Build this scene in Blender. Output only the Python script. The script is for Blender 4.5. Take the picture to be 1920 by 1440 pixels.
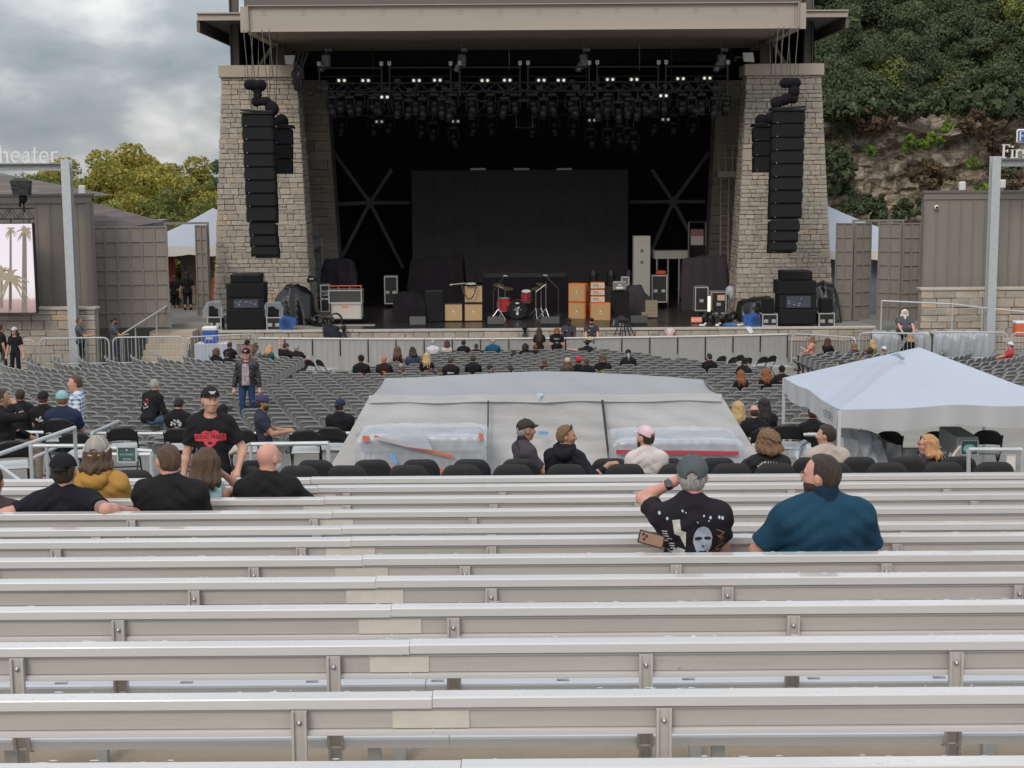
import bpy,bmesh,math,random
import numpy as np
from mathutils import Vector,Matrix,Euler
from mathutils.bvhtree import BVHTree
try:
 import openvdb as vdb
except ImportError:
 import pyopenvdb as vdb
for o in list(bpy.data.objects):
 bpy.data.objects.remove(o)
sc = bpy.context.scene
COL = sc.collection
RND = random.Random(7)
R = math.radians

# ------------------------------------------------------------------ camera
F = 2900.0                      # focal length in photo pixels (photo 1920 x 1440)
CZ = 7.25                       # camera height above the pit floor
PITCH = math.atan(400/F)
ROLL = R(0.38)
cam = bpy.data.cameras.new('camera')
cam.sensor_width = 36
cam.lens = F/1920*36
cam.clip_start = 0.1
cam.clip_end = 5000
camo = bpy.data.objects.new('camera',cam)
COL.objects.link(camo)
camo.matrix_world = Matrix.Translation((0,0,CZ)) @ Matrix.Rotation(math.pi/2-PITCH,4,'X') @ Matrix.Rotation(-ROLL,4,'Z')
sc.camera = camo
_m = camo.matrix_world.to_3x3()
_rt,_up,_fw = _m.col[0].copy(),_m.col[1].copy(),-_m.col[2]


def P(px,py,D):
 """photo pixel + distance along the ground axis -> world point"""
 d = _fw*F+_rt*(px-960)+_up*(720-py)
 return Vector((0,0,CZ))+d*(D/d.y)


def proj(p):
 v = Vector(p)-Vector((0,0,CZ))
 w = v.dot(_fw)
 return 960+F*v.dot(_rt)/w,720-F*v.dot(_up)/w


def floor_z(D):
 """ground height along the seating bowl"""
 if D >= 57: return 0.0
 if D >= 28.5: return (57-D)*0.0438
 if D >= 25.4: return 1.9
 return 2.6


# ------------------------------------------------------------------ sky and sun (overcast)
SUN_EL,SUN_ROT = R(38),R(200)
w = bpy.data.worlds.new('World')
sc.world = w
w.use_nodes = True
nt = w.node_tree
nt.nodes.clear()


def nn(tree,typ,**kw):
 n = tree.nodes.new(typ)
 for k,v in kw.items():
  if k.startswith('i_'):
   n.inputs[k[2:].replace('_',' ')].default_value = v
  else:
   setattr(n,k,v)
 return n


def ramp(tree,stops,interp='LINEAR'):
 n = tree.nodes.new('ShaderNodeValToRGB')
 n.color_ramp.interpolation = interp
 el = n.color_ramp.elements
 while len(el) < len(stops): el.new(0.5)
 for e,(p,c) in zip(el,stops):
  e.position = p
  e.color = (*c,1) if len(c) == 3 else c
 return n


sky = nn(nt,'ShaderNodeTexSky',sky_type='NISHITA',sun_disc=False,sun_elevation=SUN_EL,sun_rotation=SUN_ROT)
tc = nn(nt,'ShaderNodeTexCoord')
sep = nn(nt,'ShaderNodeSeparateXYZ')
nt.links.new(tc.outputs['Generated'],sep.inputs[0])
# flat cloud deck: direction divided by its height
addz = nn(nt,'ShaderNodeMath',operation='ADD'); addz.inputs[1].default_value = 0.42
nt.links.new(sep.outputs['Z'],addz.inputs[0])
mx = nn(nt,'ShaderNodeMath',operation='MAXIMUM'); mx.inputs[1].default_value = 0.05
nt.links.new(addz.outputs[0],mx.inputs[0])
dx = nn(nt,'ShaderNodeMath',operation='DIVIDE'); dy = nn(nt,'ShaderNodeMath',operation='DIVIDE')
nt.links.new(sep.outputs['X'],dx.inputs[0]); nt.links.new(mx.outputs[0],dx.inputs[1])
nt.links.new(sep.outputs['Y'],dy.inputs[0]); nt.links.new(mx.outputs[0],dy.inputs[1])
cmb = nn(nt,'ShaderNodeCombineXYZ')
nt.links.new(dx.outputs[0],cmb.inputs[0]); nt.links.new(dy.outputs[0],cmb.inputs[1])
cmb.inputs[2].default_value = 3.3
nz = nn(nt,'ShaderNodeTexNoise',i_Scale=3.2,i_Detail=7.0,i_Roughness=0.55,i_Distortion=0.5)
nt.links.new(cmb.outputs[0],nz.inputs['Vector'])
cover = ramp(nt,[(0.30,(0.25,0.25,0.25)),(0.48,(0.9,0.9,0.9))])
nt.links.new(nz.outputs['Fac'],cover.inputs[0])
nz2 = nn(nt,'ShaderNodeTexNoise',i_Scale=4.6,i_Detail=8.0,i_Roughness=0.5,i_Distortion=0.25)
nt.links.new(cmb.outputs[0],nz2.inputs['Vector'])
ccol = ramp(nt,[(0.36,(3.0,3.5,4.0)),(0.50,(4.4,4.75,5.1)),(0.60,(7.0,7.1,7.2)),(0.70,(9.5,9.4,9.3))])
nt.links.new(nz2.outputs['Fac'],ccol.inputs[0])
mixc = nn(nt,'ShaderNodeMix',data_type='RGBA')
nt.links.new(cover.outputs[0],mixc.inputs['Factor'])
nt.links.new(sky.outputs[0],mixc.inputs['A'])
nt.links.new(ccol.outputs[0],mixc.inputs['B'])
# an overcast deck is brighter overhead than at the horizon
zen = nn(nt,'ShaderNodeMapRange'); zen.inputs['From Min'].default_value = 0.0; zen.inputs['From Max'].default_value = 1.0
zen.inputs['To Min'].default_value = 0.85; zen.inputs['To Max'].default_value = 3.0
nt.links.new(sep.outputs['Z'],zen.inputs['Value'])
mulc = nn(nt,'ShaderNodeVectorMath',operation='SCALE')
nt.links.new(mixc.outputs['Result'],mulc.inputs[0]); nt.links.new(zen.outputs[0],mulc.inputs['Scale'])
bg = nn(nt,'ShaderNodeBackground'); bg.inputs['Strength'].default_value = 0.1
nt.links.new(mulc.outputs[0],bg.inputs['Color'])
wo = nn(nt,'ShaderNodeOutputWorld')
nt.links.new(bg.outputs[0],wo.inputs['Surface'])

sun = bpy.data.lights.new('sun','SUN')
sun.energy = 1.35
sun.angle = R(20)
sun.color = (1.0,0.90,0.78)
suno = bpy.data.objects.new('sun',sun)
COL.objects.link(suno)
# the sun stands behind the camera, a little to the left
sd = Vector((math.sin(SUN_ROT)*math.cos(SUN_EL),math.cos(SUN_ROT)*math.cos(SUN_EL),math.sin(SUN_EL)))
suno.rotation_euler = sd.to_track_quat('Z','Y').to_euler()
suno.location = sd*60
sc.view_settings.view_transform = 'Standard'
sc.view_settings.look = 'None'
sc.view_settings.exposure = 0.0
sc.view_settings.gamma = 1.0
sc.view_settings.use_curve_mapping = False
sc.render.engine = 'CYCLES'
sc.cycles.max_bounces = 6
sc.cycles.diffuse_bounces = 4
sc.cycles.transparent_max_bounces = 12
sc.cycles.use_denoising = True

# ------------------------------------------------------------------ materials
MATS = {}


def M(name,col,rough=0.65,metal=0.0,var=0.0,noise=None,bump=None,spec=0.5,isl=0.0,col2=None,emit=0.0,coat=0.0,alpha=1.0,sx=None):
 """procedural material: base colour, per-object (var) and per-island (isl) brightness spread,
    noise=(scale, amount) blotches toward col2 or darker, bump=(scale, strength)"""
 if name in MATS: return MATS[name]
 m = bpy.data.materials.new(name)
 m.use_nodes = True
 t = m.node_tree
 b = t.nodes['Principled BSDF']
 b.inputs['Base Color'].default_value = (*col,1)
 b.inputs['Roughness'].default_value = rough
 b.inputs['Metallic'].default_value = metal
 b.inputs['Specular IOR Level'].default_value = spec
 b.inputs['Coat Weight'].default_value = coat
 if alpha < 1: b.inputs['Alpha'].default_value = alpha
 out = None
 tcn = t.nodes.new('ShaderNodeTexCoord')
 vec = tcn.outputs['Object']
 if sx:
  mp = t.nodes.new('ShaderNodeMapping'); mp.inputs['Scale'].default_value = sx
  t.links.new(vec,mp.inputs[0]); vec = mp.outputs[0]
 if noise:
  n = nn(t,'ShaderNodeTexNoise',i_Scale=noise[0],i_Detail=5.0,i_Roughness=0.6)
  t.links.new(vec,n.inputs['Vector'])
  c2 = col2 or tuple(c*0.55 for c in col)
  rp = ramp(t,[(0.5-0.2,col),(0.5+0.22,tuple(a+(c-a)*min(1,noise[1]) for a,c in zip(col,c2)))])
  t.links.new(n.outputs['Fac'],rp.inputs[0])
  out = rp.outputs[0]
 if var or isl:
  if out is None:
   rgb = t.nodes.new('ShaderNodeRGB'); rgb.outputs[0].default_value = (*col,1); out = rgb.outputs[0]
  if var:
   oi = t.nodes.new('ShaderNodeObjectInfo')
   mr = t.nodes.new('ShaderNodeMapRange'); mr.inputs['To Min'].default_value = 1-var; mr.inputs['To Max'].default_value = 1+var
   t.links.new(oi.outputs['Random'],mr.inputs['Value'])
   sc_ = nn(t,'ShaderNodeVectorMath',operation='SCALE')
   t.links.new(out,sc_.inputs[0]); t.links.new(mr.outputs[0],sc_.inputs['Scale']); out = sc_.outputs[0]
  if isl:
   ge = t.nodes.new('ShaderNodeNewGeometry')
   mr = t.nodes.new('ShaderNodeMapRange'); mr.inputs['To Min'].default_value = 1-isl; mr.inputs['To Max'].default_value = 1+isl
   t.links.new(ge.outputs['Random Per Island'],mr.inputs['Value'])
   sc_ = nn(t,'ShaderNodeVectorMath',operation='SCALE')
   t.links.new(out,sc_.inputs[0]); t.links.new(mr.outputs[0],sc_.inputs['Scale']); out = sc_.outputs[0]
 if out is not None: t.links.new(out,b.inputs['Base Color'])
 if bump:
  n = nn(t,'ShaderNodeTexNoise',i_Scale=bump[0],i_Detail=4.0)
  t.links.new(vec,n.inputs['Vector'])
  bp = t.nodes.new('ShaderNodeBump'); bp.inputs['Strength'].default_value = bump[1]; bp.inputs['Distance'].default_value = 0.02 if len(bump) < 3 else bump[2]
  t.links.new(n.outputs['Fac'],bp.inputs['Height']); t.links.new(bp.outputs[0],b.inputs['Normal'])
 if emit:
  b.inputs['Emission Color'].default_value = (*col,1)
  b.inputs['Emission Strength'].default_value = emit
 MATS[name] = m
 return m


def palette_mat(name,stops,rough=0.85,noise=(6,0.35),bump=(14,0.6),detail_col=(0.12,0.105,0.09)):
 """stone: one colour picked per object / per loose piece, blotched and rough"""
 m = bpy.data.materials.new(name); m.use_nodes = True
 t = m.node_tree; b = t.nodes['Principled BSDF']; b.inputs['Roughness'].default_value = rough
 b.inputs['Specular IOR Level'].default_value = 0.25
 oi = t.nodes.new('ShaderNodeObjectInfo'); ge = t.nodes.new('ShaderNodeNewGeometry')
 ad = nn(t,'ShaderNodeMath',operation='ADD'); fr = nn(t,'ShaderNodeMath',operation='FRACT')
 t.links.new(oi.outputs['Random'],ad.inputs[0]); t.links.new(ge.outputs['Random Per Island'],ad.inputs[1]); t.links.new(ad.outputs[0],fr.inputs[0])
 rp = ramp(t,stops,'CONSTANT'); t.links.new(fr.outputs[0],rp.inputs[0])
 tcn = t.nodes.new('ShaderNodeTexCoord')
 n = nn(t,'ShaderNodeTexNoise',i_Scale=noise[0],i_Detail=6.0,i_Roughness=0.65); t.links.new(tcn.outputs['Object'],n.inputs['Vector'])
 r2 = ramp(t,[(0.42,(0,0,0)),(0.72,(noise[1],)*3)]); t.links.new(n.outputs['Fac'],r2.inputs[0])
 mx_ = nn(t,'ShaderNodeMix',data_type='RGBA'); t.links.new(r2.outputs[0],mx_.inputs['Factor']); t.links.new(rp.outputs[0],mx_.inputs['A'])
 mx_.inputs['B'].default_value = (*detail_col,1); t.links.new(mx_.outputs['Result'],b.inputs['Base Color'])
 n2 = nn(t,'ShaderNodeTexNoise',i_Scale=bump[0],i_Detail=5.0); t.links.new(tcn.outputs['Object'],n2.inputs['Vector'])
 bp = t.nodes.new('ShaderNodeBump'); bp.inputs['Strength'].default_value = bump[1]; bp.inputs['Distance'].default_value = 0.04
 t.links.new(n2.outputs['Fac'],bp.inputs['Height']); t.links.new(bp.outputs[0],b.inputs['Normal'])
 MATS[name] = m
 return m


# ------------------------------------------------------------------ mesh builder
class MB:
 def __init__(s): s.v = []; s.f = []; s.m = []

 def add(s,vs,fs,mi=0):
  n = len(s.v)
  s.v += [tuple(v) for v in vs]
  s.f += [tuple(i+n for i in f) for f in fs]
  s.m += [mi]*len(fs)
  return s

 def box(s,c,d,rot=None,mi=0,bev=0.0):
  hx,hy,hz = d[0]/2,d[1]/2,d[2]/2
  if bev <= 0:
   vs = [(x*hx,y*hy,z*hz) for x in (-1,1) for y in (-1,1) for z in (-1,1)]
   fs = [(0,1,3,2),(4,6,7,5),(0,4,5,1),(2,3,7,6),(0,2,6,4),(1,5,7,3)]
  else:
   b = min(bev,hx*.9,hy*.9,hz*.9)
   vs = []; ix = {}
   for x in (-1,1):
    for y in (-1,1):
     for z in (-1,1):
      for a in range(3):
       ix[x,y,z,a] = len(vs)
       e = [hx-b,hy-b,hz-b]; e[a] = (hx,hy,hz)[a]
       vs.append((x*e[0],y*e[1],z*e[2]))
   fs = []
   S = (-1,1)
   for sg in S:
    fs.append([ix[sg,y,z,0] for y,z in ((-1,-1),(1,-1),(1,1),(-1,1))][::sg])
    fs.append([ix[x,sg,z,1] for x,z in ((-1,-1),(-1,1),(1,1),(1,-1))][::sg])
    fs.append([ix[x,y,sg,2] for x,y in ((-1,-1),(1,-1),(1,1),(-1,1))][::sg])
   for x in S:
    for y in S:
     f = [ix[x,y,-1,0],ix[x,y,-1,1],ix[x,y,1,1],ix[x,y,1,0]]; fs.append(f if x*y > 0 else f[::-1])
    for z in S:
     f = [ix[x,-1,z,0],ix[x,1,z,0],ix[x,1,z,2],ix[x,-1,z,2]]; fs.append(f if x*z > 0 else f[::-1])
   for y in S:
    for z in S:
     f = [ix[-1,y,z,1],ix[-1,y,z,2],ix[1,y,z,2],ix[1,y,z,1]]; fs.append(f if y*z > 0 else f[::-1])
   for x in S:
    for y in S:
     for z in S:
      f = [ix[x,y,z,0],ix[x,y,z,1],ix[x,y,z,2]]; fs.append(f if x*y*z > 0 else f[::-1])
  if rot is not None:
   rm = rot if isinstance(rot,Matrix) else Euler(rot).to_matrix()
   vs = [rm @ Vector(v) for v in vs]
  return s.add([(v[0]+c[0],v[1]+c[1],v[2]+c[2]) for v in vs],fs,mi)

 def span(s,a,b,mi=0,bev=0.0):
  return s.box([(p+q)/2 for p,q in zip(a,b)],[abs(q-p) for p,q in zip(a,b)],None,mi,bev)

 def cyl(s,a,b,r0,r1=None,n=8,mi=0,caps=True):
  a,b = Vector(a),Vector(b); r1 = r0 if r1 is None else r1
  d = (b-a); L = d.length
  if L < 1e-6: return s
  d /= L
  u = d.orthogonal().normalized(); v = d.cross(u)
  vs = []
  for p,r in ((a,r0),(b,r1)):
   for i in range(n):
    an = 2*math.pi*i/n
    vs.append(p+(u*math.cos(an)+v*math.sin(an))*r)
  fs = [(i,(i+1) % n,n+(i+1) % n,n+i) for i in range(n)]
  if caps: fs += [tuple(range(n))[::-1],tuple(range(n,2*n))]
  return s.add(vs,fs,mi)

 def tube(s,pts,r,n=6,mi=0):
  for a,b in zip(pts[:-1],pts[1:]): s.cyl(a,b,r,r,n,mi)
  return s

 def bar(s,a,b,wx,wz,mi=0):
  """rectangular bar from a to b"""
  a,b = Vector(a),Vector(b); d = b-a; L = d.length
  q = d.to_track_quat('Y','Z').to_matrix()
  return s.box((a+b)/2,(wx,L,wz),q,mi)

 def sph(s,c,r,nu=10,nv=7,mi=0,top=1.0,rot=None):
  if not hasattr(r,'__len__'): r = (r,r,r)
  vs = []; fs = []
  for j in range(nv+1):
   th = math.pi*j/nv*top
   for i in range(nu):
    ph = 2*math.pi*i/nu
    v = Vector((r[0]*math.sin(th)*math.cos(ph),r[1]*math.sin(th)*math.sin(ph),r[2]*math.cos(th)))
    if rot is not None: v = rot @ v
    vs.append((c[0]+v.x,c[1]+v.y,c[2]+v.z))
  for j in range(nv):
   for i in range(nu):
    k = (i+1) % nu
    fs.append((j*nu+i,(j+1)*nu+i,(j+1)*nu+k,j*nu+k))
  return s.add(vs,fs,mi)

 def prism(s,poly,y0,y1,mi=0,plane='xz'):
  """closed 2-D outline extruded along the third axis"""
  n = len(poly)
  def pt(p,t):
   return {'xz': (p[0],t,p[1]),'xy': (p[0],p[1],t),'yz': (t,p[0],p[1])}[plane]
  vs = [pt(p,y0) for p in poly]+[pt(p,y1) for p in poly]
  fs = [tuple(range(n)),tuple(range(2*n-1,n-1,-1))]
  fs += [(i,n+i,n+(i+1) % n,(i+1) % n) for i in range(n)]
  return s.add(vs,fs,mi)

 def quad(s,a,b,c,d,mi=0): return s.add([a,b,c,d],[(0,1,2,3)],mi)

 def mesh(s,name,mats,smooth=False):
  me = bpy.data.meshes.new(name)
  me.from_pydata(s.v,[],s.f)
  if not isinstance(mats,(list,tuple)): mats = [mats]
  for m in mats: me.materials.append(m)
  if len(mats) > 1: me.polygons.foreach_set('material_index',s.m)
  if smooth: me.polygons.foreach_set('use_smooth',[True]*len(me.polygons))
  bm = bmesh.new(); bm.from_mesh(me); bmesh.ops.recalc_face_normals(bm,faces=bm.faces); bm.to_mesh(me); bm.free()
  me.update()
  return me

 def build(s,name,mats,parent=None,label=None,kind=None,smooth=False,loc=None,rotz=0):
  return ob(name,s.mesh(name,mats,smooth),parent,label,kind,loc,rotz)


def ob(name,me,parent=None,label=None,kind=None,loc=None,rotz=0):
 o = bpy.data.objects.new(name,me)
 COL.objects.link(o)
 if parent is not None: o.parent = parent
 if label: o['label'] = label
 if kind: o['kind'] = kind
 if loc is not None: o.location = loc
 if rotz: o.rotation_euler = (0,0,rotz)
 return o


def tag(o,label,cat,group=None):
 o['label'] = label; o['category'] = cat
 if group: o['group'] = group
 return o


def thing(name,label,cat,loc=(0,0,0),rotz=0,group=None):
 o = bpy.data.objects.new(name,None)
 COL.objects.link(o)
 o.empty_display_size = 0.1
 o.location = loc; o.rotation_euler = (0,0,rotz)
 return tag(o,label,cat,group)


def copy_tree(o,parent=None):
 c = o.copy(); COL.objects.link(c)
 if parent is not None: c.parent = parent
 for ch in KIDS.get(o,[]) or [x for x in o.children]:
  copy_tree(ch,c)
 return c


KIDS = {}
ORD = ('zeroth first second third fourth fifth sixth seventh eighth ninth tenth eleventh twelfth thirteenth fourteenth fifteenth '
       'sixteenth seventeenth eighteenth nineteenth').split()
TENS = {20: 'twentieth',30: 'thirtieth',40: 'fortieth'}


def nth(n):
 if n < 20: return ORD[n]
 return TENS.get(n) or {2: 'twenty',3: 'thirty',4: 'forty'}[n // 10]+'-' +ORD[n % 10]


def text_mesh(body,size=1.0,bold=0.0,ext=0.0):
 """default-font text as a flat triangulated mesh in XZ, centred"""
 cu = bpy.data.curves.new('txt','FONT'); cu.body = body; cu.size = size; cu.offset = bold
 cu.align_x = 'CENTER'; cu.align_y = 'CENTER'; cu.resolution_u = 2; cu.fill_mode = 'BOTH' if ext else 'FRONT'; cu.extrude = ext
 o = bpy.data.objects.new('txt',cu); COL.objects.link(o)
 me = bpy.data.meshes.new_from_object(o.evaluated_get(bpy.context.evaluated_depsgraph_get()))
 vs = [(v.co.x,v.co.z,v.co.y) for v in me.vertices]; fs = [tuple(p.vertices) for p in me.polygons]
 bpy.data.objects.remove(o); bpy.data.curves.remove(cu); bpy.data.meshes.remove(me)
 return vs,fs
# ------------------------------------------------------------------ shared materials
concrete = M('concrete',(0.46,0.385,0.30),0.9,noise=(3.5,0.5),bump=(60,0.35),col2=(0.36,0.29,0.21))
concrete_dark = M('concrete_dark',(0.26,0.24,0.21),0.9,noise=(1.5,0.5),bump=(30,0.3))
gravel = M('ground_mat',(0.16,0.15,0.12),0.95,noise=(0.3,0.6),bump=(8,0.5))


def worn_metal(name,col,rough):
 """painted aluminium with faint streaks, scuffs and patches of flaked brown marks"""
 m = M(name,col,rough,spec=0.6,bump=(220,0.04)); t = m.node_tree; b = t.nodes['Principled BSDF']
 tcn = t.nodes.new('ShaderNodeTexCoord')
 def noise(scl,sx,det=5.0,w=0):
  mp = t.nodes.new('ShaderNodeMapping'); mp.inputs['Scale'].default_value = sx; mp.inputs['Location'].default_value = (w,w*.3,0)
  oi = t.nodes.new('ShaderNodeObjectInfo'); ad = nn(t,'ShaderNodeVectorMath',operation='ADD'); t.links.new(tcn.outputs['Object'],ad.inputs[0])
  sc_ = nn(t,'ShaderNodeMath',operation='MULTIPLY'); sc_.inputs[1].default_value = 37; t.links.new(oi.outputs['Random'],sc_.inputs[0]); t.links.new(sc_.outputs[0],ad.inputs[1])
  t.links.new(ad.outputs[0],mp.inputs[0]); n = nn(t,'ShaderNodeTexNoise',i_Scale=scl,i_Detail=det,i_Roughness=.6); t.links.new(mp.outputs[0],n.inputs['Vector']); return n.outputs['Fac']
 base = ramp(t,[(.3,tuple(c*.90 for c in col)),(.7,tuple(min(1,c*1.08) for c in col))]); t.links.new(noise(1.6,(.5,2,5)),base.inputs[0])
 streak = ramp(t,[(.52,(0,0,0)),(.72,(.25,.25,.25))]); t.links.new(noise(9,(.35,1,14)),streak.inputs[0])
 m1 = nn(t,'ShaderNodeMix',data_type='RGBA'); t.links.new(streak.outputs[0],m1.inputs['Factor']); t.links.new(base.outputs[0],m1.inputs['A']); m1.inputs['B'].default_value = tuple(c*.72 for c in col)+(1,)
 spot = ramp(t,[(.645,(0,0,0)),(.67,(1,1,1))]); t.links.new(noise(34,(.7,1,1.6),6,3),spot.inputs[0])
 area = ramp(t,[(.56,(0,0,0)),(.66,(.75,.75,.75))]); t.links.new(noise(.9,(.7,1,1),2,9),area.inputs[0])
 mu = nn(t,'ShaderNodeMath',operation='MULTIPLY'); t.links.new(spot.outputs[0],mu.inputs[0]); t.links.new(area.outputs[0],mu.inputs[1])
 m2 = nn(t,'ShaderNodeMix',data_type='RGBA'); t.links.new(mu.outputs[0],m2.inputs['Factor']); t.links.new(m1.outputs['Result'],m2.inputs['A']); m2.inputs['B'].default_value = (.24,.17,.12,1)
 t.links.new(m2.outputs['Result'],b.inputs['Base Color']); return m


alu = worn_metal('bench_aluminium',(0.435,0.405,0.37),0.36)
alu_plank = M('seat_plank_metal',(0.72,0.72,0.72),0.35,noise=(5,0.1),spec=0.7,coat=0.4,sx=(.4,2,2))
alu_lip = M('bench_aluminium_edge',(0.55,0.525,0.495),0.3,0.0,noise=(3,0.12),spec=0.8,sx=(0.5,2,2),coat=0.7)
alu_splice = M('bench_splice',(0.60,0.55,0.48),0.42,0.0,noise=(14,0.25),var=0.05)
galv = M('galvanised_steel',(0.44,0.46,0.46),0.5,0.35,noise=(9,0.5),col2=(0.6,0.62,0.62),bump=(40,0.1))
galv_dark = M('weathered_steel',(0.27,0.275,0.28),0.6,0.25,noise=(4,0.6),col2=(0.40,0.41,0.42),bump=(30,0.15))
bolt_m = M('bolt_steel',(0.6,0.6,0.6),0.3,0.9)
beam_m = M('beam_paint',(0.40,0.34,0.285),0.62,noise=(0.9,0.25),bump=(14,0.06),sx=(0.15,1,1.4))
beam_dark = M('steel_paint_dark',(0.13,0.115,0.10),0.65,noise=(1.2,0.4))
soffit_m = M('soffit',(0.40,0.335,0.28),0.75,noise=(1.1,0.35),sx=(0.3,1,1))
black_paint = M('black_paint',(0.020,0.018,0.019),0.8,noise=(2,0.4),spec=0.2)
black_cloth = M('black_cloth',(0.014,0.012,0.015),0.95,bump=(5,0.8),noise=(2,0.5),spec=0.15)
black_plastic = M('black_plastic',(0.014,0.014,0.015),0.42,noise=(30,0.3),spec=0.4)
black_bag = M('black_bag',(0.010,0.010,0.011),0.30,bump=(7,1.0),noise=(3,0.4),spec=0.45)
black_case = M('black_case',(0.020,0.019,0.019),0.55,noise=(5,0.4))
grille_m = M('speaker_grille',(0.013,0.013,0.014),0.75,noise=(40,0.4),spec=0.2,var=0.12)
cab_m = M('speaker_cabinet',(0.011,0.011,0.012),0.6,var=0.1,spec=0.3)
edge_m = M('case_edging',(0.56,0.55,0.52),0.4,0.5,noise=(6,0.3))
capstone = M('capstone',(0.46,0.39,0.31),0.8,noise=(1.4,0.25),bump=(20,0.12))
wood_panel = M('clad_board',(0.235,0.205,0.175),0.72,noise=(1.4,0.25),bump=(22,0.12),sx=(3,3,0.35),var=0.04)
trim_m = M('clad_trim',(0.205,0.18,0.155),0.7,noise=(2,0.2))
gate_m = M('gate_frame',(0.225,0.20,0.175),0.65,noise=(2,0.2))
shingle_m = M('roof_shingle',(0.155,0.125,0.11),0.9,noise=(2,0.35),bump=(18,0.4),isl=0.2)
stone_m = palette_mat('stone',[(0.0,(0.42,0.36,0.295)),(0.16,(0.38,0.33,0.275)),(0.32,(0.45,0.385,0.315)),(0.48,(0.40,0.35,0.295)),(0.62,(0.47,0.405,0.33)),(0.76,(0.36,0.315,0.265)),(0.88,(0.43,0.365,0.295)),(0.97,(0.50,0.385,0.27))],noise=(5,0.3),bump=(12,0.45),detail_col=(0.2,0.175,0.15))
mortar_m = M('mortar',(0.36,0.31,0.255),0.95,noise=(5,0.4),bump=(25,0.5))
white_fab = M('white_fabric',(0.40,0.43,0.49),0.65,noise=(1.5,0.10),bump=(1.5,0.4,0.05))
tarp_m = M('grey_tarp',(0.46,0.455,0.45),0.6,noise=(1.3,0.22),bump=(1.5,0.4,0.06),sx=(1,1,2.4))
plastic_m = M('clear_plastic',(0.72,0.75,0.78),0.16,alpha=0.42,spec=0.8,bump=(9,0.9))
plastic_thick = M('milky_plastic',(0.62,0.66,0.71),0.2,alpha=0.45,spec=0.7,bump=(6,0.9))
plastic_film = M('plastic_film',(0.60,0.66,0.72),0.15,alpha=0.20,spec=0.8,bump=(9,0.9))
orange_m = M('orange_strap',(0.62,0.16,0.06),0.6)
blue_m = M('blue_plastic',(0.03,0.11,0.36),0.45,noise=(8,0.2))
white_paint = M('white_paint',(0.72,0.71,0.68),0.5,noise=(4,0.12))
red_m = M('red_paint',(0.5,0.05,0.04),0.5)

T_ = {k: text_mesh(k) for k in ('JUDAS PRIEST','METALLICA','YETOR','ALICE','COOPER','THE','OUTSIDERS','RESTRICTED','ACCESSIBLE','SECTION','STAFF','14','SHIELD OF PAIN','KISS','orange','METAL','WORLD TOUR','F')}


def put_text(mb,key,c,h,mi=0,ux=(1,0,0),uz=(0,0,1),w=None):
 """flat lettering of height h centred on c in the plane (ux, uz)"""
 vs,fs = T_[key]
 zs = [v[2] for v in vs]; xs = [v[0] for v in vs]
 s = h/(max(zs)-min(zs)); sxx = s if w is None else w/(max(xs)-min(xs))
 cx,cz = (max(xs)+min(xs))/2,(max(zs)+min(zs))/2
 c,ux,uz = Vector(c),Vector(ux),Vector(uz)
 mb.add([c+ux*((v[0]-cx)*sxx)+uz*((v[2]-cz)*s) for v in vs],fs,mi)


# ------------------------------------------------------------------ ground and terraces
def struct(name,mb,m,smooth=False):
 return mb.build(name,m,kind='structure',smooth=smooth)


g = MB()
xs = [-1500,-300,-60,60,300,1500]; ys = [-60,40,70,100,200,600,2500]
for i in range(5):
 for j in range(6): g.quad((xs[i],ys[j],-0.3),(xs[i+1],ys[j],-0.3),(xs[i+1],ys[j+1],-0.3),(xs[i],ys[j+1],-0.3))
struct('ground',g,gravel)
g = MB()
prof = [(28.5,1.248),(36,0.92),(44,0.57),(57,0.0),(66,0.0)]
for (d0,z0),(d1,z1) in zip(prof[:-1],prof[1:]):
 for i in range(8):
  x0,x1 =-40+10*i,-30+10*i
  g.quad((x0,d0,z0),(x1,d0,z0),(x1,d1,z1),(x0,d1,z1))
struct('seating_floor',g,concrete_dark)
g = MB()
g.span((-30,25.4,-0.2),(30,28.5,1.9)).span((-30,17.2,-0.2),(30,25.4,2.6))
struct('platform',g,M('platform_concrete',(0.20,0.185,0.165),0.9,noise=(1.5,0.5),bump=(30,0.3)))

# bleacher rows: distance of each backrest and pixel height of its cap at the middle of the photo
ROWS = []
for k,py in enumerate([1424,1294.5,1197.5,1131,1079,1039,1004.5,983,953.5,929,907.5,892]):
 Dk = 5.5+0.77*k-0.004*k*k
 ROWS.append((Dk,P(960,py,Dk+0.092).z))
g = MB()
edges = [r[0]-0.16 for r in ROWS]+[15.05]
for k,(Dk,zc) in enumerate(ROWS):
 g.span((-14,edges[k],0),(14,edges[k+1],zc-0.72))
g.span((-14,edges[0]-12,0),(14,edges[0],ROWS[0][1]-0.70))
g.span((-14,15.05,0),(14,15.95,3.50)).span((-14,15.95,0),(14,17.2,3.40))
struct('bleacher_terrace',g,concrete)

# ------------------------------------------------------------------ bleacher benches
POSTS = {1: [552,1247],2: [20,620,1212,1800],3: [215,848,1490],4: [360,920,1365,1915],5: [474,871,1268,1663],
         6: [104,564,921,1682],7: [180,594,922,1270],8: [247,589,887,1240,1590],9: [651,926,1196,1824],
         10: [651,942,1194,1482,1772],11: [678,919,1155,1391,1634,1822],0: [960]}


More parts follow.
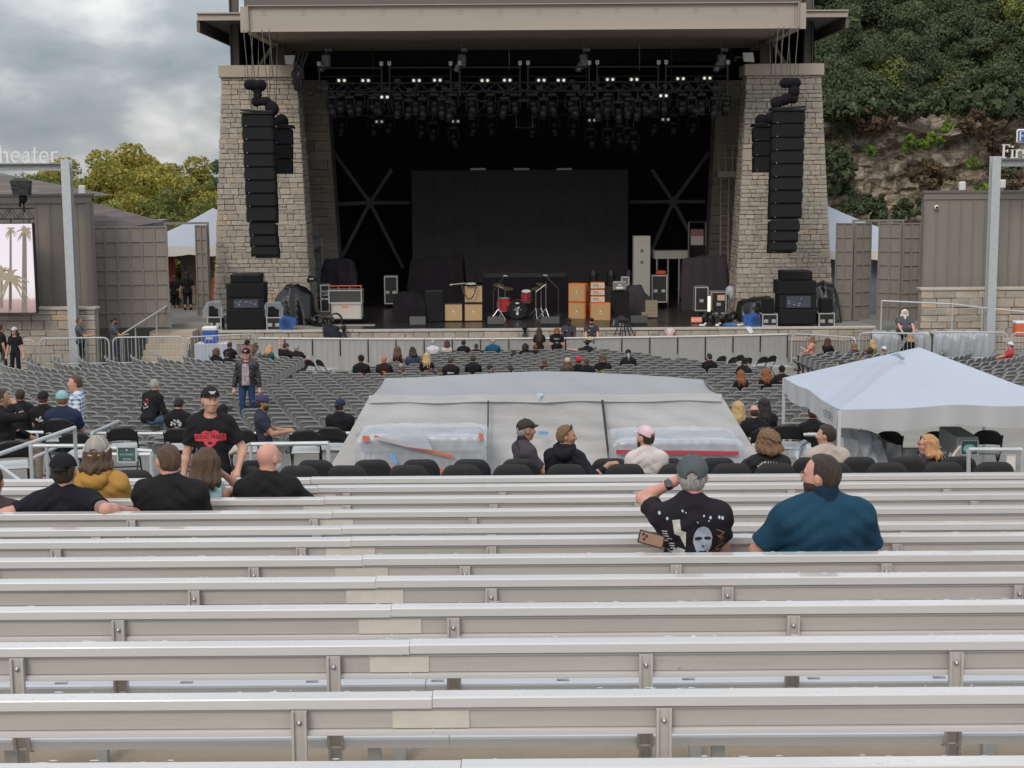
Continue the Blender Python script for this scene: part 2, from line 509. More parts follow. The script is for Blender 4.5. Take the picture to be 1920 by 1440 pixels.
def jpost(drop,floor_drop,top=-0.17,rad=0.055,run=0.30):
 """U-channel post that curls forward under the seat; origin at the cap, camera side"""
 b = MB()
 W = 0.068
 path = [(0,top),(0,-drop)]
 for a in range(1,7):
  t = a/6*math.pi/2
  path.append((rad*(1-math.cos(t)),-drop-rad*math.sin(t)))
 path.append((run,-drop-rad))
 for xo,wd,off,dep in ((0,W,0.0,0.012),(-W/2+0.006,0.012,-0.016,0.034),(W/2-0.006,0.012,-0.016,0.034)):
  vs = []
  n = len(path)
  for i,(y,z) in enumerate(path):
   y0,z0 = path[max(0,i-1)]; y1,z1 = path[min(n-1,i+1)]
   t = Vector((y1-y0,z1-z0)).normalized(); nrm = Vector((t.y,-t.x))   # points to the camera side
   for sx_ in (-1,1):
    for oo in (off,off+dep):
     q = Vector((y,z))-nrm*oo
     vs.append((xo+sx_*wd/2,q.x,q.y))
  fs = []
  for i in range(n-1):
   a,c = 4*i,4*(i+1)
   fs += [(a,a+1,c+1,c),(a+2,c+2,c+3,a+3),(a,c,c+2,a+2),(a+1,a+3,c+3,c+1)]
  fs += [(0,2,3,1),(4*n-4,4*n-3,4*n-1,4*n-2)]
  b.add(vs,fs)
 return b


post_me = MB().span((-.032,0,-.72),(.032,.012,-.050)).span((-.032,-.017,-.72),(-.021,-.0005,-.050)).span((.021,-.017,-.72),(.032,-.0005,-.050)).mesh('post',alu)
jb_me = jpost(0.262,0).mesh('seat_bracket',alu)
bm_ = MB().cyl((0,0.004,-0.100),(0,-0.012,-0.100),0.011,0.011,8).sph((0,-0.012,-0.100),0.009,8,4)
bolt_me = bm_.mesh('bolt',bolt_m,True)
leg_me = MB().span((-0.028,0.34,-0.725),(0.028,0.395,-0.286)).mesh('seat_leg',galv)
plate_m = M('number_plate',(0.16,0.15,0.15),0.5,noise=(60,0.9),col2=(0.5,0.5,0.5))
plate_me = MB().span((-0.03,-0.012,0),(0.03,0.012,0.003)).mesh('number_plate',plate_m)
BN = ['nearest the camera, cropped by the bottom edge of the photo','second from the bottom edge of the photo','third from the bottom edge of the photo',
      'fourth from the bottom edge of the photo','fifth from the bottom edge of the photo','just behind the men in printed tee and blue polo',
      'holding the men in printed tee and blue polo','just ahead of the man in the printed tee','behind the man with his arms spread along it',
      'behind the bald man in a black tee','second row from the black padded chairs','directly behind the black padded chairs']
BX = 11.0


def extr(b,prof,x0,x1,mi=0):
 """closed (y, z) outline swept along x"""
 b.prism(prof,x0,x1,mi,'yz')


for k,(Dk,zc) in enumerate(ROWS):
 root = thing('bleacher_bench','grey metal bleacher bench, row ' +BN[k],'bench',(0,Dk,zc),0,'rows of metal bleacher benches')
 sx_ =-0.345-0.145*(k-1)
 prng = random.Random(100+k)
 for (x0,x1) in ((-BX,sx_-0.002),(sx_+0.002,BX)):
  dz = 0.004 if x0 >-BX else 0.0
  b = MB()   # rounded cap rail with a turned-down front
  cap = [(0.002,-0.046),(0.0,-0.006),(0.003,-0.0015),(0.009,0.0),(0.086,0.001),(0.096,-0.004),(0.099,-0.018),(0.092,-0.020),(0.086,-0.012),(0.03,-0.014),(0.026,-0.050)]
  extr(b,[(y,z+dz) for y,z in cap],x0,x1)
  b.build('cap_rail',alu_lip,root)
  b = MB()   # recessed board with a small ledge on top
  extr(b,[(0.020,-0.0515),(0.020,-0.060),(0.031,-0.064),(0.033,-0.140),(0.045,-0.141),(0.045,-0.0515)],x0,x1)
  b.build('back_board',alu,root)
  b = MB()   # bottom lip
  extr(b,[(0.047,-0.142),(0.018,-0.144),(0.010,-0.148),(0.010,-0.165),(0.018,-0.169),(0.047,-0.167)],x0,x1)
  b.build('bottom_lip',alu_lip,root)
  b = MB()   # seat plank
  SO = .012 if k < 2 else 0.0
  extr(b,[(y,z+SO) for y,z in [(0.225,-0.315),(0.221,-0.277),(0.226,-0.268),(0.24,-0.265),(0.525,-0.265),(0.54,-0.271),(0.542,-0.315),(0.53,-0.316),(0.528,-0.285),(0.24,-0.285),(0.237,-0.316)]],x0+0.06,x1+0.06)
  b.build('seat_plank',alu_plank,root)
 b = MB().span((sx_-0.17,0.024,-0.140),(sx_+0.155,0.0325,-0.0665))
 if k in (0,2): b = MB().span((sx_-0.19,0.024,-0.140),(sx_+0.09,0.0325,-0.0665))
 b.v = [(x,y,max(z,-.139) if z <-.1 else z-.0 if z <-.07 else -.0625) for x,y,z in b.v]
 b.build('splice_plate',alu_splice,root)
 xs = sorted(P(px,1000,Dk).x for px in POSTS[k])
 # continue the spacing outside the frame
 st = 1.62
 while xs[-1] < BX-2: xs.append(xs[-1]+st)
 while xs[0] >-BX+2: xs.insert(0,xs[0]-st)
 for x in xs:
  if abs(x) > Dk*0.345+0.6: continue
  p = ob('post',post_me,root,loc=(x,-0.005,0))
  ob('bolt',bolt_me,p)
  ob('seat_leg',leg_me,root,loc=(x+0.28,0,0))
 for px in (POSTS[k+1] if k < 11 else []):
  ob('seat_bracket',jb_me,root,loc=(P(px,1000,Dk+.2).x,.202,.012))
 if 1 <= k <= 3:
  x0 = P(186,1280,8).x-0.61*4
  for i in range(14):
   x = x0+0.613*i
   if abs(x) < 3.3: ob('number_plate',plate_me,root,loc=(x,0.268,-0.2646+(.012 if k < 2 else 0)))
 if k < 7:
  # beads of rain water standing on the cap
  wb = MB()
  for i in range(170):
   x = prng.uniform(-Dk*.36,Dk*.36); y = prng.choice([prng.uniform(0.006,0.03),prng.uniform(0.01,0.11)])
   r = prng.uniform(0.002,0.006) if y < .03 else prng.uniform(0.0025,0.007)
   wb.sph((x,y,0.0005+(0.0 if y > 0.013 else -0.004)+(0.004 if x > sx_ else 0)),(r*prng.uniform(1,4.0),r*prng.uniform(.8,1.3),r*0.35),7,3,top=0.5)
  wb.build('water_drops',M('water',(0.72,0.74,0.77),0.06,spec=1.0,alpha=0.5),root,kind='stuff',smooth=True)

# ------------------------------------------------------------------ stage
SZ = P(1000,616.5,58.5).z          # stage floor height
XL,XR = P(395,617,58.5).x,P(1640,612,58.5).x
st = thing('stage','wide concrete and stone stage with a black deck under the roof','stage',(0,58.5,0))
MB().span((XL,0.12,0),(XR,30,SZ-0.012)).build('body',concrete_dark,st)
MB().span((P(600,600,58.5).x,0.35,SZ-0.0115),(P(1365,600,58.5).x,22,SZ-0.001)).build('deck',M('stage_deck',(0.022,0.019,0.018),0.28,noise=(0.8,0.7),col2=(0.05,0.044,0.04),bump=(12,0.1)),st)
for x0,x1 in ((XL-0.05,P(660,617,58.5).x),(P(660,617,58.5).x+0.02,P(1345,617,58.5).x),(P(1345,617,58.5).x+0.02,XR+0.05)):
 MB().span((x0,0.0,SZ-0.09),(x1,0.34,SZ),bev=0.015).build('coping',M('coping',(0.48,0.44,0.38),0.8,noise=(2,0.3),bump=(25,0.2),var=0.06),st)


def stone_mesh(wd,ht,dp,rng,bev=0.016):
 b = MB().box((0,0,0),(wd,dp,ht),bev=bev)
 j = 0.012
 # proud, uneven front corners
 b.v = [(x+rng.uniform(-j,j),y+(rng.uniform(-0.016,0.008) if y < 0 else 0),z+rng.uniform(-j*.7,j*.7)) for x,y,z in b.v]
 return b


def stone_face(lo,hi,outline,rng,hrow=(0.15,0.27),wst=(0.18,0.48),gap=0.010):
 """irregular coursed stones (x0, x1, z0, z1) over a face; outline(z) -> (xl, xr)"""
 z = lo; out = []
 while z < hi-0.05:
  h = min(rng.uniform(*hrow),hi-z)
  if hi-z-h < 0.1: h = hi-z
  xl,xr = outline(z+h/2)
  x = xl+rng.uniform(-.02,.02)
  while x < xr-0.04:
   wd = rng.uniform(*wst)
   if xr-x-wd < 0.18: wd = xr-x
   if h > 0.22 and rng.random() < 0.1 and wd > .25:   # two thin stones in one course
    zz = z+h*rng.uniform(.4,.6)
    out += [(x,x+wd-gap,z,zz-gap),(x,x+wd-gap,zz,z+h-gap)]
   else:
    out.append((x,x+wd-gap,z+rng.uniform(0,.012),z+h-gap))
   x += wd
  z += h
 return out


def lay_stones(root,faces,limit=300,name='stone'):
 """faces: list of (stones, frame matrix, depth); the largest become parts, the rest one joined part"""
 rng = random.Random(len(faces)*7+1)
 alls = []
 for stones,mt,dp in faces:
  for s_ in stones: alls.append(((s_[1]-s_[0])*(s_[3]-s_[2]),s_,mt,dp))
 alls.sort(key=lambda a:-a[0])
 rest = MB()
 for n,(ar,(x0,x1,z0,z1),mt,dp) in enumerate(alls):
  b = stone_mesh(max(.03,x1-x0),max(.03,z1-z0),dp,rng)
  m4 = mt @ Matrix.Translation(((x0+x1)/2,rng.uniform(-0.014,0.010),(z0+z1)/2))
  if n < limit:
   o = b.build(name,stone_m,root); o.matrix_local = m4
  else:
   rest.add([m4 @ Vector(v) for v in b.v],b.f)
 if rest.v: rest.build('small_stones',stone_m,root,kind='stuff')


rng = random.Random(11)
fc = stone_face(0.75,SZ-0.10,lambda z: (XL+.1,XR),rng,(0.17,0.22),(0.3,0.7))
lay_stones(st,[(fc,Matrix.Translation((0,0.10,0)),0.12)],160)
MB().span((XL,0.06,0),(XR,0.12,0.74)).build('base_wall',concrete_dark,st)

# ------------------------------------------------------------------ stone towers
TD = 63.5


def tower(side,label):
 q = [(415,145,557,145,400,596,585,594)] if side < 0 else [(1400,142,1540,141,1378,592,1563,590)]
 a = q[0]
 tl,tr,bl,br = P(a[0],a[1],TD),P(a[2],a[3],TD),P(a[4],a[5],TD),P(a[6],a[7],TD)
 z0,z1 = SZ-0.0,(tl.z+tr.z)/2
 zb = (bl.z+br.z)/2
 def edge(z):
  t = (z-zb)/(z1-zb)
  return bl.x+(tl.x-bl.x)*t,br.x+(tr.x-br.x)*t
 root = thing('stone_tower',label,'tower',(0,TD,0),0,'battered stone towers flanking the stage')
 dep0,dep1 = 2.2,1.35
 core = MB()
 c = 0.13
 (l0,r0),(l1,r1) = edge(z0),edge(z1)
 vs = [(l0+c,.13,z0),(r0-c,.13,z0),(r0-c,dep0,z0),(l0+c,dep0,z0),(l1+c,.13,z1),(r1-c,.13,z1),(r1-c,dep1,z1),(l1+c,dep1,z1)]
 core.add(vs,[(0,1,5,4),(1,2,6,5),(2,3,7,6),(3,0,4,7),(4,5,6,7)])
 core.build('core',mortar_m,root)
 rng = random.Random(31 if side < 0 else 32)
 front = stone_face(z0,z1,edge,rng)
 faces = [(front,Matrix.Translation((0,0.075,0)),0.15)]
 # both flanks, leaning with the taper
 for sgn in (-1,1):
  i = 0 if sgn < 0 else 1
  xe0,xe1 = edge(z0)[i],edge(z1)[i]
  lean = math.atan2(xe1-xe0,z1-z0)
  fl = stone_face(0,(z1-z0)/math.cos(lean),lambda s_: (0.17,dep0+(dep1-dep0)*s_/(z1-z0)),rng,(0.16,0.30),(0.25,0.6))
  if sgn > 0: mt = Matrix.Translation((xe0-0.075*sgn,0,z0)) @ Matrix.Rotation(lean,4,'Y') @ Matrix.Rotation(math.pi/2,4,'Z')
  else: mt = Matrix.Translation((xe0+0.075,0,z0)) @ Matrix.Rotation(lean,4,'Y') @ Matrix.Rotation(-math.pi/2,4,'Z') @ Matrix.Diagonal((-1,1,1,1))
  faces.append((fl,mt,0.15))
 lay_stones(root,faces,300)
 ct = P(a[0],a[1]-22,TD).z
 w0,w1 = edge(z1)
 n = 3
 for i in range(n):
  xa,xb = w0-0.1+(w1-w0+.2)*i/n,w0-0.1+(w1-w0+.2)*(i+1)/n
  MB().span((xa+.004,-0.12,z1),(xb-.004,dep1+.12,ct),bev=0.02).build('cap_block',capstone,root)
 return root,(w0,w1,ct)


_,TWL = tower(-1,'tapered stone tower left of the stage with its pale cap stone')
_,TWR = tower(1,'tapered stone tower right of the stage beside the wooded cliff')

# dim towers deeper inside the stage house
def rear_tower(px_top,px_bot,lab):
 D2 = 74.0
 root = thing('rear_buttress',lab,'buttress',(0,D2,0),0,'dim stone buttresses inside the stage house')
 (xa,xb),(xc,xd) = px_top,px_bot
 tl,tr,bl,br = P(xa,150,D2),P(xb,150,D2),P(xc,560,D2),P(xd,560,D2)
 def edge(z):
  t = (z-bl.z)/(tl.z-bl.z); return bl.x+(tl.x-bl.x)*t,br.x+(tr.x-br.x)*t
 rng = random.Random(int(xa))
 fc = stone_face(SZ,tl.z,edge,rng,(0.3,0.5),(0.5,1.1))
 l0,r0 = edge(SZ); l1,r1 = edge(tl.z)
 MB().add([(l0,.1,SZ),(r0,.1,SZ),(r0,1.5,SZ),(l0,1.5,SZ),(l1,.1,tl.z),(r1,.1,tl.z),(r1,1.5,tl.z),(l1,1.5,tl.z)],[(0,1,5,4),(1,2,6,5),(2,3,7,6),(3,0,4,7),(4,5,6,7)]).build('core',mortar_m,root)
 lay_stones(root,[(fc,Matrix.Translation((0,0.05,0)),0.12)],120)


rear_tower((560,612),(560,640),'shadowed stone buttress inside the stage house, left')
rear_tower((1345,1400),(1325,1405),'shadowed stone buttress inside the stage house, right')

# ------------------------------------------------------------------ roof of the stage
RD = 59.0
bx0,bx1 = P(466,40,RD).x,P(1496,40,RD).x
zt,zb = P(960,7.5,RD).z,P(960,57,RD).z
roof = thing('stage_roof','broad brown steel roof over the stage with a deep front girder','roof',(0,RD,0))
b = MB()
b.span((bx0,0.0,zb+0.025),(bx1,0.03,zt-0.03)).span((bx0-.05,-0.16,zt-0.03),(bx1+.05,0.2,zt)).span((bx0,-0.10,zb),(bx1,0.2,zb+0.025))
b.build('front_girder',beam_m,roof)
b = MB()
for i in range(14):
 xx = bx0+0.6+i*(bx1-bx0-1.2)/13*0.985
 for dx_ in (-.07,0,.07):
  for dz_ in (-.08,0,.08): b.cyl((xx+dx_,0,zt-.28+dz_),(xx+dx_,-0.012,zt-.28+dz_),0.013,n=5)
for xx in (bx0+.12,bx1-.12):
 for j in range(14): b.cyl((xx,0,zb+.1+j*.062),(xx,-0.014,zb+.1+j*.062),0.014,n=5)
b.build('girder_bolts',beam_dark,roof,kind='stuff')
for xx in (bx0,bx1):
 b = MB().span((xx-.02,-0.15,zb+.026),(xx+.02,0.0,zt-.031)).span((xx-.3 if xx < 0 else xx+.05,-0.02,zb-.01),(xx-.05 if xx < 0 else xx+.3,0.05,zt-.031))
 b.build('girder_end_plate',beam_m,roof)
# soffit boards running back, and dark deck above
for i in range(7):
 y0 = 0.22+i*1.4
 MB().span((bx0+.15,y0,zb+.05),(bx1-.15,y0+1.385,zb+0.14)).build('soffit_panel',soffit_m,roof)
MB().span((bx0-.2,0.3,zt+.02),(bx1+.2,24,zt+0.35)).build('roof_deck',beam_dark,roof)
# deep black header behind the soffit
MB().span((bx0+1,9.95,zb-0.55),(bx1-1,10.2,zb+1.0)).build('rear_header',black_paint,roof)
# wing roofs and their slanting soffits
for sg,pxs in ((-1,(370,468)),(1,(1494,1590))):
 xo,xi = (P(pxs[0],30,62).x,P(pxs[1],30,62).x) if sg < 0 else (P(pxs[1],30,62).x,P(pxs[0],30,62).x)
 za,zb2 = (P(420,26,62).z,P(420,38,62).z) if sg < 0 else (P(1540,21,62).z,P(1540,32,62).z)
 lo_,hi_ = min(xo,xi),max(xo,xi)
 b = MB().span((lo_,3.0,zb2),(hi_,3.14,za)).span((lo_-.03,2.9,za),(hi_,3.3,za+.05))
 b.build('wing_fascia',beam_m,roof)
 b = MB()
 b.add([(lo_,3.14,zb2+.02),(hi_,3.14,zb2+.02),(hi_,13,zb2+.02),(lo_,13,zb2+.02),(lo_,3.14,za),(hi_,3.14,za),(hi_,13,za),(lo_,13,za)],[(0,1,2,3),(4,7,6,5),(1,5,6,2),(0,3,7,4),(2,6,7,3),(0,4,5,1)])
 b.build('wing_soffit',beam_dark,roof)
 b = MB().span((xo-.06,3.1,zb2-.42),(xo+.06,12.8,zb2+.01))
 b.build('wing_edge_beam',beam_dark,roof)
 # columns off the tower caps
 tw = TWL if sg < 0 else TWR
 for pxc,wd,Dc in (((441,.34,64.2),(524,.5,65.0)) if sg < 0 else ((1515,.34,64.2),(1436,.5,65.0))):
  x = P(pxc,100,Dc).x
  b = MB().span((x-wd/2,Dc-RD-.02,tw[2]-.02),(x+wd/2,Dc-RD+.02,zt+2.2)).span((x-wd/2,Dc-RD-.19,tw[2]),(x-wd/2+.03,Dc-RD+.19,zt+2.2)).span((x+wd/2-.03,Dc-RD-.19,tw[2]),(x+wd/2,Dc-RD+.19,zt+2.2))
  b.build('column',beam_dark,roof)
 xa,xb_ = (P(485,122,64.5).x,P(512,85,64.5).x) if sg < 0 else (P(1474,118,64.5).x,P(1448,80,64.5).x)
 MB().bar((xa,5.5,tw[2]),(xb_,5.5,P(500,86,64.5).z),.2,.12).build('knee_brace',beam_dark,roof)
 xa,xb_ = (P(440,0,64).x,P(480,22,64).x) if sg < 0 else (P(1515,0,64).x,P(1490,20,64).x)
 MB().bar((xa,5,zt+1.2),(xb_+.8*-sg,5,zt-.2),.2,.2).build('roof_brace',beam_dark,roof)
 # slanted outer edge of the main soffit
 xe = bx0 if sg < 0 else bx1
 MB().bar((xe+.1*-sg,.2,zb-.02),(xe+0.1*-sg,10,zb-.02),.3,.1).build('soffit_edge',beam_m,roof)

# ------------------------------------------------------------------ stage house, black inside
hs = thing('stage_house','black interior walls and steel bracing of the stage house','stage house',(0,0,0))
hx0,hx1 = P(590,300,64.8).x,P(1378,300,64.8).x
ztop = zt+0.0
MB().span((hx0-3.4,78.0,SZ),(hx1+3.4,78.2,ztop)).build('back_wall',black_paint,hs)
MB().span((hx0-3.4,65.8,SZ),(hx0-3.25,77.99,ztop)).build('side_wall',black_paint,hs)
MB().span((hx1+3.25,65.8,SZ),(hx1+3.4,77.99,ztop)).build('side_wall',black_paint,hs)
MB().span((hx0-3.4,70.0,zt-.3),(hx1+3.4,78,zt-.05)).build('ceiling',black_paint,hs)
brace_m = M('brace_steel',(0.15,0.13,0.12),0.6,noise=(1.5,0.4))
BD = 76.0
for pc,arms in (((694,380),((622,280),(735,318),(642,480),(756,502),(630,383),(768,380))),((1262,378),((1222,318),(1330,285),(1218,478),(1312,472),(1180,379),(1322,378)))):
 c0 = P(*pc,BD)
 for a in arms:
  MB().bar(c0,P(*a,BD),.16,.17).build('cross_brace',brace_m,hs)
 MB().box((c0.x,c0.y-.12,c0.z),(.42,.03,.42),rot=(0,math.pi/4,0)).build('gusset_plate',brace_m,hs)
# led wall at the back
p0,p1 = P(771,320,72),P(1178,318,72)
lw = thing('video_wall','large dark video wall hanging at the back of the stage','video wall',((p0.x+p1.x)/2,72,0))
wd_,zt_,zb_ = p1.x-p0.x,p0.z,P(960,530,72).z
scr_m = M('led_off',(0.042,0.038,0.036),0.7,noise=(3,0.35),bump=(150,0.3),var=0.05,spec=0.3)
nx_,nz_ = 10,6
for i in range(nx_):
 for j in range(nz_):
  xa =-wd_/2+wd_*i/nx_; za_ = zb_+(zt_-zb_)*j/nz_
  MB().span((xa+.004,0,za_+.004),(xa+wd_/nx_-.004,.08,za_+(zt_-zb_)/nz_-.004)).build('screen_tile',scr_m,lw)
for px in (896,978,1058):
 c = P(px,317,72)
 b = MB().box((c.x-lw.location.x,0.03,c.z),(.7,.1,.09))
 b.build('hanging_bumper',M('bumper',(0.5,0.48,0.45),.6,noise=(9,.6)),lw)
# ------------------------------------------------------------------ hung line arrays
def line_array(label,c_top,D,boxes,yaw,side,motor):
 """boxes: list of (px_left, px_right, py_top, py_bottom) of each cabinet's front"""
 root = thing('line_array',label,'loudspeaker',(P(*c_top,D).x,D,0),0,'hung line arrays in front of the towers')
 ox = root.location.x
 for i,(xa,xb,ya,yb) in enumerate(boxes):
  a,b2 = P(xa,ya,D),P(xb,yb,D)
  cx,cz = (a.x+b2.x)/2-ox,(a.z+b2.z)/2
  wd,ht = b2.x-a.x,a.z-b2.z
  tilt = R(-2-0.9*i)
  b = MB().box((cx,.42,cz),(wd,.8,ht-.025),rot=(tilt,0,0),bev=.02,mi=1)
  b.build('cabinet',[grille_m,cab_m],root)
  rm = Euler((tilt,0,0)).to_matrix()
  g_ = MB().box((0,-.40,0),(wd-.05,.03,ht-.07),bev=.01)
  g_.v = [tuple(rm @ Vector(v)+Vector((cx,.42,cz))) for v in g_.v]
  g_.build('grille',grille_m,root)
  b = MB().box((cx-wd*.37,-.005,cz-ht*.36),(.03,.012,.02)).build('badge',M('badge',(.6,.6,.6),.4),root)
  b = MB()
  for s_ in (-1,1): b.box((cx+s_*(wd/2+.012),.35,cz),(.02,.45,ht*.9)).box((cx+s_*(wd/2+.02),.12,cz),(.03,.06,ht*.5))
  b.build('rigging_plate',black_plastic,root)
 # top frame, bagged chain motors and the lifting cables
 a = boxes[0]
 tl,tr = P(a[0],a[2],D),P(a[1],a[2],D)
 b = MB().span((tl.x-ox-.05,-.05,tl.z+.01),(tr.x-ox+.05,.95,tl.z+.07))
 b.box(((tl.x+tr.x)/2-ox,.4,tl.z+.12),(tr.x-tl.x+.06,1.0,.06),rot=(0,R(-3*side),0))
 b.build('top_frame',black_plastic,root)
 rg = random.Random(5+side)
 for (pa,pb,r) in motor:
  A,B = P(*pa,D+.4),P(*pb,D+.4)
  b = MB(); n = 5
  for i in range(n+1):
   t = i/n; q = A.lerp(B,t)
   b.sph((q.x-ox,.4+rg.uniform(-.05,.05),q.z),(r*rg.uniform(.85,1.1),r,r*rg.uniform(.85,1.15)),10,7)
  b.build('motor_bag',black_cloth,root,smooth=True)
 b = MB()
 for px,py in ((466,60),(478,60),(500,60),(513,60)) if side < 0 else ((1450,55),(1460,55),(1472,55),(1487,55)):
  A = P(px,py,RD+.2); B = P(px+(4 if side < 0 else -2),205,D+.4)
  b.cyl((A.x-ox,.5,A.z),(B.x-ox,.5,B.z),.018,n=5)
 b.build('chain',M('steel_cable',(.12,.11,.10),.5,.4),root)
 return root


def boxcol(l0,r0,l1,r1,ys):
 n = len(ys)-1; out = []
 for i in range(n):
  t = i/max(1,n-1)
  out.append((l0+(l1-l0)*t,r0+(r1-r0)*t,ys[i],ys[i+1]))
 return out


AD = 57.6
line_array('hung black line array in front of the left stone tower',(486,210),AD,
           boxcol(453,510,462,517,[214,239,264,290,315,340,365,390,418])+boxcol(467,516,471,520,[421,444,465,483]),0,-1,
           [(((464,159),(491,158)),None,.22)] and [((466,159),(489,160),.20),((483,166),(483,186),.17),((480,190),(500,190),.18),((508,200),(512,206),.24)])
line_array('hung black line array in front of the right stone tower',(1477,210),AD,
           boxcol(1451,1509,1446,1503,[208,233,259,284,309,334,359,384,411])+boxcol(1446,1499,1444,1493,[415,436,456,474]),0,1,
           [((1471,156),(1494,155),.18),((1489,164),(1488,184),.20),((1455,193),(1478,184),.20),((1442,222),(1443,222),.20)])
for lab,xa,xb,ys in (('three cabinet side hang behind the left line array',514,545,[241,272,299,326]),('three cabinet side hang behind the right line array',1416,1449,[238,266,294,323])):
 line_array(lab,((xa+xb)/2,240),59.6,boxcol(xa,xb,xa,xb,ys),0,1 if xa > 900 else -1,
               [((xa+12,226),(xa+14,228),.25)])

# ------------------------------------------------------------------ lighting truss
TRD = 63.0


def lattice(b,a,c,h,dp,step,r=.025):
 """box truss from a to c (top front chord), height h and depth dp"""
 a,c = Vector(a),Vector(c); d = (c-a); L = d.length; d /= L
 offs = [Vector((0,0,0)),Vector((0,0,-h)),Vector((0,dp,0)),Vector((0,dp,-h))]
 for o_ in offs: b.cyl(a+o_,c+o_,r,n=6)
 n = max(2,int(L/step))
 for i in range(n):
  p,q = a+d*(L*i/n),a+d*(L*(i+1)/n); m_ = (p+q)/2
  for o_ in (Vector((0,0,0)),Vector((0,dp,0))):
   b.cyl(p+o_+offs[1],m_+o_,r*.6,n=4).cyl(m_+o_,q+o_+offs[1],r*.6,n=4)
  b.cyl(p+offs[1],p+offs[3],r*.6,n=4).cyl(p,p+offs[2],r*.6,n=4)


truss_m = M('truss_black',(0.055,0.05,0.05),0.45,0.3,noise=(8,.5))
tp0,tp1 = P(590,156,TRD),P(1376,152,TRD)
ht_ = tp0.z-P(590,172.5,TRD).z
t = thing('lighting_truss','long black lighting truss hung across the stage opening','truss',(0,TRD,0))
b = MB(); lattice(b,(tp0.x,0,tp0.z),(tp1.x,0,tp1.z),ht_,.5,.75); b.build('lattice',truss_m,t)
CAGES = [(598,715),(730,845),(862,975),(990,1105),(1120,1235),(1249,1365)]
for i,(xa,xb) in enumerate(CAGES):
 A,B = P(xa,127-i*.6,TRD),P(xb,127-i*.6,TRD); C = P(xa,143,TRD)
 b = MB()
 for q in (A,B): b.cyl((q.x,.1,tp0.z-ht_-.2),(q.x,.1,q.z+.12),.035,n=6)
 b.cyl((A.x,.1,A.z),(B.x,.1,B.z),.04,n=6).cyl((A.x,.1,C.z),(B.x,.1,C.z),.022,n=5)
 b.build('pipe_frame',truss_m,t)
 b = MB()
 for q in (A,B): b.cyl((q.x,.05,q.z+.08),(q.x,-.04,q.z+.2),.05,.02,n=6).box((q.x,0.02,q.z+.16),(.14,.1,.16))
 b.build('clamp',M('clamp_alu',(.42,.4,.38),.35,.6),t)
hoist_xs = [611,866,1095,1354,955,1200]
for px in hoist_xs:
 top = P(px,62,RD+3.5); bot = P(px,130,TRD)
 b = MB(); n = 14
 z0,z1 = top.z,bot.z
 b.cyl((bot.x,.25,zb+.06),(bot.x,.25,bot.z),.02,n=5)
 if px not in (955,1200):
  b.box((bot.x,.25,bot.z+.35),(.34,.3,.55),bev=.06).box((bot.x+.1,.2,bot.z+.78),(.3,.25,.16),bev=.03).box((bot.x-.18,.2,bot.z+.1),(.25,.22,.4),rot=(0,.4,0),bev=.05)
 b.build('chain_hoist',M('hoist',(.05,.047,.045),.45,.3,noise=(7,.7),col2=(.3,.3,.3)),t)
rg = random.Random(21)
b = MB()   # looms of cable tied along the truss and drooping between fixtures
for k in range(46):
 x0 = tp0.x+(tp1.x-tp0.x)*k/46+rg.uniform(-.1,.1); x1 = x0+rg.uniform(.3,1.1); sg_ = rg.uniform(.08,.45); yy = rg.uniform(.05,.6); zz = tp0.z-ht_*rg.uniform(0,1)
 b.tube([(x0+(x1-x0)*t_,yy,zz-sg_*math.sin(math.pi*t_)) for t_ in (0,.2,.4,.6,.8,1)],.02,4)
for k in range(30):
 x0 = tp0.x+rg.uniform(.2,tp1.x-tp0.x-.2); b.box((x0,rg.uniform(.1,.5),tp0.z-rg.uniform(-.1,ht_)),(rg.uniform(.12,.3),.15,rg.uniform(.1,.22)))
b.build('cable_loom',truss_m,t,kind='stuff')
# second, dimmer truss deeper in
t2 = thing('lighting_truss','dim black lighting truss deeper inside the stage','truss',(0,67.5,0))
q0,q1 = P(620,190,67.5),P(1345,187,67.5)
b = MB(); lattice(b,(q0.x,0,q0.z),(q1.x,0,q1.z),.6,.5,1.0); b.build('lattice',truss_m,t2)
b = MB()
for px in (700,860,1100,1260): b.cyl((P(px,190,67.5).x,.2,q0.z),(P(px,190,67.5).x,.2,zt-.3),.02,n=4)
b.build('chain',truss_m,t2)

# blinders: a black box with two round lamps
lamp_m = M('blinder_lamp',(1.0,0.92,0.78),0.3,emit=0.5)  # emission imitates the sky reflected in the blinder lenses
lamp_dim_sky = M('blinder_lamp_dim_sky',(0.9,0.8,0.68),0.3,emit=0.18)
BL = [(640.5,151,1),(685.5,151,1),(781,151,1),(820,150.5,1),(909,151,1),(951,150.5,1),(1015,150.5,1),(1052,150.5,1),(1144,149,1),(1189,149,1),(1276,147.5,1),(1326,146.5,1),
      (721,182,1),(1244,179.5,1),(854,227.5,0),(1110,225.5,0),(1248,224,0),(711,228,0)]
for i,(px,py,on) in enumerate(BL):
 D_ = TRD-.25 if py < 200 else 66.8
 c = P(px,py,D_)
 where = 'on the front truss' if py < 170 else 'under the front truss' if py < 200 else 'deep under the roof'
 r_ = thing('blinder_light',f'{nth(i + 1 if py < 170 else i - 11)} two lamp blinder from the left {where}','stage light',c,0,'two lamp blinders on the trusses')
 MB().box((0,.1,0),(.46,.18,.25),bev=.02).box((0,.12,-.17),(.05,.06,.14)).build('housing',black_plastic,r_)
 for s_ in (-.11,.11):
  l_ = MB().cyl((s_,.012,0),(s_,-.005,0),.058,.058,14).build('lamp',lamp_m if on else lamp_dim_sky,r_)  # on picks the stronger imitation of the reflected sky
  MB().cyl((s_,.02,0),(s_,0.0,0),.10,.10,14).build('lamp_ring',black_plastic,l_)

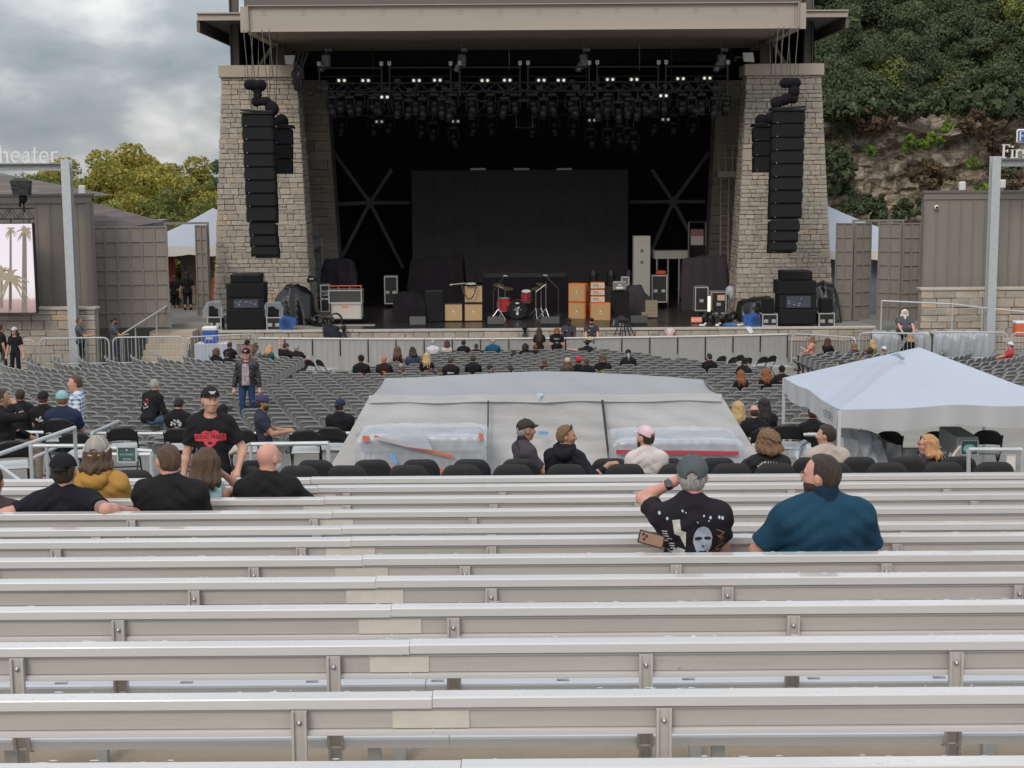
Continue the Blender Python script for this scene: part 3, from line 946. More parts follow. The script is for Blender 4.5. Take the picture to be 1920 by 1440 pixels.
# moving heads hanging under the trusses
mh_y = MB().box((0,0,-.08),(.34,.26,.14),bev=.03).box((0,0,0.0),(.1,.1,.1))
for s_ in (-1,1): mh_y.box((s_*.19,0,-.33),(.05,.16,.42),bev=.02)
head_b = MB().cyl((0,0,.13),(0,0,-.05),.12,.15,12).cyl((0,0,-.05),(0,0,-.36),.15,.115,12)
mh_m = M('moving_head',(0.016,0.015,0.016),0.5,noise=(9,.4),spec=.4)
yoke_me = mh_y.mesh('yoke',mh_m); head_me = head_b.mesh('lamp_head',mh_m,True)
lens_me = MB().cyl((0,0,-.36),(0,0,-.372),.10,.10,12).mesh('lens',M('lens_glass',(.02,.02,.022),.08,spec=.8))
MHX = [(622,178),(655,178),(700,179),(746,180),(766,184),(792,181),(828,181),(843,186),(885,181),(945,180),(1020,181),(1078,181),(1120,185),(1137,181),(1160,187),(1180,181),(1196,184),(1225,181),(1296,179),(1340,180)]
MHX += [(x_+(x_*7) % 11-5,170+(x_*5) % 9) for x_ in range(636,1360,36)]
MHX2 = [(640,214),(700,216),(730,214),(790,218),(812,226),(850,236),(887,214),(921,214),(1000,216),(1040,214),(1075,215),(1107,238),(1139,238),(1161,232),(1176,236),(1188,246),(1228,214),(1262,212),(1300,214)]
SPEC = {(700,179): R(50),(1225,181): R(-55),(1296,179): R(50)}
MHX.sort(); MHX2.sort()
for i,(px,py) in enumerate(MHX+MHX2):
 hi = i < len(MHX); D_ = TRD+.25 if hi else 67.2
 c = P(px,py,D_)
 n_ = i+1 if hi else i+1-len(MHX)
 r_ = thing('moving_light',f'black moving head light, {nth(n_)} from the left under the ' +('front truss' if hi else 'rear truss'),'stage light',c,0,'moving heads under the trusses')
 ob('yoke',yoke_me,r_)
 h_ = ob('lamp_head',head_me,r_,loc=(0,0,-.42)); ob('lens',lens_me,h_)
 rr = random.Random(i)
 r_.scale = (1.15,1.15,1.15)
 tilt = SPEC.get((px,py),R(rr.uniform(-14,14)))
 h_.rotation_euler = (R(rr.uniform(-20,25)),-tilt,0)
 MB().cyl((0,0,0),(0,0,(tp0.z-ht_-c.z) if hi else (q0.z-.6-c.z if q0.z-.6 > c.z else .3)),.03,n=6).build('hook_clamp',truss_m,r_)
# centre delay hang in a wire cage
c = P(983,205,64.5)
r_ = thing('cluster_speaker','small black speaker cluster hung at the middle of the truss','loudspeaker',c)
MB().box((0,.2,-.15),(.62,.5,.9),bev=.03).build('cabinet',M('matt_black',(.005,.005,.005),.95,spec=.1),r_)
b = MB()
for x in (-.33,.33):
 b.cyl((x,-.1,.35),(x,-.1,-.75),.015,n=5)
b.cyl((-.33,-.1,-.75),(.33,-.1,-.75),.015,n=5).cyl((-.33,-.1,.28),(.33,-.1,.28),.02,n=5)
b.cyl((-.15,0,.75),(0,0,.4),.02,n=5).cyl((.15,0,.75),(0,0,.4),.02,n=5).box((0,-.05,.36),(.5,.2,.08))
b.build('cage',M('cage_wire',(.10,.10,.10),.4,.6),r_)
# side cable bundle at the left, floods on the tower tops
c = P(565,110,62)
r_ = thing('cable_bundle','heavy black cable bundle drooping beside the left truss end','cables',(0,62,0))
b = MB(); rg = random.Random(3)
for i in range(7):
 A = P(556+i*4,96,62); B = P(590,178,62)
 pts = [A.lerp(B,t)+Vector((-.5*math.sin(math.pi*t)*rg.uniform(.5,1.2),0,-.5*math.sin(math.pi*t))) for t in [j/7 for j in range(8)]]
 b.tube([(p.x,p.y-62,p.z) for p in pts],.045,5)
b.build('cable',black_plastic,r_)
for lab,px,py in (('white flood light beside the left end of the truss',545,112),('white flood light above the right tower cap',1404,107)):
 c = P(px,py,62.6)
 r_ = thing('flood_light',lab,'flood light',c)
 sg =-1 if px < 900 else 1
 MB().prism([(-.2,-.17),(.22,-.2),(.16,.18),(-.24,.17)],-.04,.08).build('housing',M('flood_face',(.60,.58,.55),.4),r_)
 MB().box((-.35*sg,.15,0),(.4,.06,.08)).box((-.5*sg,.5,-.1),(.1,.7,.08)).build('arm',black_plastic,r_)


# ------------------------------------------------------------------ backline on the deck
def onstage(px,D): return P(px,600,D).x


def cab(name,label,cat,px0,px1,py0,py1,D,dep,front,body,group=None,logo=None,frame=.045,side_m=None):
 a,c = P(px0,py0,D),P(px1,py1,D)
 wd,ht = c.x-a.x,a.z-c.z
 r_ = thing(name,label,cat,((a.x+c.x)/2,D,c.z),0,group)
 MB().span((-wd/2,0,0),(wd/2,dep,ht),bev=.03).build('shell',body,r_)
 MB().span((-wd/2+frame,-.012,frame),(wd/2-frame,.01,ht-frame)).build('grille',front,r_)
 if logo:
  b = MB(); put_text(b,logo[0],(0,-.016,ht*.42),.055,w=.17); b.prism([(-.05,ht*.53),(.05,ht*.53),(0,ht*.62)],-.017,-.015)
  b.build('logo',M('logo_' +logo[1],{'white': (.7,.66,.58),'dark': (.25,.15,.08)}[logo[1]],.5),r_)
 MB().span((-wd/2-.004,dep*.35,ht*.42),(-wd/2+.01,dep*.65,ht*.58)).span((wd/2-.01,dep*.35,ht*.42),(wd/2+.004,dep*.65,ht*.58)).build('handle',black_plastic,r_)
 return r_,wd,ht


tan_g = M('tan_grille',(0.50,0.33,0.17),0.8,noise=(60,.15)); tol_b = M('black_tolex',(0.017,0.015,0.014),0.6)
ora_b = M('orange_tolex',(0.62,0.155,0.035),0.5,noise=(40,.12)); ora_g = M('orange_grille',(0.47,0.29,0.13),0.8,noise=(70,.2))
SPK = 'guitar cabinets on the stage'
cab('guitar_cabinet','tan fronted black guitar cabinet, lower left of the three','guitar cabinet',832,868.5,569,603,61.5,.36,tan_g,tol_b,SPK,('orange','white'))
cab('guitar_cabinet','tan fronted black guitar cabinet, lower right of the three','guitar cabinet',869.5,906,569,603,61.5,.36,tan_g,tol_b,SPK,('orange','white'))
cab('guitar_cabinet','tan fronted black guitar cabinet stacked on top with a strap across it','guitar cabinet',869.5,906,534.5,568.5,61.5,.36,tan_g,tol_b,SPK,('orange','white'))
cab('guitar_cabinet','orange guitar cabinet, upper left of the orange stack','guitar cabinet',1064,1099,531.5,567,62.5,.40,ora_g,ora_b,SPK,('orange','white'))[0].rotation_euler.z = R(-22)
cab('guitar_cabinet','orange guitar cabinet, lower left of the orange stack','guitar cabinet',1064,1099,567.5,603,62.5,.40,ora_g,ora_b,SPK,('orange','white'))[0].rotation_euler.z = R(-22)
cab('guitar_cabinet','orange guitar cabinet on the right under three amplifier heads','guitar cabinet',1106.5,1145,568,603.5,61.8,.40,ora_g,ora_b,SPK,('orange','white'))
cab('bass_cabinet','tall plain black cabinet left of the tan guitar cabinets','bass cabinet',797,831,545,604,61.3,.42,grille_m,tol_b,'tall black cabinets on the stage',None,.03)
cab('bass_cabinet','tall plain black cabinet under the white faced amplifier','bass cabinet',1147,1180,545,601,62.2,.42,grille_m,tol_b,'tall black cabinets on the stage',None,.03)
for i,(ya,yb) in enumerate(((529.5,542),(543,554.5),(555.5,567.5))):
 r_,wd,ht = cab('amplifier_head',f'orange amplifier head with cream face, {("top", "middle", "bottom")[i]} of three','amplifier',1107,1134.5,ya,yb,61.9,.26,M('amp_face',(.66,.55,.42),.5,noise=(30,.35)),ora_b,'stacked orange amplifier heads',None,.03)
 b = MB()
 for k in range(6): b.cyl((-wd*.3+k*wd*.1,-.012,ht*.36),(-wd*.3+k*wd*.1,-.03,ht*.36),.014,n=7)
 b.build('knob',black_plastic,r_)
 MB().span((-wd*.34,-.016,ht*.55),(wd*.05,-.013,ht*.68)).build('face_print',M('amp_print',(.12,.05,.03),.5),r_)
r_,wd,ht = cab('amplifier_head','black amplifier head with silver frame on the tall black cabinet','amplifier',1149.5,1174.5,528,544.5,62.1,.26,M('amp_dark',(.03,.028,.026),.5,noise=(25,.9),col2=(.4,.38,.33)),edge_m,None,None,.03)
MB().span((-wd*.28,-.018,ht*.2),(wd*.25,-.013,ht*.42)).span((-wd*.1,-.018,ht*.55),(wd*.1,-.013,ht*.7)).build('name_plate',white_paint,r_)
# guitar lying on the top tan cabinet, strap hanging down
c = P(872,532,61.4)
g_ = thing('electric_guitar','pale electric guitar lying across the top tan cabinet, strap hanging','guitar',c)
MB().prism([(-.50,-.01),(.02,.035),(.02,.0),(-.50,-.045)],.05,.10).build('neck',M('guitar_neck',(.42,.36,.28),.4),g_)
MB().prism([(.02,-.02),(.1,.03),(.3,.035),(.44,.01),(.42,-.03),(.2,-.04)],-.1,.25).build('guitar_body',M('guitar_body',(.5,.46,.40),.35),g_)
MB().prism([(-.62,-.03),(-.50,.0),(-.50,-.05),(-.60,-.07)],.04,.11).build('headstock',M('guitar_head',(.5,.45,.36),.4),g_)
b = MB(); pts = []
for i in range(13):
 t_ = i/12; pts.append(((t_-.38)*.58+.10,-.13,-.04-.56*(1-(2*t_-1) ** 2) ** .8))
for a_,c_ in zip(pts[:-1],pts[1:]): b.bar(a_,c_,.012,.05)
b.build('strap',M('strap_leather',(.07,.045,.03),.6),g_)

# drum riser curtain and drum kit
a,c = P(905,520,65.5),P(1065,602,65.5)
r_ = thing('drum_riser','low black draped riser behind the drum kit','riser',((a.x+c.x)/2,65.5,SZ))
wd = c.x-a.x


def drape(b,x0,x1,z0,z1,y=0,amp=.05,n=40,seed=0,m=6,sag=0.0):
 rg = random.Random(seed); ph = rg.uniform(0,6); fr = rg.uniform(3.2,4.6)
 vs = []; fs = []
 for j in range(m+1):
  for i in range(n+1):
   t_ = i/n; v = j/m
   x = x0+(x1-x0)*t_
   yy = y+amp*(.3+.7*v)*(math.sin(x*fr*2.2+ph)+.5*math.sin(x*fr*5.1+ph*2+v*1.5))
   vs.append((x,yy,z1+(z0-z1)*v-sag*math.sin(math.pi*t_)*(1-v)))
 for j in range(m):
  for i in range(n):
   k = j*(n+1)+i
   fs.append((k,k+1,k+n+2,k+n+1))
 b.add(vs,fs); return b


drape(MB(),-wd/2,wd/2,0,a.z-SZ,0,.04,60,1).build('front_curtain',black_cloth,r_,smooth=True)
MB().span((-wd/2,.1,0),(wd/2,2.5,.6)).span((-wd/2,2.5,0),(wd/2,2.6,a.z-SZ)).build('platform',black_case,r_)
DK = 62.3
kit = thing('drum_kit','red drum kit with black bass drum head at centre stage','drum kit',(P(970,600,DK).x,DK,SZ))
kx = kit.location.x
drum_red = M('drum_red',(0.42,0.02,0.03),0.22,coat=.5,noise=(12,.3)); chrome = M('chrome',(.36,.36,.36),.3,.9); cym_m = M('cymbal',(.50,.36,.20),.3,.85)
skin_m = M('drum_skin',(.6,.56,.52),.5); blk_head = M('black_head',(.012,.012,.012),.3)


def drum(name,cx,cy,cz,r,h,axis='z',head=skin_m,tilt=0):
 rt_ = Matrix.Rotation(tilt,3,'X') if axis == 'z' else Matrix.Rotation(math.pi/2,3,'X')
 def tf(b): b.v = [tuple(rt_ @ Vector(v)+Vector((cx,cy,cz))) for v in b.v]; return b
 d_ = tf(MB().cyl((0,0,-h/2),(0,0,h/2),r,n=22,caps=False)).build(name,drum_red,kit,smooth=True)
 tf(MB().cyl((0,0,h/2-.005),(0,0,h/2+.006),r*.97,n=22)).build('drum_head',head,d_)
 b = MB()
 for z in (-h/2,h/2): b.cyl((0,0,z-.018),(0,0,z+.018),r*1.03,n=22,caps=False)
 for i in range(8):
  an = i*math.pi/4; b.box((r*1.02*math.cos(an),r*1.02*math.sin(an),0),(.02,.02,h*.5))
 tf(b).build('hoop',chrome,d_)
 return d_


bd = drum('bass_drum',0,0,.34,.31,.42,'y',blk_head)
b = MB()   # crest printed on the head
rg = random.Random(9)
for i in range(26):
 an = rg.uniform(0,6.28); rr = rg.uniform(.03,.15); x,z = rr*math.cos(an)*.75,rr*math.sin(an)*1.1+.34
 s_ = rg.uniform(.012,.03); b.prism([(x-s_,z-s_*.4),(x+s_*.3,z-s_),(x+s_,z+s_*.3),(x-s_*.2,z+s_)],-.2195,-.2175)
b.prism([(-.05,.20),(0,.15),(.05,.20),(.03,.24),(-.03,.24)],-.2195,-.2175).prism([(-.06,.53),(.06,.53),(.05,.575),(-.05,.575)],-.2195,-.2175)
b.build('head_print',white_paint,bd)
drum('rack_tom',.30,.05,.80,.155,.26,tilt=R(18)); drum('floor_tom',-.44,.25,.48,.22,.42); drum('snare_drum',.3,.65,.6,.18,.16)
b = MB()
for x,y,h in ((-.62,.1,1.18),(.62,.4,1.0),(.95,.1,1.2),(.80,.6,1.15),(-.40,.8,1.05)):
 b.cyl((x,y,.25),(x,y,h),.018,n=6)
 for k in range(3):
  an = k*2.1+x; b.cyl((x,y,.35),(x+.28*math.cos(an),y+.28*math.sin(an),.0),.014,n=5)
b.cyl((.62,.1,.9),(.95,.1,1.15),.014,n=5).cyl((-.62,.1,1.1),(-.3,.1,.95),.014,n=5)
b.build('stand',chrome,kit)
for x,y,z,r,tl in ((-.33,.15,1.02,.22,.12),(.66,.4,1.0,.21,-.15),(.82,.3,1.12,.2,.3),(-.62,.6,1.1,.2,.1)):
 rm = Euler((R(12),tl,0)).to_matrix()
 b = MB().cyl((0,0,0),(0,0,.03),r,.03,20).cyl((0,0,-.004),(0,0,0),r,r,20)
 b.v = [tuple(rm @ Vector(v)+Vector((x,y,z))) for v in b.v]; b.build('cymbal',cym_m,kit)
for lab,a_,c_ in (('left overhead microphone boom behind the drums',(925,546),(947,517)),('right overhead microphone boom behind the drums',(1047,542),(1022,516))):
 A,B = P(*a_,64),P(*c_,64)
 r_ = thing('microphone_stand',lab,'microphone',(A.x,64,SZ),0,'microphone stands around the drum kit')
 MB().cyl((0,0,0),(0,0,A.z-SZ),.015,n=5).cyl((0,0,A.z-SZ),(B.x-A.x,0,B.z-SZ),.012,n=5).cyl((0,0,0),(0,0,.02),.16,n=10).build('boom',M('stand_grey',(.13,.13,.13),.4,.5),r_)
 MB().cyl((B.x-A.x-.07,0,B.z-SZ),(B.x-A.x+.09,0,B.z-SZ-.02),.026,n=8).build('microphone',M('mic_silver',(.45,.45,.45),.35,.5),r_)


# wedge monitors
def wedge(px0,px1,py0,py1,D,label):
 a,c = P(px0,py0,D),P(px1,py1,D); wd,ht = c.x-a.x,a.z-SZ
 r_ = thing('wedge_monitor',label,'monitor speaker',((a.x+c.x)/2,D,SZ),0,'wedge monitors along the stage front')
 MB().prism([(0,0),(0,ht*.25),(.12,ht),(.5,ht*.75),(.5,0)],-wd/2,wd/2,plane='yz').build('shell',black_plastic,r_)
 b = MB()
 b.add([(-wd/2+.04,.152,ht*.99),(wd/2-.04,.152,ht*.99),(wd/2-.04,.48,ht*.775),(-wd/2+.04,.48,ht*.775)],[(0,1,2,3)])
 b.build('grille',M('wedge_grille',(.022,.022,.024),.6),r_)


kit.scale = (1.22,1.0,1.22)
wedge(914,945,594,612,59.6,'black wedge monitor left of the bass drum')
wedge(1014,1049,594,612,59.6,'black wedge monitor right of the drum kit')
wedge(1183,1214,592,613,59.6,'black wedge monitor at the right, grey top catching light')
wedge(768,798,594,616,59.4,'black wedge monitor in front of the draped shape, left')


# flight cases
def flight_case(label,px0,px1,py0,py1,D,dep=.6,body=None,latches=2,name='flight_case',zoff=None):
 a,c = P(px0,py0,D),P(px1,py1,D); wd = c.x-a.x; z0 = c.z if zoff is None else zoff; ht = a.z-z0
 r_ = thing(name,label,'flight case',((a.x+c.x)/2,D,z0),0,'road cases about the stage')
 MB().span((-wd/2+.01,0.01,.01),(wd/2-.01,dep-.01,ht-.01)).build('panel',body or black_case,r_)
 b = MB(); e = .045
 for sx_ in (-1,1):
  for y in (0,dep): b.box((sx_*(wd/2-e/2),y,ht/2),(e,e,ht))
 for z in (e/2,ht-e/2):
  for y in (0,dep): b.box((0,y,z),(wd-2*e,e,e))
  for sx_ in (-1,1): b.box((sx_*(wd/2-e/2),dep/2,z),(e,dep-e,e))
 b.build('edging',edge_m,r_)
 for k in range(latches):
  x = 0 if latches == 1 else -wd*.25+k*wd*.5
  MB().box((x,-.012,ht*.42),(.17,.03,.13),bev=.01).box((x,-.03,ht*.42),(.1,.012,.05)).build('latch',edge_m,r_)
 b = MB()
 for sx_ in (-1,1):
  for y in (.08,dep-.08): b.cyl((sx_*(wd/2-.09)-.02,y,-.04),(sx_*(wd/2-.09)+.02,y,-.04),.045,n=8)
 return r_,wd,ht


flight_case('black road case with silver edges left of the left speaker stack',388,416,594,619.5,58.75)
flight_case('black road case with silver edges right of the left speaker stack',499,527.5,594.5,620,58.75)
flight_case('black road case with silver edges beside the right blue air mover',1429,1458,588.5,612,58.75)
flight_case('black road case with silver edges right of the right speaker stack',1535,1565,587,613.5,58.75)
flight_case('black road case standing left of the glowing tube light',1303,1328,538,583,63.0,latches=1)
r_,wd,ht = flight_case('black road case with an orange sticker right of the glowing tube light',1333,1362,547,588,62.0,latches=1)
MB().span((-.02*0-.05,-.004,ht*.6),(.25,.008,ht*.85)).build('sticker',M('sticker',(.7,.55,.42),.6,noise=(20,.8),col2=(.55,.12,.05)),r_)
r_,wd,ht = flight_case('black rack case with an orange toolbox on it',1222,1251,516,567,66.5,latches=2)
flight_case('dark rack case at the back left of the stage',720,746,518,570,68,latches=2)
flight_case('slim dark case standing behind the rack with the orange box',1217,1225,516,566,66.8,latches=0)
r_,wd,ht = flight_case('big bare white wood case under a grey lid case, left',621,678,569,598,61.0,.7,M('bare_wood',(.56,.51,.44),.8,noise=(3,.3),col2=(.42,.36,.3)),0)
MB().span((-.18,-.006,ht*.74),(.08,.008,ht*.86)).build('sticker',M('sticker_o',(.75,.25,.1),.6),r_)
r_,wd,ht = flight_case('dark grey case on the bare white case, orange rail above',615.5,679,544,568.5,61.1,.7,M('grey_case',(.06,.055,.05),.7,noise=(9,.4)),0)
b = MB()
for x in (-wd/2+.03,-wd*.2,wd*.15,wd/2-.03): b.cyl((x,.02,ht),(x,.02,ht+.16),.02,n=5)
b.cyl((-wd/2,.02,ht+.16),(wd/2,.02,ht+.16),.022,n=6)
b.build('orange_rail',M('rail_orange',(.55,.12,.06),.5),r_)
r_,wd,ht = flight_case('black case with white stencilled lettering beside the left tower',600,619,534,585,62.5,.5,latches=0)
b = MB()
for i,w_ in enumerate(('ALICE','COOPER')): put_text(b,w_,(0,-.002,ht*(.76-.13*i)),.085,w=wd*.72)
for x in (-.1,.02,.1): b.box((x,-.002,ht*.48),(.07,.004,.06))
b.build('lettering',white_paint,r_)
flight_case('small white box on the wood crate behind the tall black cabinet',1165,1180,519,535,64.5,.3,M('grey_box',(.12,.12,.12),.6),0)
# wooden crate and steps right
c = P(1205,595,62.4); d_ = P(1233,564,62.4)
r_ = thing('wooden_crate','worn tan wooden crate with a step beside the tall black cabinet','crate',(c.x,62.4,c.z))
wd,ht = d_.x-c.x,d_.z-c.z
crate_m = M('crate_wood',(.30,.24,.16),.85,noise=(5,.5),sx=(1,1,4))
for i in range(5): MB().span((wd*.2,0,ht*i/5+.004),(wd,.5,ht*(i+1)/5-.004)).build('plank',crate_m,r_)
MB().span((-.05,-.25,0),(wd*.19,.2,ht*.3)).build('step',crate_m,r_)
# white tall cabinet, bench on poles, toolbox, banner
a,c = P(1188,443,66),P(1219,537,66)
r_ = thing('tall_cabinet','tall plain white cabinet with two round holes, right of the video wall','cabinet',((a.x+c.x)/2,66,SZ))
wd,ht = c.x-a.x,a.z-SZ
MB().span((-wd/2,0,.45),(wd/2,.6,ht),bev=.01).build('carcass',M('grey_white',(.34,.325,.29),.6,noise=(1.2,.2)),r_)
MB().span((-wd/2,.02,0),(wd/2,.58,.44)).build('base',M('grey_base',(.14,.13,.12),.7),r_)
b = MB()
for z in (ht-.62,ht-1.1): b.cyl((0,.01,z),(0,-.012,z),.075,n=16)
b.build('port',M('port',(.12,.11,.10),.6),r_)
a,c = P(1227,471,69),P(1292,485,69)
r_ = thing('platform_deck','pale deck panel raised on thin steel poles, right rear stage','riser',((a.x+c.x)/2,69,SZ))
wd = c.x-a.x
MB().span((-wd/2,0,c.z-SZ),(wd/2,1.0,a.z-SZ)).build('deck_panel',M('deck_pale',(.36,.35,.32),.7,noise=(3,.2)),r_)
for t_ in (-.42,-.1,.22): MB().cyl((wd*t_,.06,0),(wd*t_,.06,c.z-SZ),.045,n=8).build('pole',M('pole_grey',(.30,.28,.26),.5,.4),r_)
c = P(1239,511,66.6)
r_ = thing('toolbox','orange toolbox on top of the black rack case','toolbox',c)
MB().box((0,0,0),(.42,.25,.17),bev=.03).build('shell',M('toolbox_orange',(.42,.06,.02),.45),r_)
MB().span((-.08,-.02,.085),(.08,.02,.12)).build('handle',black_plastic,r_)
a,c = P(1294,429,68),P(1320,455,68)
r_ = thing('monitor_tower','dark draped equipment tower with a faded red banner at right','equipment tower',((a.x+c.x)/2,68,SZ))
wd = c.x-a.x
for sx_ in (-1,1): MB().bar((sx_*wd*.6,0,0),(sx_*wd*.6,0,a.z-SZ+.3),.06,.06).build('upright',M('tower_steel',(.12,.11,.11),.5,.4),r_)
MB().bar((-wd*.6,0,a.z-SZ+.3),(wd*.6,0,a.z-SZ+.3),.06,.06).build('crossbar',black_plastic,r_)
MB().span((-wd*.45,-.03,c.z-SZ+.3),(wd*.45,0,a.z-SZ-.02)).build('banner',M('banner_red',(.20,.09,.07),.8,noise=(3,.4)),r_)
MB().span((-wd*.45,-.032,c.z-SZ-.1),(wd*.45,-.002,c.z-SZ+.29)).build('banner_base',M('banner_white',(.30,.28,.27),.8),r_)
drape(MB(),-wd*.5,wd*.6,c.z-SZ-.9,c.z-SZ-.1,-.05,.06,20,4).build('cloth',black_cloth,r_,smooth=True)


def blob_cloth(name,label,cat,pts,D,dep,m,seed=0,name2='cover',zbase=None,amp=.06,group=None):
 """cloth or bag heaped over gear: outline (px, py) gives the silhouette, real depth behind it"""
 rg = np.random.RandomState(seed)
 wp = [P(x,y,D) for x,y in pts]
 x0,x1 = wp[0].x,wp[-1].x; zb_ = SZ if zbase is None else zbase
 r_ = thing(name,label,cat,((x0+x1)/2,D+dep/2,zb_),0,group)
 n,m_ = 44,26
 xs = np.linspace(x0,x1,n+1); top = np.interp(xs,[p.x for p in wp],[p.z for p in wp])-zb_
 vs = []; fs = []
 ph = rg.uniform(0,6.28,6)
 for j in range(m_+1):
  v = j/m_*2-1
  for i in range(n+1):
   u = (i/n)*2-1
   prof = (1-abs(v) ** 3.2)
   z = max(0.0,top[i])*prof ** .6
   x = xs[i]-(x0+x1)/2
   wr = amp*(math.sin(x*7+v*9+ph[0])*.5+math.sin(x*13-v*5+ph[1]+z*3)*.5+math.sin(x*3+v*17+ph[2])*.35)
   y = v*dep/2*(1-.25*(z/(top.max()+.01)))+wr*(1 if v < .6 else .3)
   vs.append((x+wr*.4,y,max(0,z+wr*.55*prof)))
 for j in range(m_):
  for i in range(n):
   k = j*(n+1)+i; fs.append((k,k+1,k+n+2,k+n+1))
 MB().add(vs,fs).build(name2,m,r_,smooth=True)
 return r_


blob_cloth('covered_equipment','gear under a shiny black tarp beside the left speaker stack','covered gear',[(499,585),(515,556),(531,537),(552,535),(570,545),(580,552),(572,562),(583,585),(588,598)],60.6,1.6,black_bag,1,group='gear under black tarps')
blob_cloth('covered_equipment','gear under a shiny black tarp left of the right speaker stack','covered gear',[(1386,600),(1390,568),(1412,562),(1430,559),(1452,560),(1458,575)],60.4,1.5,black_bag,2,group='gear under black tarps')
blob_cloth('covered_equipment','gear under a tall shiny black tarp right of the right speaker stack','covered gear',[(1527,560),(1535,536),(1552,529),(1568,535),(1576,555),(1580,600)],60.2,1.6,black_bag,3,group='gear under black tarps')
blob_cloth('covered_equipment','low gear under matt black cloth left of the tall black cabinet','covered gear',[(735,585),(738,556),(752,549),(775,550),(797,560),(799,580)],61.0,1.4,black_cloth,4,group='gear under black cloth')
blob_cloth('covered_equipment','tall draped black shape at the left rear of the stage','covered gear',[(762,540),(768,490),(800,484),(840,486),(868,478),(872,540)],66.5,1.8,black_cloth,5,amp=.09,group='gear under black cloth')
blob_cloth('covered_equipment','wide black cloth backdrop heap behind the left cases','covered gear',[(600,510),(606,488),(640,485),(660,490),(668,520)],67.5,1.0,M('purple_black_cloth',(.035,.027,.035),.9,bump=(6,.8)),6,group='gear under black cloth')
blob_cloth('covered_equipment','wide dark cloth heap right of the pale deck panel','covered gear',[(1278,560),(1282,488),(1320,481),(1366,481),(1370,560)],66.0,1.2,M('purple_black_cloth',(.03,.025,.03),.9),7,group='gear under black cloth')
blob_cloth('covered_equipment','sloping dark cloth over gear right of the white faced amplifier','covered gear',[(1178,560),(1182,538),(1205,537),(1212,552),(1226,566)],63.6,1.2,M('purple_black_cloth',(.03,.025,.03),.9),8,group='gear under black cloth')
blob_cloth('covered_equipment','black bagged camera head on the tripod by the barrier','covered gear',[(1146,602),(1150,594),(1165,591),(1178,595),(1182,604)],58.9,.6,black_bag,9,zbase=P(1160,612,58.9).z,group='gear under black cloth')
for lab,x0_,x1_,yb,sd in (('tangle of coiled black cables at the foot of the left tower',575,632,604,1),('tangle of coiled black cables at the foot of the right tower',1316,1378,601,2)):
 rg = random.Random(sd)
 A,B = P(x0_,yb,60.3),P(x1_,yb,60.3)
 r_ = thing('cable_heap',lab,'cables',((A.x+B.x)/2,60.3,SZ),0,'cable heaps on the stage')
 for k in range(9):
  cx = (k/8-.5)*(B.x-A.x)*.9; rr = rg.uniform(.14,.24); cy = rg.uniform(-.4,.4)
  b = MB(); an = rg.uniform(0,3)
  rm = Euler((rg.uniform(-.9,.9),rg.uniform(-.5,.5),an)).to_matrix()
  for q in range(3):
   pts = [tuple(rm @ Vector((rr*math.cos(t_),.03*q,rr*math.sin(t_)))+Vector((cx,cy,rr*.9))) for t_ in [i*2*math.pi/12 for i in range(13)]]
   b.tube(pts,.03,5)
  b.build('coil',black_plastic,r_)
# small pieces by the right tower
for i,(px,cm) in enumerate(((1318,(.6,.6,.58)),(1328,(.02,.02,.02)),(1345,(.6,.5,.08)),(1362,(.05,.16,.4)),(1375,(.05,.16,.4)),(1388,(.6,.58,.55)))):
 c = P(px,610-i*.3,58.95)
 r_ = tag(MB().box((0,0,.05),(.30,.16,.08),rot=(0,0,i*.7),bev=.03).box((.1,.05,.11),(.1,.1,.06),bev=.02).build('cable_bundle',M(f'bundle_{cm[0]}',cm,.6),loc=(c.x,c.y,SZ)),('white','black','yellow','first blue','second blue','cream')[i]+' loom of tied cable on the stage lip, right of centre','cables','cable looms on the stage lip')
c = P(1306,597,60.2)
r_ = thing('warning_sign','small orange warning board on the stage floor','sign',(c.x,60.2,SZ))
wd = .42
MB().box((0,0,.14),(wd,.03,.2),rot=(R(-14),0,0)).build('board',M('sign_orange',(.75,.22,.13),.6),r_)
b = MB(); put_text(b,'RESTRICTED',(0,-.035,.142),.07,w=.34,uz=(0,.24,.97)); b.build('lettering',white_paint,r_)
c = P(1329.5,568,61.5)
r_ = thing('tube_light','glowing white tube light standing between two road cases','lamp',(c.x,61.5,SZ))
MB().cyl((0,0,.35),(0,0,.95),.05,n=10).build('tube',M('tube_glow',(1,.93,.72),.4,emit=1.3),r_)
MB().cyl((0,0,0),(0,0,.35),.05,n=8).cyl((0,0,.95),(0,0,1.02),.055,n=8).cyl((0.09,.03,0),(.09,.03,1.05),.05,n=6).build('holder',M('holder',(.25,.2,.14),.6),r_)
# paddle antenna on a stand in front of the left tower; bagged mic stand at the right
c = P(583,523,61.6)
r_ = thing('paddle_antenna','black paddle antenna on a thin stand before the left tower','antenna',(c.x,61.6,SZ))
h = c.z-SZ
MB().prism([(-.18,h-.05),(-.12,h+.05),(-.1,h+.16),(.25,h+.04),(.25,h-.08),(-.12,h-.16)],-.02,.02).build('paddle',black_plastic,r_)
MB().span((-.06,-.024,h-.02),(.1,-.02,h+.03)).build('sticker',white_paint,r_)
MB().cyl((0,.03,0),(0,.03,h),.018,n=6).cyl((0,.03,0),(-.25,.2,-.0+.02),.015,n=5).cyl((0,.03,.3),(.25,-.15,.0),.015,n=5).build('stand',M('stand_grey',(.13,.13,.13),.4,.5),r_)
c = P(1368,545,61.2)
r_ = thing('bagged_stand','tripod stand with a white plastic bag over its top, right tower','stand',(c.x,61.2,SZ))
h = c.z-SZ
b = MB().cyl((0,0,0.1),(0,0,h),.02,n=6)
for an in (.3,2.4,4.5): b.cyl((0,0,.6),(.35*math.cos(an),.35*math.sin(an),0),.016,n=5)
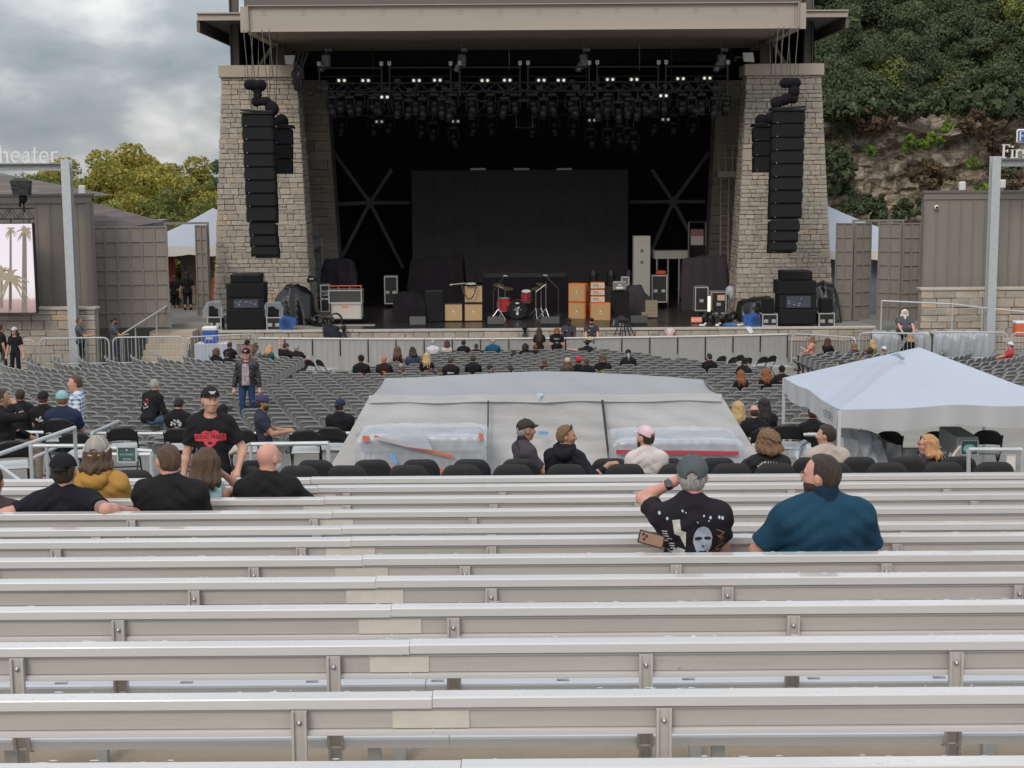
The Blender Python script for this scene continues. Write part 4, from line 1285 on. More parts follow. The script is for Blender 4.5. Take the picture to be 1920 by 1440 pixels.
b.build('tripod',M('stand_grey',(.13,.13,.13),.4,.5),r_)
MB().sph((0,0,h),(.17,.15,.2),10,8).sph((.06,-.03,h-.15),(.1,.1,.18),9,6).build('plastic_bag',plastic_thick,r_,smooth=True)
# black tripod leaning at the barrier, centre right
c = P(1168,604,58.2)
r_ = thing('camera_tripod','black camera tripod behind the barrier, right of two guards','tripod',(c.x,58.15,0))
b = MB()
for dx_ in (-.38,-.14,.1,.3,.5): b.cyl((dx_*.3,.0,c.z+.05),(dx_,-.1,c.z-.62),.022,n=6).cyl((dx_,-.1,c.z-.62),(dx_*1.2,-.1,0),.02,n=6)
b.box((0,0,c.z+.06),(.35,.25,.15),bev=.03).build('legs',black_plastic,r_)


# subwoofer stacks either side
def stack(px,lab,rows):
 for i,(xa,xb,ya,yb,kind) in enumerate(rows):
  a,c = P(xa,ya,58.85),P(xb,yb,58.85); wd,ht = c.x-a.x,a.z-c.z
  pos = ('bottom','second from the bottom','third from the bottom','topmost')[i]
  r_ = thing('subwoofer',f'black speaker cabinet, {pos} of the stack before the {lab} tower','loudspeaker',((a.x+c.x)/2,58.85,c.z),0,'ground stacked speaker cabinets')
  MB().span((-wd/2,.02,.008),(wd/2,1.0,ht),bev=.02).build('cabinet',cab_m,r_)
  if kind == 'sub':
   MB().span((-wd/2+.05,-.005,.05),(wd/2-.05,.025,ht-.05),bev=.01).build('grille',grille_m,r_)
  else:
   MB().span((-wd*.3,-.006,.05),(wd*.35,.025,ht-.05)).build('recess',M('rack_face',(.03,.03,.035),.4,noise=(18,.9),col2=(.10,.11,.14)),r_)
   b = MB(); rg = random.Random(px)
   for k in range(7): b.box((rg.uniform(-.28,.28)*wd,-.015,rg.uniform(.12,ht-.1)),(rg.uniform(.03,.1),.02,.03))
   b.build('cable_plug',M('plug',(.30,.34,.42),.4),r_)


stack(424,'left',[(424,497,580,618,'sub'),(424,495,559.5,579.5,'amp'),(423.5,495,531.5,559,'sub'),(431,487,515,531,'sub')])
stack(1460,'right',[(1461,1531,579.5,609,'sub'),(1461,1530,553,579,'amp'),(1458,1530,526.5,552.5,'sub'),(1467,1523.5,508.5,526,'sub')])
for lab,px0,px1,py0,py1,wrap in (('small black speaker in clear plastic on the left outer road case',390,411,568,593,1),('small black speaker in clear plastic on the left inner road case',501,525,569,593.5,1),('small black speaker on the right inner road case',1430,1451,560,588,0),('small black speaker on the right outer road case',1539,1561,559,586.5,0)):
 a,c = P(px0,py0,58.95),P(px1,py1,58.95); wd,ht = c.x-a.x,a.z-c.z
 r_ = thing('front_fill_speaker',lab,'loudspeaker',((a.x+c.x)/2,58.95,c.z),0,'front fill speakers on road cases')
 MB().span((-wd/2,0,0),(wd/2,.4,ht),bev=.03).build('cabinet',cab_m,r_)
 MB().span((-wd/2+.03,-.01,.03),(wd/2-.03,.012,ht-.03)).build('grille',grille_m,r_)
 if wrap:
  b = MB(); rg = random.Random(px0)
  pts = [(-wd*.5-.04,ht+.04),(wd*.5+.04,ht+.05),(wd*.5+.16,ht*.6),(wd*.5+.12,.1),(wd*.5+.2,-.08),(wd*.42,.0),(wd*.45,ht*.55),(wd*.2,ht*.62),(0,ht*.8),(-wd*.42,ht*.75),(-wd*.48,0),(-wd*.5-.2,-.1),(-wd*.5-.22,ht*.45)]
  b.prism(pts,-.05,-.03); b.span((-wd/2-.03,-.03,ht+.01),(wd/2+.03,.43,ht+.05))
  b.build('plastic_wrap',plastic_film,r_)
# blue air movers
for lab,px,py in (('round blue air mover on the stage lip beside the left road case',536,607),('blue air mover on the stage lip left of the right road case',1413,603)):
 c = P(px,py,58.8)
 r_ = thing('air_mover',lab,'fan',(c.x,58.85,SZ),0,'blue air movers on the stage')
 sg = 1 if px < 900 else -1
 MB().cyl((0,-.14,.27),(0,.14,.27),.25,n=20).span((-.25 if sg > 0 else -.3,-.13,0.01),(.2 if sg > 0 else .24,.13,.16)).add([(0,-.13,.52),(.40*sg,-.13,.42),(.40*sg,-.13,.16),(0,-.13,.1),(0,.13,.52),(.40*sg,.13,.42),(.40*sg,.13,.16),(0,.13,.1)],[(0,1,2,3),(4,7,6,5),(0,4,5,1),(1,5,6,2),(2,6,7,3),(3,7,4,0)]).build('housing',blue_m,r_)
 cx = 0 if sg > 0 else .08
 MB().cyl((cx,-.14,.25),(cx,-.155,.25),.18,n=18).build('inlet',M('inlet',(.012,.02,.06),.6),r_)
 b = MB()
 for rr in (.06,.11,.16):
  b.tube([(cx+rr*math.cos(t_),-.162,.25+rr*math.sin(t_)) for t_ in [i*math.pi/8 for i in range(17)]],.008,4)
 b.build('inlet_guard',M('guard_blue',(.06,.18,.45),.4),r_)
# white paper draped over the edge right, red and white pouch
c = P(1402,610,58.45)
tag(MB().add([(-.1,.3,.015),(.12,.3,.015),(.15,0,.012),(-.08,0,.012),(.22,-.04,-.2),(.08,-.05,-.24),(-.1,.3,.008),(.12,.3,.008),(.15,.01,.004),(-.08,.01,.004),(.22,-.03,-.2),(.08,-.04,-.24)],[(0,1,2,3),(3,2,4,5),(6,9,8,7),(9,11,10,8)]).build('paper_sheet',white_paint,loc=(c.x,58.5,SZ)),'white paper hanging over the stage edge beside the blue air mover','paper')
c = P(1256,620,58.3)
r_ = thing('hanging_pouch','red and white pouch hanging on the stage front, right','pouch',(c.x,58.38,c.z))
MB().prism([(-.16,.12),(.16,.12),(.2,-.02),(.1,-.2),(-.1,-.2),(-.2,-.02)],-.03,.05).build('pouch',M('pouch_red',(.6,.25,.25),.6,noise=(9,.8),col2=(.7,.65,.62)),r_)
b = MB().prism([(-.12,.1),(0,-.18),(.12,.1)],-.036,-.031); b.build('pouch_panel',white_paint,r_)
# small remote cameras on the stage lip
for lab,px,py in (('small black remote camera on the stage lip at the left',645,621),('small black remote camera on the stage lip before the drums',984,620)):
 c = P(px,py,58.35)
 r_ = thing('remote_camera',lab,'camera',(c.x,58.3,c.z),0,'remote cameras on the stage lip')
 MB().sph((0,0,.13),(.11,.11,.12),10,7).box((0,0,-.02),(.1,.12,.14)).cyl((0,0,-.1),(0,0,-.22),.06,.13,8).build('pan_head',black_plastic,r_,smooth=False)
 MB().cyl((0,-.1,.14),(0,-.16,.14),.055,n=10).build('lens',M('lens_glass',(.02,.02,.022),.08,spec=.8),r_)
c = P(625,622,58.4)
blob_cloth('dark_jacket','dark jacket slumped over the stage edge beside the small camera','jacket',[(606,612),(618,609),(632,616),(642,632)],58.3,.5,M('navy_cloth',(.012,.012,.02),.9,bump=(8,.6)),12,zbase=P(640,632,58.3).z)
# cooler on a clothed table left of the stage
c0,c1 = P(378,613,56.5),P(407,643,56.5)
r_ = thing('cooler','blue drinks cooler with a white lid on the covered table','cooler',((c0.x+c1.x)/2,56.5,c1.z))
wd,ht = c1.x-c0.x,c0.z-c1.z
MB().span((-wd/2+.02,0,0),(wd/2-.02,.45,ht*.74),bev=.04).build('tub',M('cooler_blue',(.03,.09,.38),.4),r_)
MB().span((-wd/2,-.02,ht*.745),(wd/2,.47,ht),bev=.04).build('lid',white_paint,r_)
b = MB()
for i in range(5): b.prism([(-.13+i*.055,ht*.22),(-.10+i*.055,ht*.22),(-.08+i*.055,ht*.4),(-.11+i*.055,ht*.42)],-.006,0.002)
b.build('emblem',white_paint,r_)
a,c = P(366,645,56.4),P(430,700,56.4)
r_ = thing('covered_table','folding table under a white cloth left of the stage','table',((a.x+c.x)/2,56.4,0))
wd = c.x-a.x
MB().span((-wd/2,-.05,a.z-.03),(wd/2,.75,a.z)).build('tabletop',white_paint,r_)
drape(MB(),-wd/2-.02,wd/2+.3,.05,a.z,-.07,.03,30,7).build('tablecloth',white_fab,r_,smooth=True)
for x in (-wd/2+.1,wd/2-.1):
 for y in (.02,.65): MB().cyl((x,y,0),(x,y,a.z-.03),.02,n=6).build('leg',galv,r_)
# moving light fixtures standing on the deck behind the orange cabinets
for i,px in enumerate((1113,1146,1179)):
 c = P(px,520,67)
 r_ = thing('floor_light',f'dark moving light standing upright behind the orange cabinets, {nth(i + 1)} from the left','stage light',(c.x,67,SZ),0,'moving lights standing on the deck')
 h = c.z-SZ
 MB().span((-.25,-.2,0),(.25,.2,h-.35)).build('road_base',black_case,r_)
 MB().box((0,0,h-.27),(.36,.3,.14),bev=.03).build('base',mh_m,r_)
 MB().cyl((0,0,h-.15),(0,0,h+.1),.16,.17,12).cyl((0,0,h+.1),(0,0,h+.32),.17,.11,12).build('lamp_head',mh_m,r_)
 for s_ in (-1,1): MB().box((s_*.2,0,h-.02),(.05,.15,.4),bev=.02).build('yoke',mh_m,r_)
# cable ramp strip and floor tape
tag(MB().span((-1.1,-.12,0.0),(1.1,.12,.03)).build('floor_panel',M('floor_panel',(.38,.35,.3),.8,noise=(4,.3)),loc=(P(650,605,60.2).x,60.2,SZ)),'pale plywood sheet on the stage floor before the white case','plywood')
# catwalk with ladder at the right inside wall
c = P(1366,310,69)
r_ = thing('catwalk','small brown steel catwalk with railing inside the right wall','catwalk',(c.x,69,0))
za_,zb2_ = P(1366,321,69).z,P(1366,332,69).z
hw = 0.45
b = MB().span((-hw,0,zb2_),(hw,3,za_)); b.build('deck',beam_m,r_)
b = MB(); zt_ = P(1366,273,69).z
for x in (-hw,-hw*.3,hw*.4,hw): b.cyl((x,0,za_),(x,0,zt_),.03,n=5)
for z in (zt_,(zt_+za_)/2): b.cyl((-hw,0,z),(hw,0,z),.03,n=5)
b.build('railing',beam_m,r_)
b = MB()
for x in (-.25,.1): b.cyl((x,.5,SZ+1),(x,.5,zb2_),.035,n=5)
for k in range(16): b.cyl((-.25,.5,SZ+1.2+k*.27),(.1,.5,SZ+1.2+k*.27),.018,n=4)
b.build('ladder',beam_m,r_)
# ------------------------------------------------------------------ barrier in front of the stage
BARR = [P(482+52.6*i,660,56.6).x for i in range(20)]
bar_m = M('barrier_metal',(0.36,0.35,0.335),0.55,0.1,noise=(2.6,0.5),col2=(.26,.255,.25),sx=(1,1,.25),bump=(14,.15),var=.06)
bar_top = M('barrier_top',(0.62,0.59,0.54),0.45,noise=(3,.2))
def barr_d(x): return 56.2+0.8*(x/9.7) ** 2
for i in range(19):
 x0,x1 = BARR[i],BARR[i+1]
 d0,d1 = barr_d(x0),barr_d(x1); L = math.hypot(x1-x0,d1-d0)
 r_ = thing('stage_barrier',f'grey steel crowd barrier section, {nth(i + 1)} from the left, before the stage','barrier',((x0+x1)/2,(d0+d1)/2,0),math.atan2(d1-d0,x1-x0),'steel barrier sections before the stage')
 MB().span((-L/2+.006,0,.03),(L/2-.006,.025,1.14)).build('panel',bar_m,r_)
 b = MB()
 for k in range(5): b.span((-L/2+.09+k*(L-.18)/4-.018,-.012,.05),(-L/2+.09+k*(L-.18)/4+.018,0,1.12))
 b.build('rib',bar_m,r_)
 MB().span((-L/2+.004,-.05,1.142),(L/2-.004,.10,1.20),bev=.015).build('top_rail',bar_top,r_)
 MB().span((L/2-.04,-.03,.55 if i % 3 else .3),(L/2-.004,-.002,1.185 if i % 2 else 1.14)).build('coupling',black_plastic,r_)
 MB().span((-L/2+.01,-1.0,0.002),(L/2-.01,0,.025)).build('foot_plate',galv,r_)

# ------------------------------------------------------------------ steel crowd fences
def crowd_fence(label,a,c,group='steel crowd control fences',bars=None):
 """a, c: foot points of the two ends"""
 a,c = Vector(a),Vector(c); d = c-a; L = math.hypot(d.x,d.y)
 r_ = thing('crowd_fence',label,'fence',a,math.atan2(d.y,d.x),group)
 H = 1.08; q = .028
 pts = [(0.02,0,.0),(0.02,0,H-.18)]+[(0.02+.18*(1-math.cos(t)),0,H-.18+.18*math.sin(t)) for t in (R(30),R(60),R(90))]
 pts += [(L-.02-.18*(1-math.cos(t)),0,H-.18+.18*math.sin(t)) for t in (R(90),R(60),R(30))]+[(L-.02,0,H-.18),(L-.02,0,.0)]
 MB().tube(pts,q,7).cyl((.02,0,.2),(L-.02,0,.2),q*.8,n=6).build('frame',galv,r_)
 n = bars or max(6,int(L/.125)); bme = MB().cyl((0,0,.2),(0,0,H),.009,n=5).mesh('bar',galv)
 for i in range(1,n): ob('bar',bme,r_,loc=(.02+(L-.04)*i/n,0,0))
 MB().span((.0,-.25,0),(.05,.25,.02)).span((L-.05,-.25,0),(L,.25,.02)).build('foot',galv,r_)


def fence_px(lab,xa,xb,ya,yb,D0,D1):
 a,c = P(xa,ya,D0),P(xb,yb,D1)
 crowd_fence(lab,(a.x,D0,a.z-1.08),(c.x,D1,c.z-1.08))


fence_px('short steel crowd fence at the far left under the stone wall',28,66,638,638,52.6,52.6)
fence_px('steel crowd fence behind the standing guard, left',73,205,635,633.5,52.6,52.8)
fence_px('steel crowd fence at the foot of the left handrail',210,345,633,632.5,53,53.2)
fence_px('steel crowd fence in front of the covered table, left',349,480,632.5,631.5,53.4,54.4)
fence_px('steel crowd fence right after the stage barrier',1484,1606,625.5,624,55.5,54)
fence_px('steel crowd fence the bearded guard leans on',1610,1746,623.5,622.5,53.6,53)
fence_px('steel crowd fence before plastic covered goods, right',1751,1890,622.5,622,52.6,52.3)
fence_px('steel crowd fence at the right edge of the photo',1896,1990,624,623.5,52.2,52)

# ------------------------------------------------------------------ side buildings
def clad_wall(root,x0,x1,y,z0,z1,step=.45,cap=.25,batten=True):
 """vertical boards with battens and a cap flashing, facing the camera"""
 n = max(2,int((x1-x0)/step)); s_ = (x1-x0)/n
 for i in range(n):
  MB().span((x0+i*s_+.012,y,z0),(x0+(i+1)*s_-.012,y+.05,z1-cap)).build('board',wood_panel,root)
 for i in range(n+1):
  MB().span((x0+i*s_-.03,y-.025,z0),(x0+i*s_+.03,y+.002,z1-cap-.002)).build('batten',trim_m,root)
 MB().span((x0-.06,y-.05,z1-cap),(x1+.06,y+.1,z1)).build('cap_board',trim_m,root)
 MB().span((x0-.1,y-.09,z1+.002),(x1+.1,y+.3,z1+.09)).build('roof_edge',M('roof_edge',(.14,.12,.11),.6),root)


def stone_wall(lab,x0,x1,D,z0,z1,hrow,wst,limit=260,thick=.5,group='low stone walls'):
 r_ = thing('stone_wall',lab,'wall',(0,D,0),0,group)
 MB().span((x0,.1,z0),(x1,thick,z1)).build('core',mortar_m,r_)
 rg = random.Random(int(D*10+x0))
 lay_stones(r_,[(stone_face(z0,z1,lambda z: (x0,x1),rg,hrow,wst),Matrix.Translation((0,.06,0)),.14)],limit)
 MB().span((x0-.05,-.06,z1+.002),(x1+.05,thick+.05,z1+.10),bev=.02).build('coping',capstone,r_)
 return r_


LD = 55.5
bl = thing('service_building','brown board clad service building at the left with a hip roof','building',(0,LD,0))
zl0,zl1 = P(80,590,LD).z,P(80,368,LD).z
xl0,xl1 = P(-160,400,LD).x,P(169,400,LD).x
clad_wall(bl,xl0,xl1,0,zl0,zl1)
MB().span((xl0,.06,-.2),(xl1,.5,zl1-.26)).build('wall',wood_panel,bl)
MB().span((xl1-.16,-.05,zl0),(xl1+.02,-.028,zl1-.26)).build('corner_board',trim_m,bl)


def hip_roof(root,x0,x1,y0,y1,ze,zr,inset,name='roof'):
 """hip roof of overlapping shingle courses"""
 cx0,cx1,cy = x0+inset,x1-inset,(y0+y1)/2
 n = 14
 b = MB()
 for i in range(n):
  t0,t1 = i/n,(i+1)/n
  def ring(t,dz): return [(x0+(cx0-x0)*t,y0+(cy-y0)*t,ze+(zr-ze)*t+dz),(x1+(cx1-x1)*t,y0+(cy-y0)*t,ze+(zr-ze)*t+dz),(x1+(cx1-x1)*t,y1+(cy-y1)*t,ze+(zr-ze)*t+dz),(x0+(cx0-x0)*t,y1+(cy-y1)*t,ze+(zr-ze)*t+dz)]
  a,c = ring(t0,.004),ring(min(1,t1),0.0)
  for k in range(4): b.add([a[k],a[(k+1) % 4],c[(k+1) % 4],c[k]],[(0,1,2,3)])
 b.build(name,shingle_m,root)


pk = P(0,322,62)
hip_roof(bl,P(-700,370,57).x,P(114,370,57).x,1.0,9,P(110,372,56.5).z,P(-10,318,60.5).z,4.0)
hb = thing('rear_building','dark shingle roof of a low building behind the left gate','building',(0,64,0))
hx0_,hx1_ = P(-120,420,64).x,P(237,424,64).x
MB().span((hx0_+.4,.4,-.2),(hx1_-.4,10,P(200,424,64).z-.02)).build('wall',wood_panel,hb)
hip_roof(hb,hx0_,hx1_,0,7,P(235,426,64).z,P(150,372,67).z,3.0)
stone_wall('low stone wall under the left building and its screen',P(-160,600,54.4).x,P(178,600,54.4).x,54.4,-.1,P(90,582,54.4).z,(.2,.34),(.3,.8),240,.5)
# right building
RDp = 56.0
br_ = thing('service_building','brown board clad service building at the right below the cliff','building',(0,RDp,0))
zr0,zr1 = P(1800,548,RDp).z,P(1800,362,RDp).z
xr0,xr1 = P(1734,400,RDp).x,P(2100,400,RDp).x
clad_wall(br_,xr0,xr1,0,zr0,zr1,.43,.22)
MB().span((xr0,.06,-.2),(xr1,.5,zr1-.24)).build('wall',wood_panel,br_)
MB().span((xr0-.05,-.035,zr0-.08),(xr1,.12,zr0-.002)).build('sill_board',trim_m,br_)
stone_wall('low stone wall under the right building behind the ramp rail',P(1727,600,54.9).x,P(2100,600,54.9).x,54.9,-.1,P(1820,545,54.9).z,(.2,.34),(.35,.95),260,.5)
for lab,px,py,D_ in (('white utility box on the left building roof edge',154,356,55.8),('white utility box on the right building roof edge',1804,349,56.3),('grey utility box beside the right steel post',1879,345,57.2)):
 c = P(px,py,D_)
 r_ = thing('utility_box',lab,'utility box',(c.x,c.y,c.z),0,'utility boxes on roof edges')
 MB().box((0,0,0),(.23,.18,.32),bev=.03).build('shell',M('box_white',(.62,.62,.6),.5,var=.1),r_)
 MB().span((-.04,-.04,-.30),(.04,.04,-.16)).build('mount',galv_dark,r_)
c = P(1756,388.5,RDp-.12)
r_ = thing('security_camera','white dome security camera on the right building wall','camera',c)
MB().sph((0,0,0),.085,12,8).build('shell',white_paint,r_,smooth=True); MB().cyl((0,-.05,0),(0,-.09,-.01),.045,n=12).build('lens',black_plastic,r_)

# steel posts with sign beams
def ibeam(b,a,c,w,d,up=(0,1,0)):
 """I section from a to c; flanges face the camera"""
 a,c = Vector(a),Vector(c); v = c-a
 if abs(v.z) > abs(v.x):
  b.span((a.x-w/2,a.y-d/2,a.z),(a.x+w/2,a.y-d/2+.025,c.z)).span((a.x-w/2,a.y+d/2-.025,a.z),(a.x+w/2,a.y+d/2,c.z)).span((a.x-.015,a.y-d/2+.025,a.z),(a.x+.015,a.y+d/2-.025,c.z))
 else:
  b.span((a.x,a.y-w/2,a.z-d/2),(c.x,a.y+w/2,a.z-d/2+.03)).span((a.x,a.y-w/2,a.z+d/2-.03),(c.x,a.y+w/2,a.z+d/2)).span((a.x,a.y-.015,a.z-d/2+.03),(c.x,a.y+.015,a.z+d/2-.03))


# letters: serif strokes drawn as outlines
def stroke(pts,w0,w1=None):
 """thick polyline -> closed outline"""
 w1 = w0 if w1 is None else w1
 n = len(pts); Lp,Rp = [],[]
 for i in range(n):
  a = Vector(pts[max(0,i-1)]); c = Vector(pts[min(n-1,i+1)]); t = (c-a).normalized(); nn_ = Vector((-t.y,t.x))
  w = (w0+(w1-w0)*i/(n-1))/2
  p = Vector(pts[i]); Lp.append(tuple(p+nn_*w)); Rp.append(tuple(p-nn_*w))
 return Lp+Rp[::-1]


def arc(cx,cy,rx,ry,a0,a1,n=10): return [(cx+rx*math.cos(R(a0+(a1-a0)*i/n)),cy+ry*math.sin(R(a0+(a1-a0)*i/n))) for i in range(n+1)]


def rect(x0,y0,x1,y1): return [(x0,y0),(x1,y0),(x1,y1),(x0,y1)]


LET = {  # x-height 0.62, cap 1.0; (advance, outlines)
 't': (.44,[rect(.14,.08,.26,.86),rect(.02,.56,.40,.63),stroke(arc(.28,.12,.09,.12,180,320),.09,.05)]),
 'h': (.72,[rect(.10,0,.22,1.0),rect(.48,0,.60,.46),stroke(arc(.35,.42,.19,.19,165,0),.06,.11),rect(.02,0,.30,.05),rect(.40,0,.68,.05),rect(.02,.95,.16,1.0)]),
 'e': (.62,[stroke(arc(.31,.31,.24,.29,0,180),.06,.12),stroke(arc(.31,.31,.24,.29,180,325),.12,.05),rect(.10,.31,.56,.37)]),
 'a': (.60,[rect(.38,.04,.50,.44),stroke(arc(.30,.44,.14,.16,0,150),.11,.07),stroke(arc(.26,.17,.17,.15,60,330),.06,.11),rect(.48,0,.58,.06)]),
 'r': (.50,[rect(.10,0,.22,.62),stroke(arc(.36,.42,.15,.17,165,40),.06,.12),rect(.02,0,.32,.05),rect(.02,.57,.16,.62)]),
 'F': (.66,[rect(.10,0,.23,1.0),rect(.02,0,.36,.06),rect(.02,.94,.62,1.0),rect(.22,.49,.48,.555),rect(.56,.78,.62,.96),rect(.43,.40,.48,.64)]),
 'i': (.34,[rect(.10,0,.22,.62),rect(.01,0,.31,.05),rect(.02,.57,.14,.62),arc(.16,.82,.075,.075,0,330,10)]),
 's': (.50,[stroke(arc(.25,.45,.15,.14,20,260),.06,.1),stroke(arc(.25,.17,.17,.15,80,-160),.1,.06)]),
}


def letters(root,word,x0,z0,h,y,mat_,dep=.07,right=None):
 tot = sum(LET[ch][0] for ch in word)*h
 x = x0 if right is None else right-tot
 for ch in word:
  b = MB()
  for k,poly in enumerate(LET[ch][1]): b.prism([(x+p[0]*h,z0+p[1]*h) for p in poly],y-k*.0015,y+dep)
  b.build('letter',mat_,root)
  x += LET[ch][0]*h


sign_white = M('sign_white',(0.72,0.71,0.68),0.45)
LP = 53.9
r_ = thing('sign_gantry','grey steel gantry at the left carrying white theater letters','sign',(0,LP,0))
xp = P(131,450,LP).x; zt_ = P(125,299,LP).z
b = MB(); ibeam(b,(xp,0,-.1),(xp,0,zt_),.30,.36); b.build('post',galv,r_)
zb_a,zb_c = P(60,306,LP).z,P(60,320,LP).z
b = MB(); ibeam(b,(P(-260,312,LP).x,0,(zb_a+zb_c)/2),(xp-.16,0,(zb_a+zb_c)/2),.32,zb_a-zb_c); b.build('beam',galv_dark,r_)
letters(r_,'theater',0,zb_a+.03,.59,-.05,sign_white,right=P(110,300,LP).x)
b = MB(); ibeam(b,(xp-.22,.32,-.1),(xp-.22,.32,zt_-.3),.10,.16); b.build('rear_post',galv_dark,r_)
RP = 54.3
r_ = thing('sign_gantry','grey steel gantry at the right with white letters and a blue logo','sign',(0,RP,0))
xp2 = P(1861,450,RP).x; zt2 = P(1864,293,RP).z
b = MB(); ibeam(b,(xp2,0,-.1),(xp2,0,zt2),.30,.36); b.build('post',galv,r_)
za3,zc3 = P(1900,297,RP).z,P(1900,312,RP).z
b = MB(); ibeam(b,(xp2+.16,0,(za3+zc3)/2),(P(2150,300,RP).x,0,(za3+zc3)/2),.32,za3-zc3); b.build('beam',galv_dark,r_)
letters(r_,'First',P(1877,295,RP).x,za3+.02,.46,-.05,sign_white)
a,c = P(1906,242,RP),P(1960,268,RP)
b = MB().span((a.x,-.06,c.z),(c.x,.04,a.z),bev=.06); b.build('logo_panel',sign_white,r_)
b = MB().span((a.x+.04,-.068,c.z+.04),(c.x-.04,-.0605,a.z-.04)); lp_ = b.build('logo_face',M('logo_blue',(.04,.10,.30),.5),r_)
b = MB()
for poly in LET['F'][1]: b.prism([(a.x+.06+p[0]*.36,c.z+.06+p[1]*.36) for p in poly],-.076,-.0685)
b.build('logo_letter',sign_white,r_)

# side screen with a palm beach picture, hung from a short truss
SD = 53.5
a,c = P(-130,421,SD),P(65,586,SD)
vs_ = thing('side_screen','lit side screen showing palm trees on a pink beach, left edge','screen',(c.x,SD,0))
wd = c.x-a.x; ht = a.z-c.z
sm = bpy.data.materials.new('screen_sky'); sm.use_nodes = True
t_ = sm.node_tree; bs = t_.nodes['Principled BSDF']; bs.inputs['Base Color'].default_value = (.02,.02,.02,1); bs.inputs['Roughness'].default_value = .5
tcn = t_.nodes.new('ShaderNodeTexCoord'); spx = t_.nodes.new('ShaderNodeSeparateXYZ'); t_.links.new(tcn.outputs['Generated'],spx.inputs[0])
rp = ramp(t_,[(0.0,(.36,.25,.25)),(.14,(.55,.38,.37)),(.17,(.84,.72,.74)),(.32,(.92,.84,.88)),(1.0,(.86,.80,.90))]); t_.links.new(spx.outputs['Z'],rp.inputs[0])
t_.links.new(rp.outputs[0],bs.inputs['Emission Color']); bs.inputs['Emission Strength'].default_value = .95
MB().span((-wd,0,c.z),(0,.16,a.z)).build('picture',sm,vs_)
MB().span((-wd-.05,.17,c.z-.03),(.03,.4,a.z+.03)).build('cabinet',black_case,vs_)
pm = M('palm_picture',(.13,.11,.10),.6,emit=.9,noise=(20,.4)); pg = M('palm_picture_leaf',(.17,.14,.09),.6,emit=.9,noise=(9,.6),col2=(.36,.32,.25))
b1,b2 = MB(),MB(); rg = random.Random(2)
def frond(b,x,z,ang,L,w):
 pts = [(x+L*t_*math.cos(R(ang)),z+L*t_*math.sin(R(ang))-L*.55*t_*t_) for t_ in [i/6 for i in range(7)]]
 b.prism(stroke(pts,w,.015),-.006-rg.uniform(0,.002),-.003)
def palm(px,pyt,pyb,w,cr,n=11,lean=0):
 q0,q1 = P(px,pyb,SD),P(px+lean,pyt,SD); x0,x1 = q0.x-c.x,q1.x-c.x
 b1.prism([(x0-w,max(q0.z,c.z)),(x0+w,max(q0.z,c.z)),(x1+w*.7,q1.z),(x1-w*.7,q1.z)],-.005,-.002)
 for k in range(n): frond(b2,x1,q1.z+.03,rg.uniform(-60,240),cr*rg.uniform(.7,1.1),cr*.22)
palm(20,432,580,.05,.22,16); palm(46,434,590,.10,.36,24); palm(3,512,578,.06,.5,13); palm(19,522,590,.05,.75,13)
b1.v = [(min(x,-.002),y,z) for x,y,z in b1.v]; b2.v = [(min(x,-.002),y,min(z,a.z-.002)) for x,y,z in b2.v]
b1.build('palm_trunk',pm,vs_); b2.build('palm_leaf',pg,vs_)
r_ = thing('short_truss','short black truss holding the left side screen','truss',(0,SD,0))
q0,q1 = P(-140,392,SD),P(60,392,SD); hq = q0.z-P(0,411,SD).z
b = MB(); lattice(b,(q0.x,-.1,q0.z),(q1.x,-.1,q0.z),hq,.35,.5,.022); b.build('lattice',M('truss_blk',(.012,.011,.011),.6),r_)
b = MB()
for px in (18,52): b.cyl((P(px,400,SD).x,.1,q0.z-hq),(P(px,400,SD).x,.1,a.z),.02,n=5)
b.build('hanger',black_plastic,r_)
c = P(40,352,SD)
r_ = thing('bagged_motor','chain motor wrapped in a shiny black bag under the left gantry','chain motor',c)
MB().add([(-.34,-.16,.24),(.32,-.16,.24),(.32,.2,.24),(-.34,.2,.24),(-.24,-.2,-.26),(.27,-.2,-.26),(.27,.2,-.26),(-.24,.2,-.26),(-.2,-.1,.33),(.2,-.1,.33),(.2,.15,.33),(-.2,.15,.33)],[(0,1,5,4),(1,2,6,5),(2,3,7,6),(3,0,4,7),(4,5,6,7),(0,8,9,1),(1,9,10,2),(2,10,11,3),(3,11,8,0),(8,11,10,9)]).build('bag',black_bag,r_)
MB().sph((.05,-.02,-.36),(.15,.13,.18),10,7).cyl((-.05,0,-.3),(-.08,0,-.66),.04,n=6).cyl((.06,0,-.4),(.06,0,-.8),.03,n=6).build('motor',black_cloth,r_,smooth=True)
MB().cyl((0,0,.33),(0,0,.62),.03,n=6).box((0,0,.5),(.12,.1,.1)).build('hook',galv,r_)

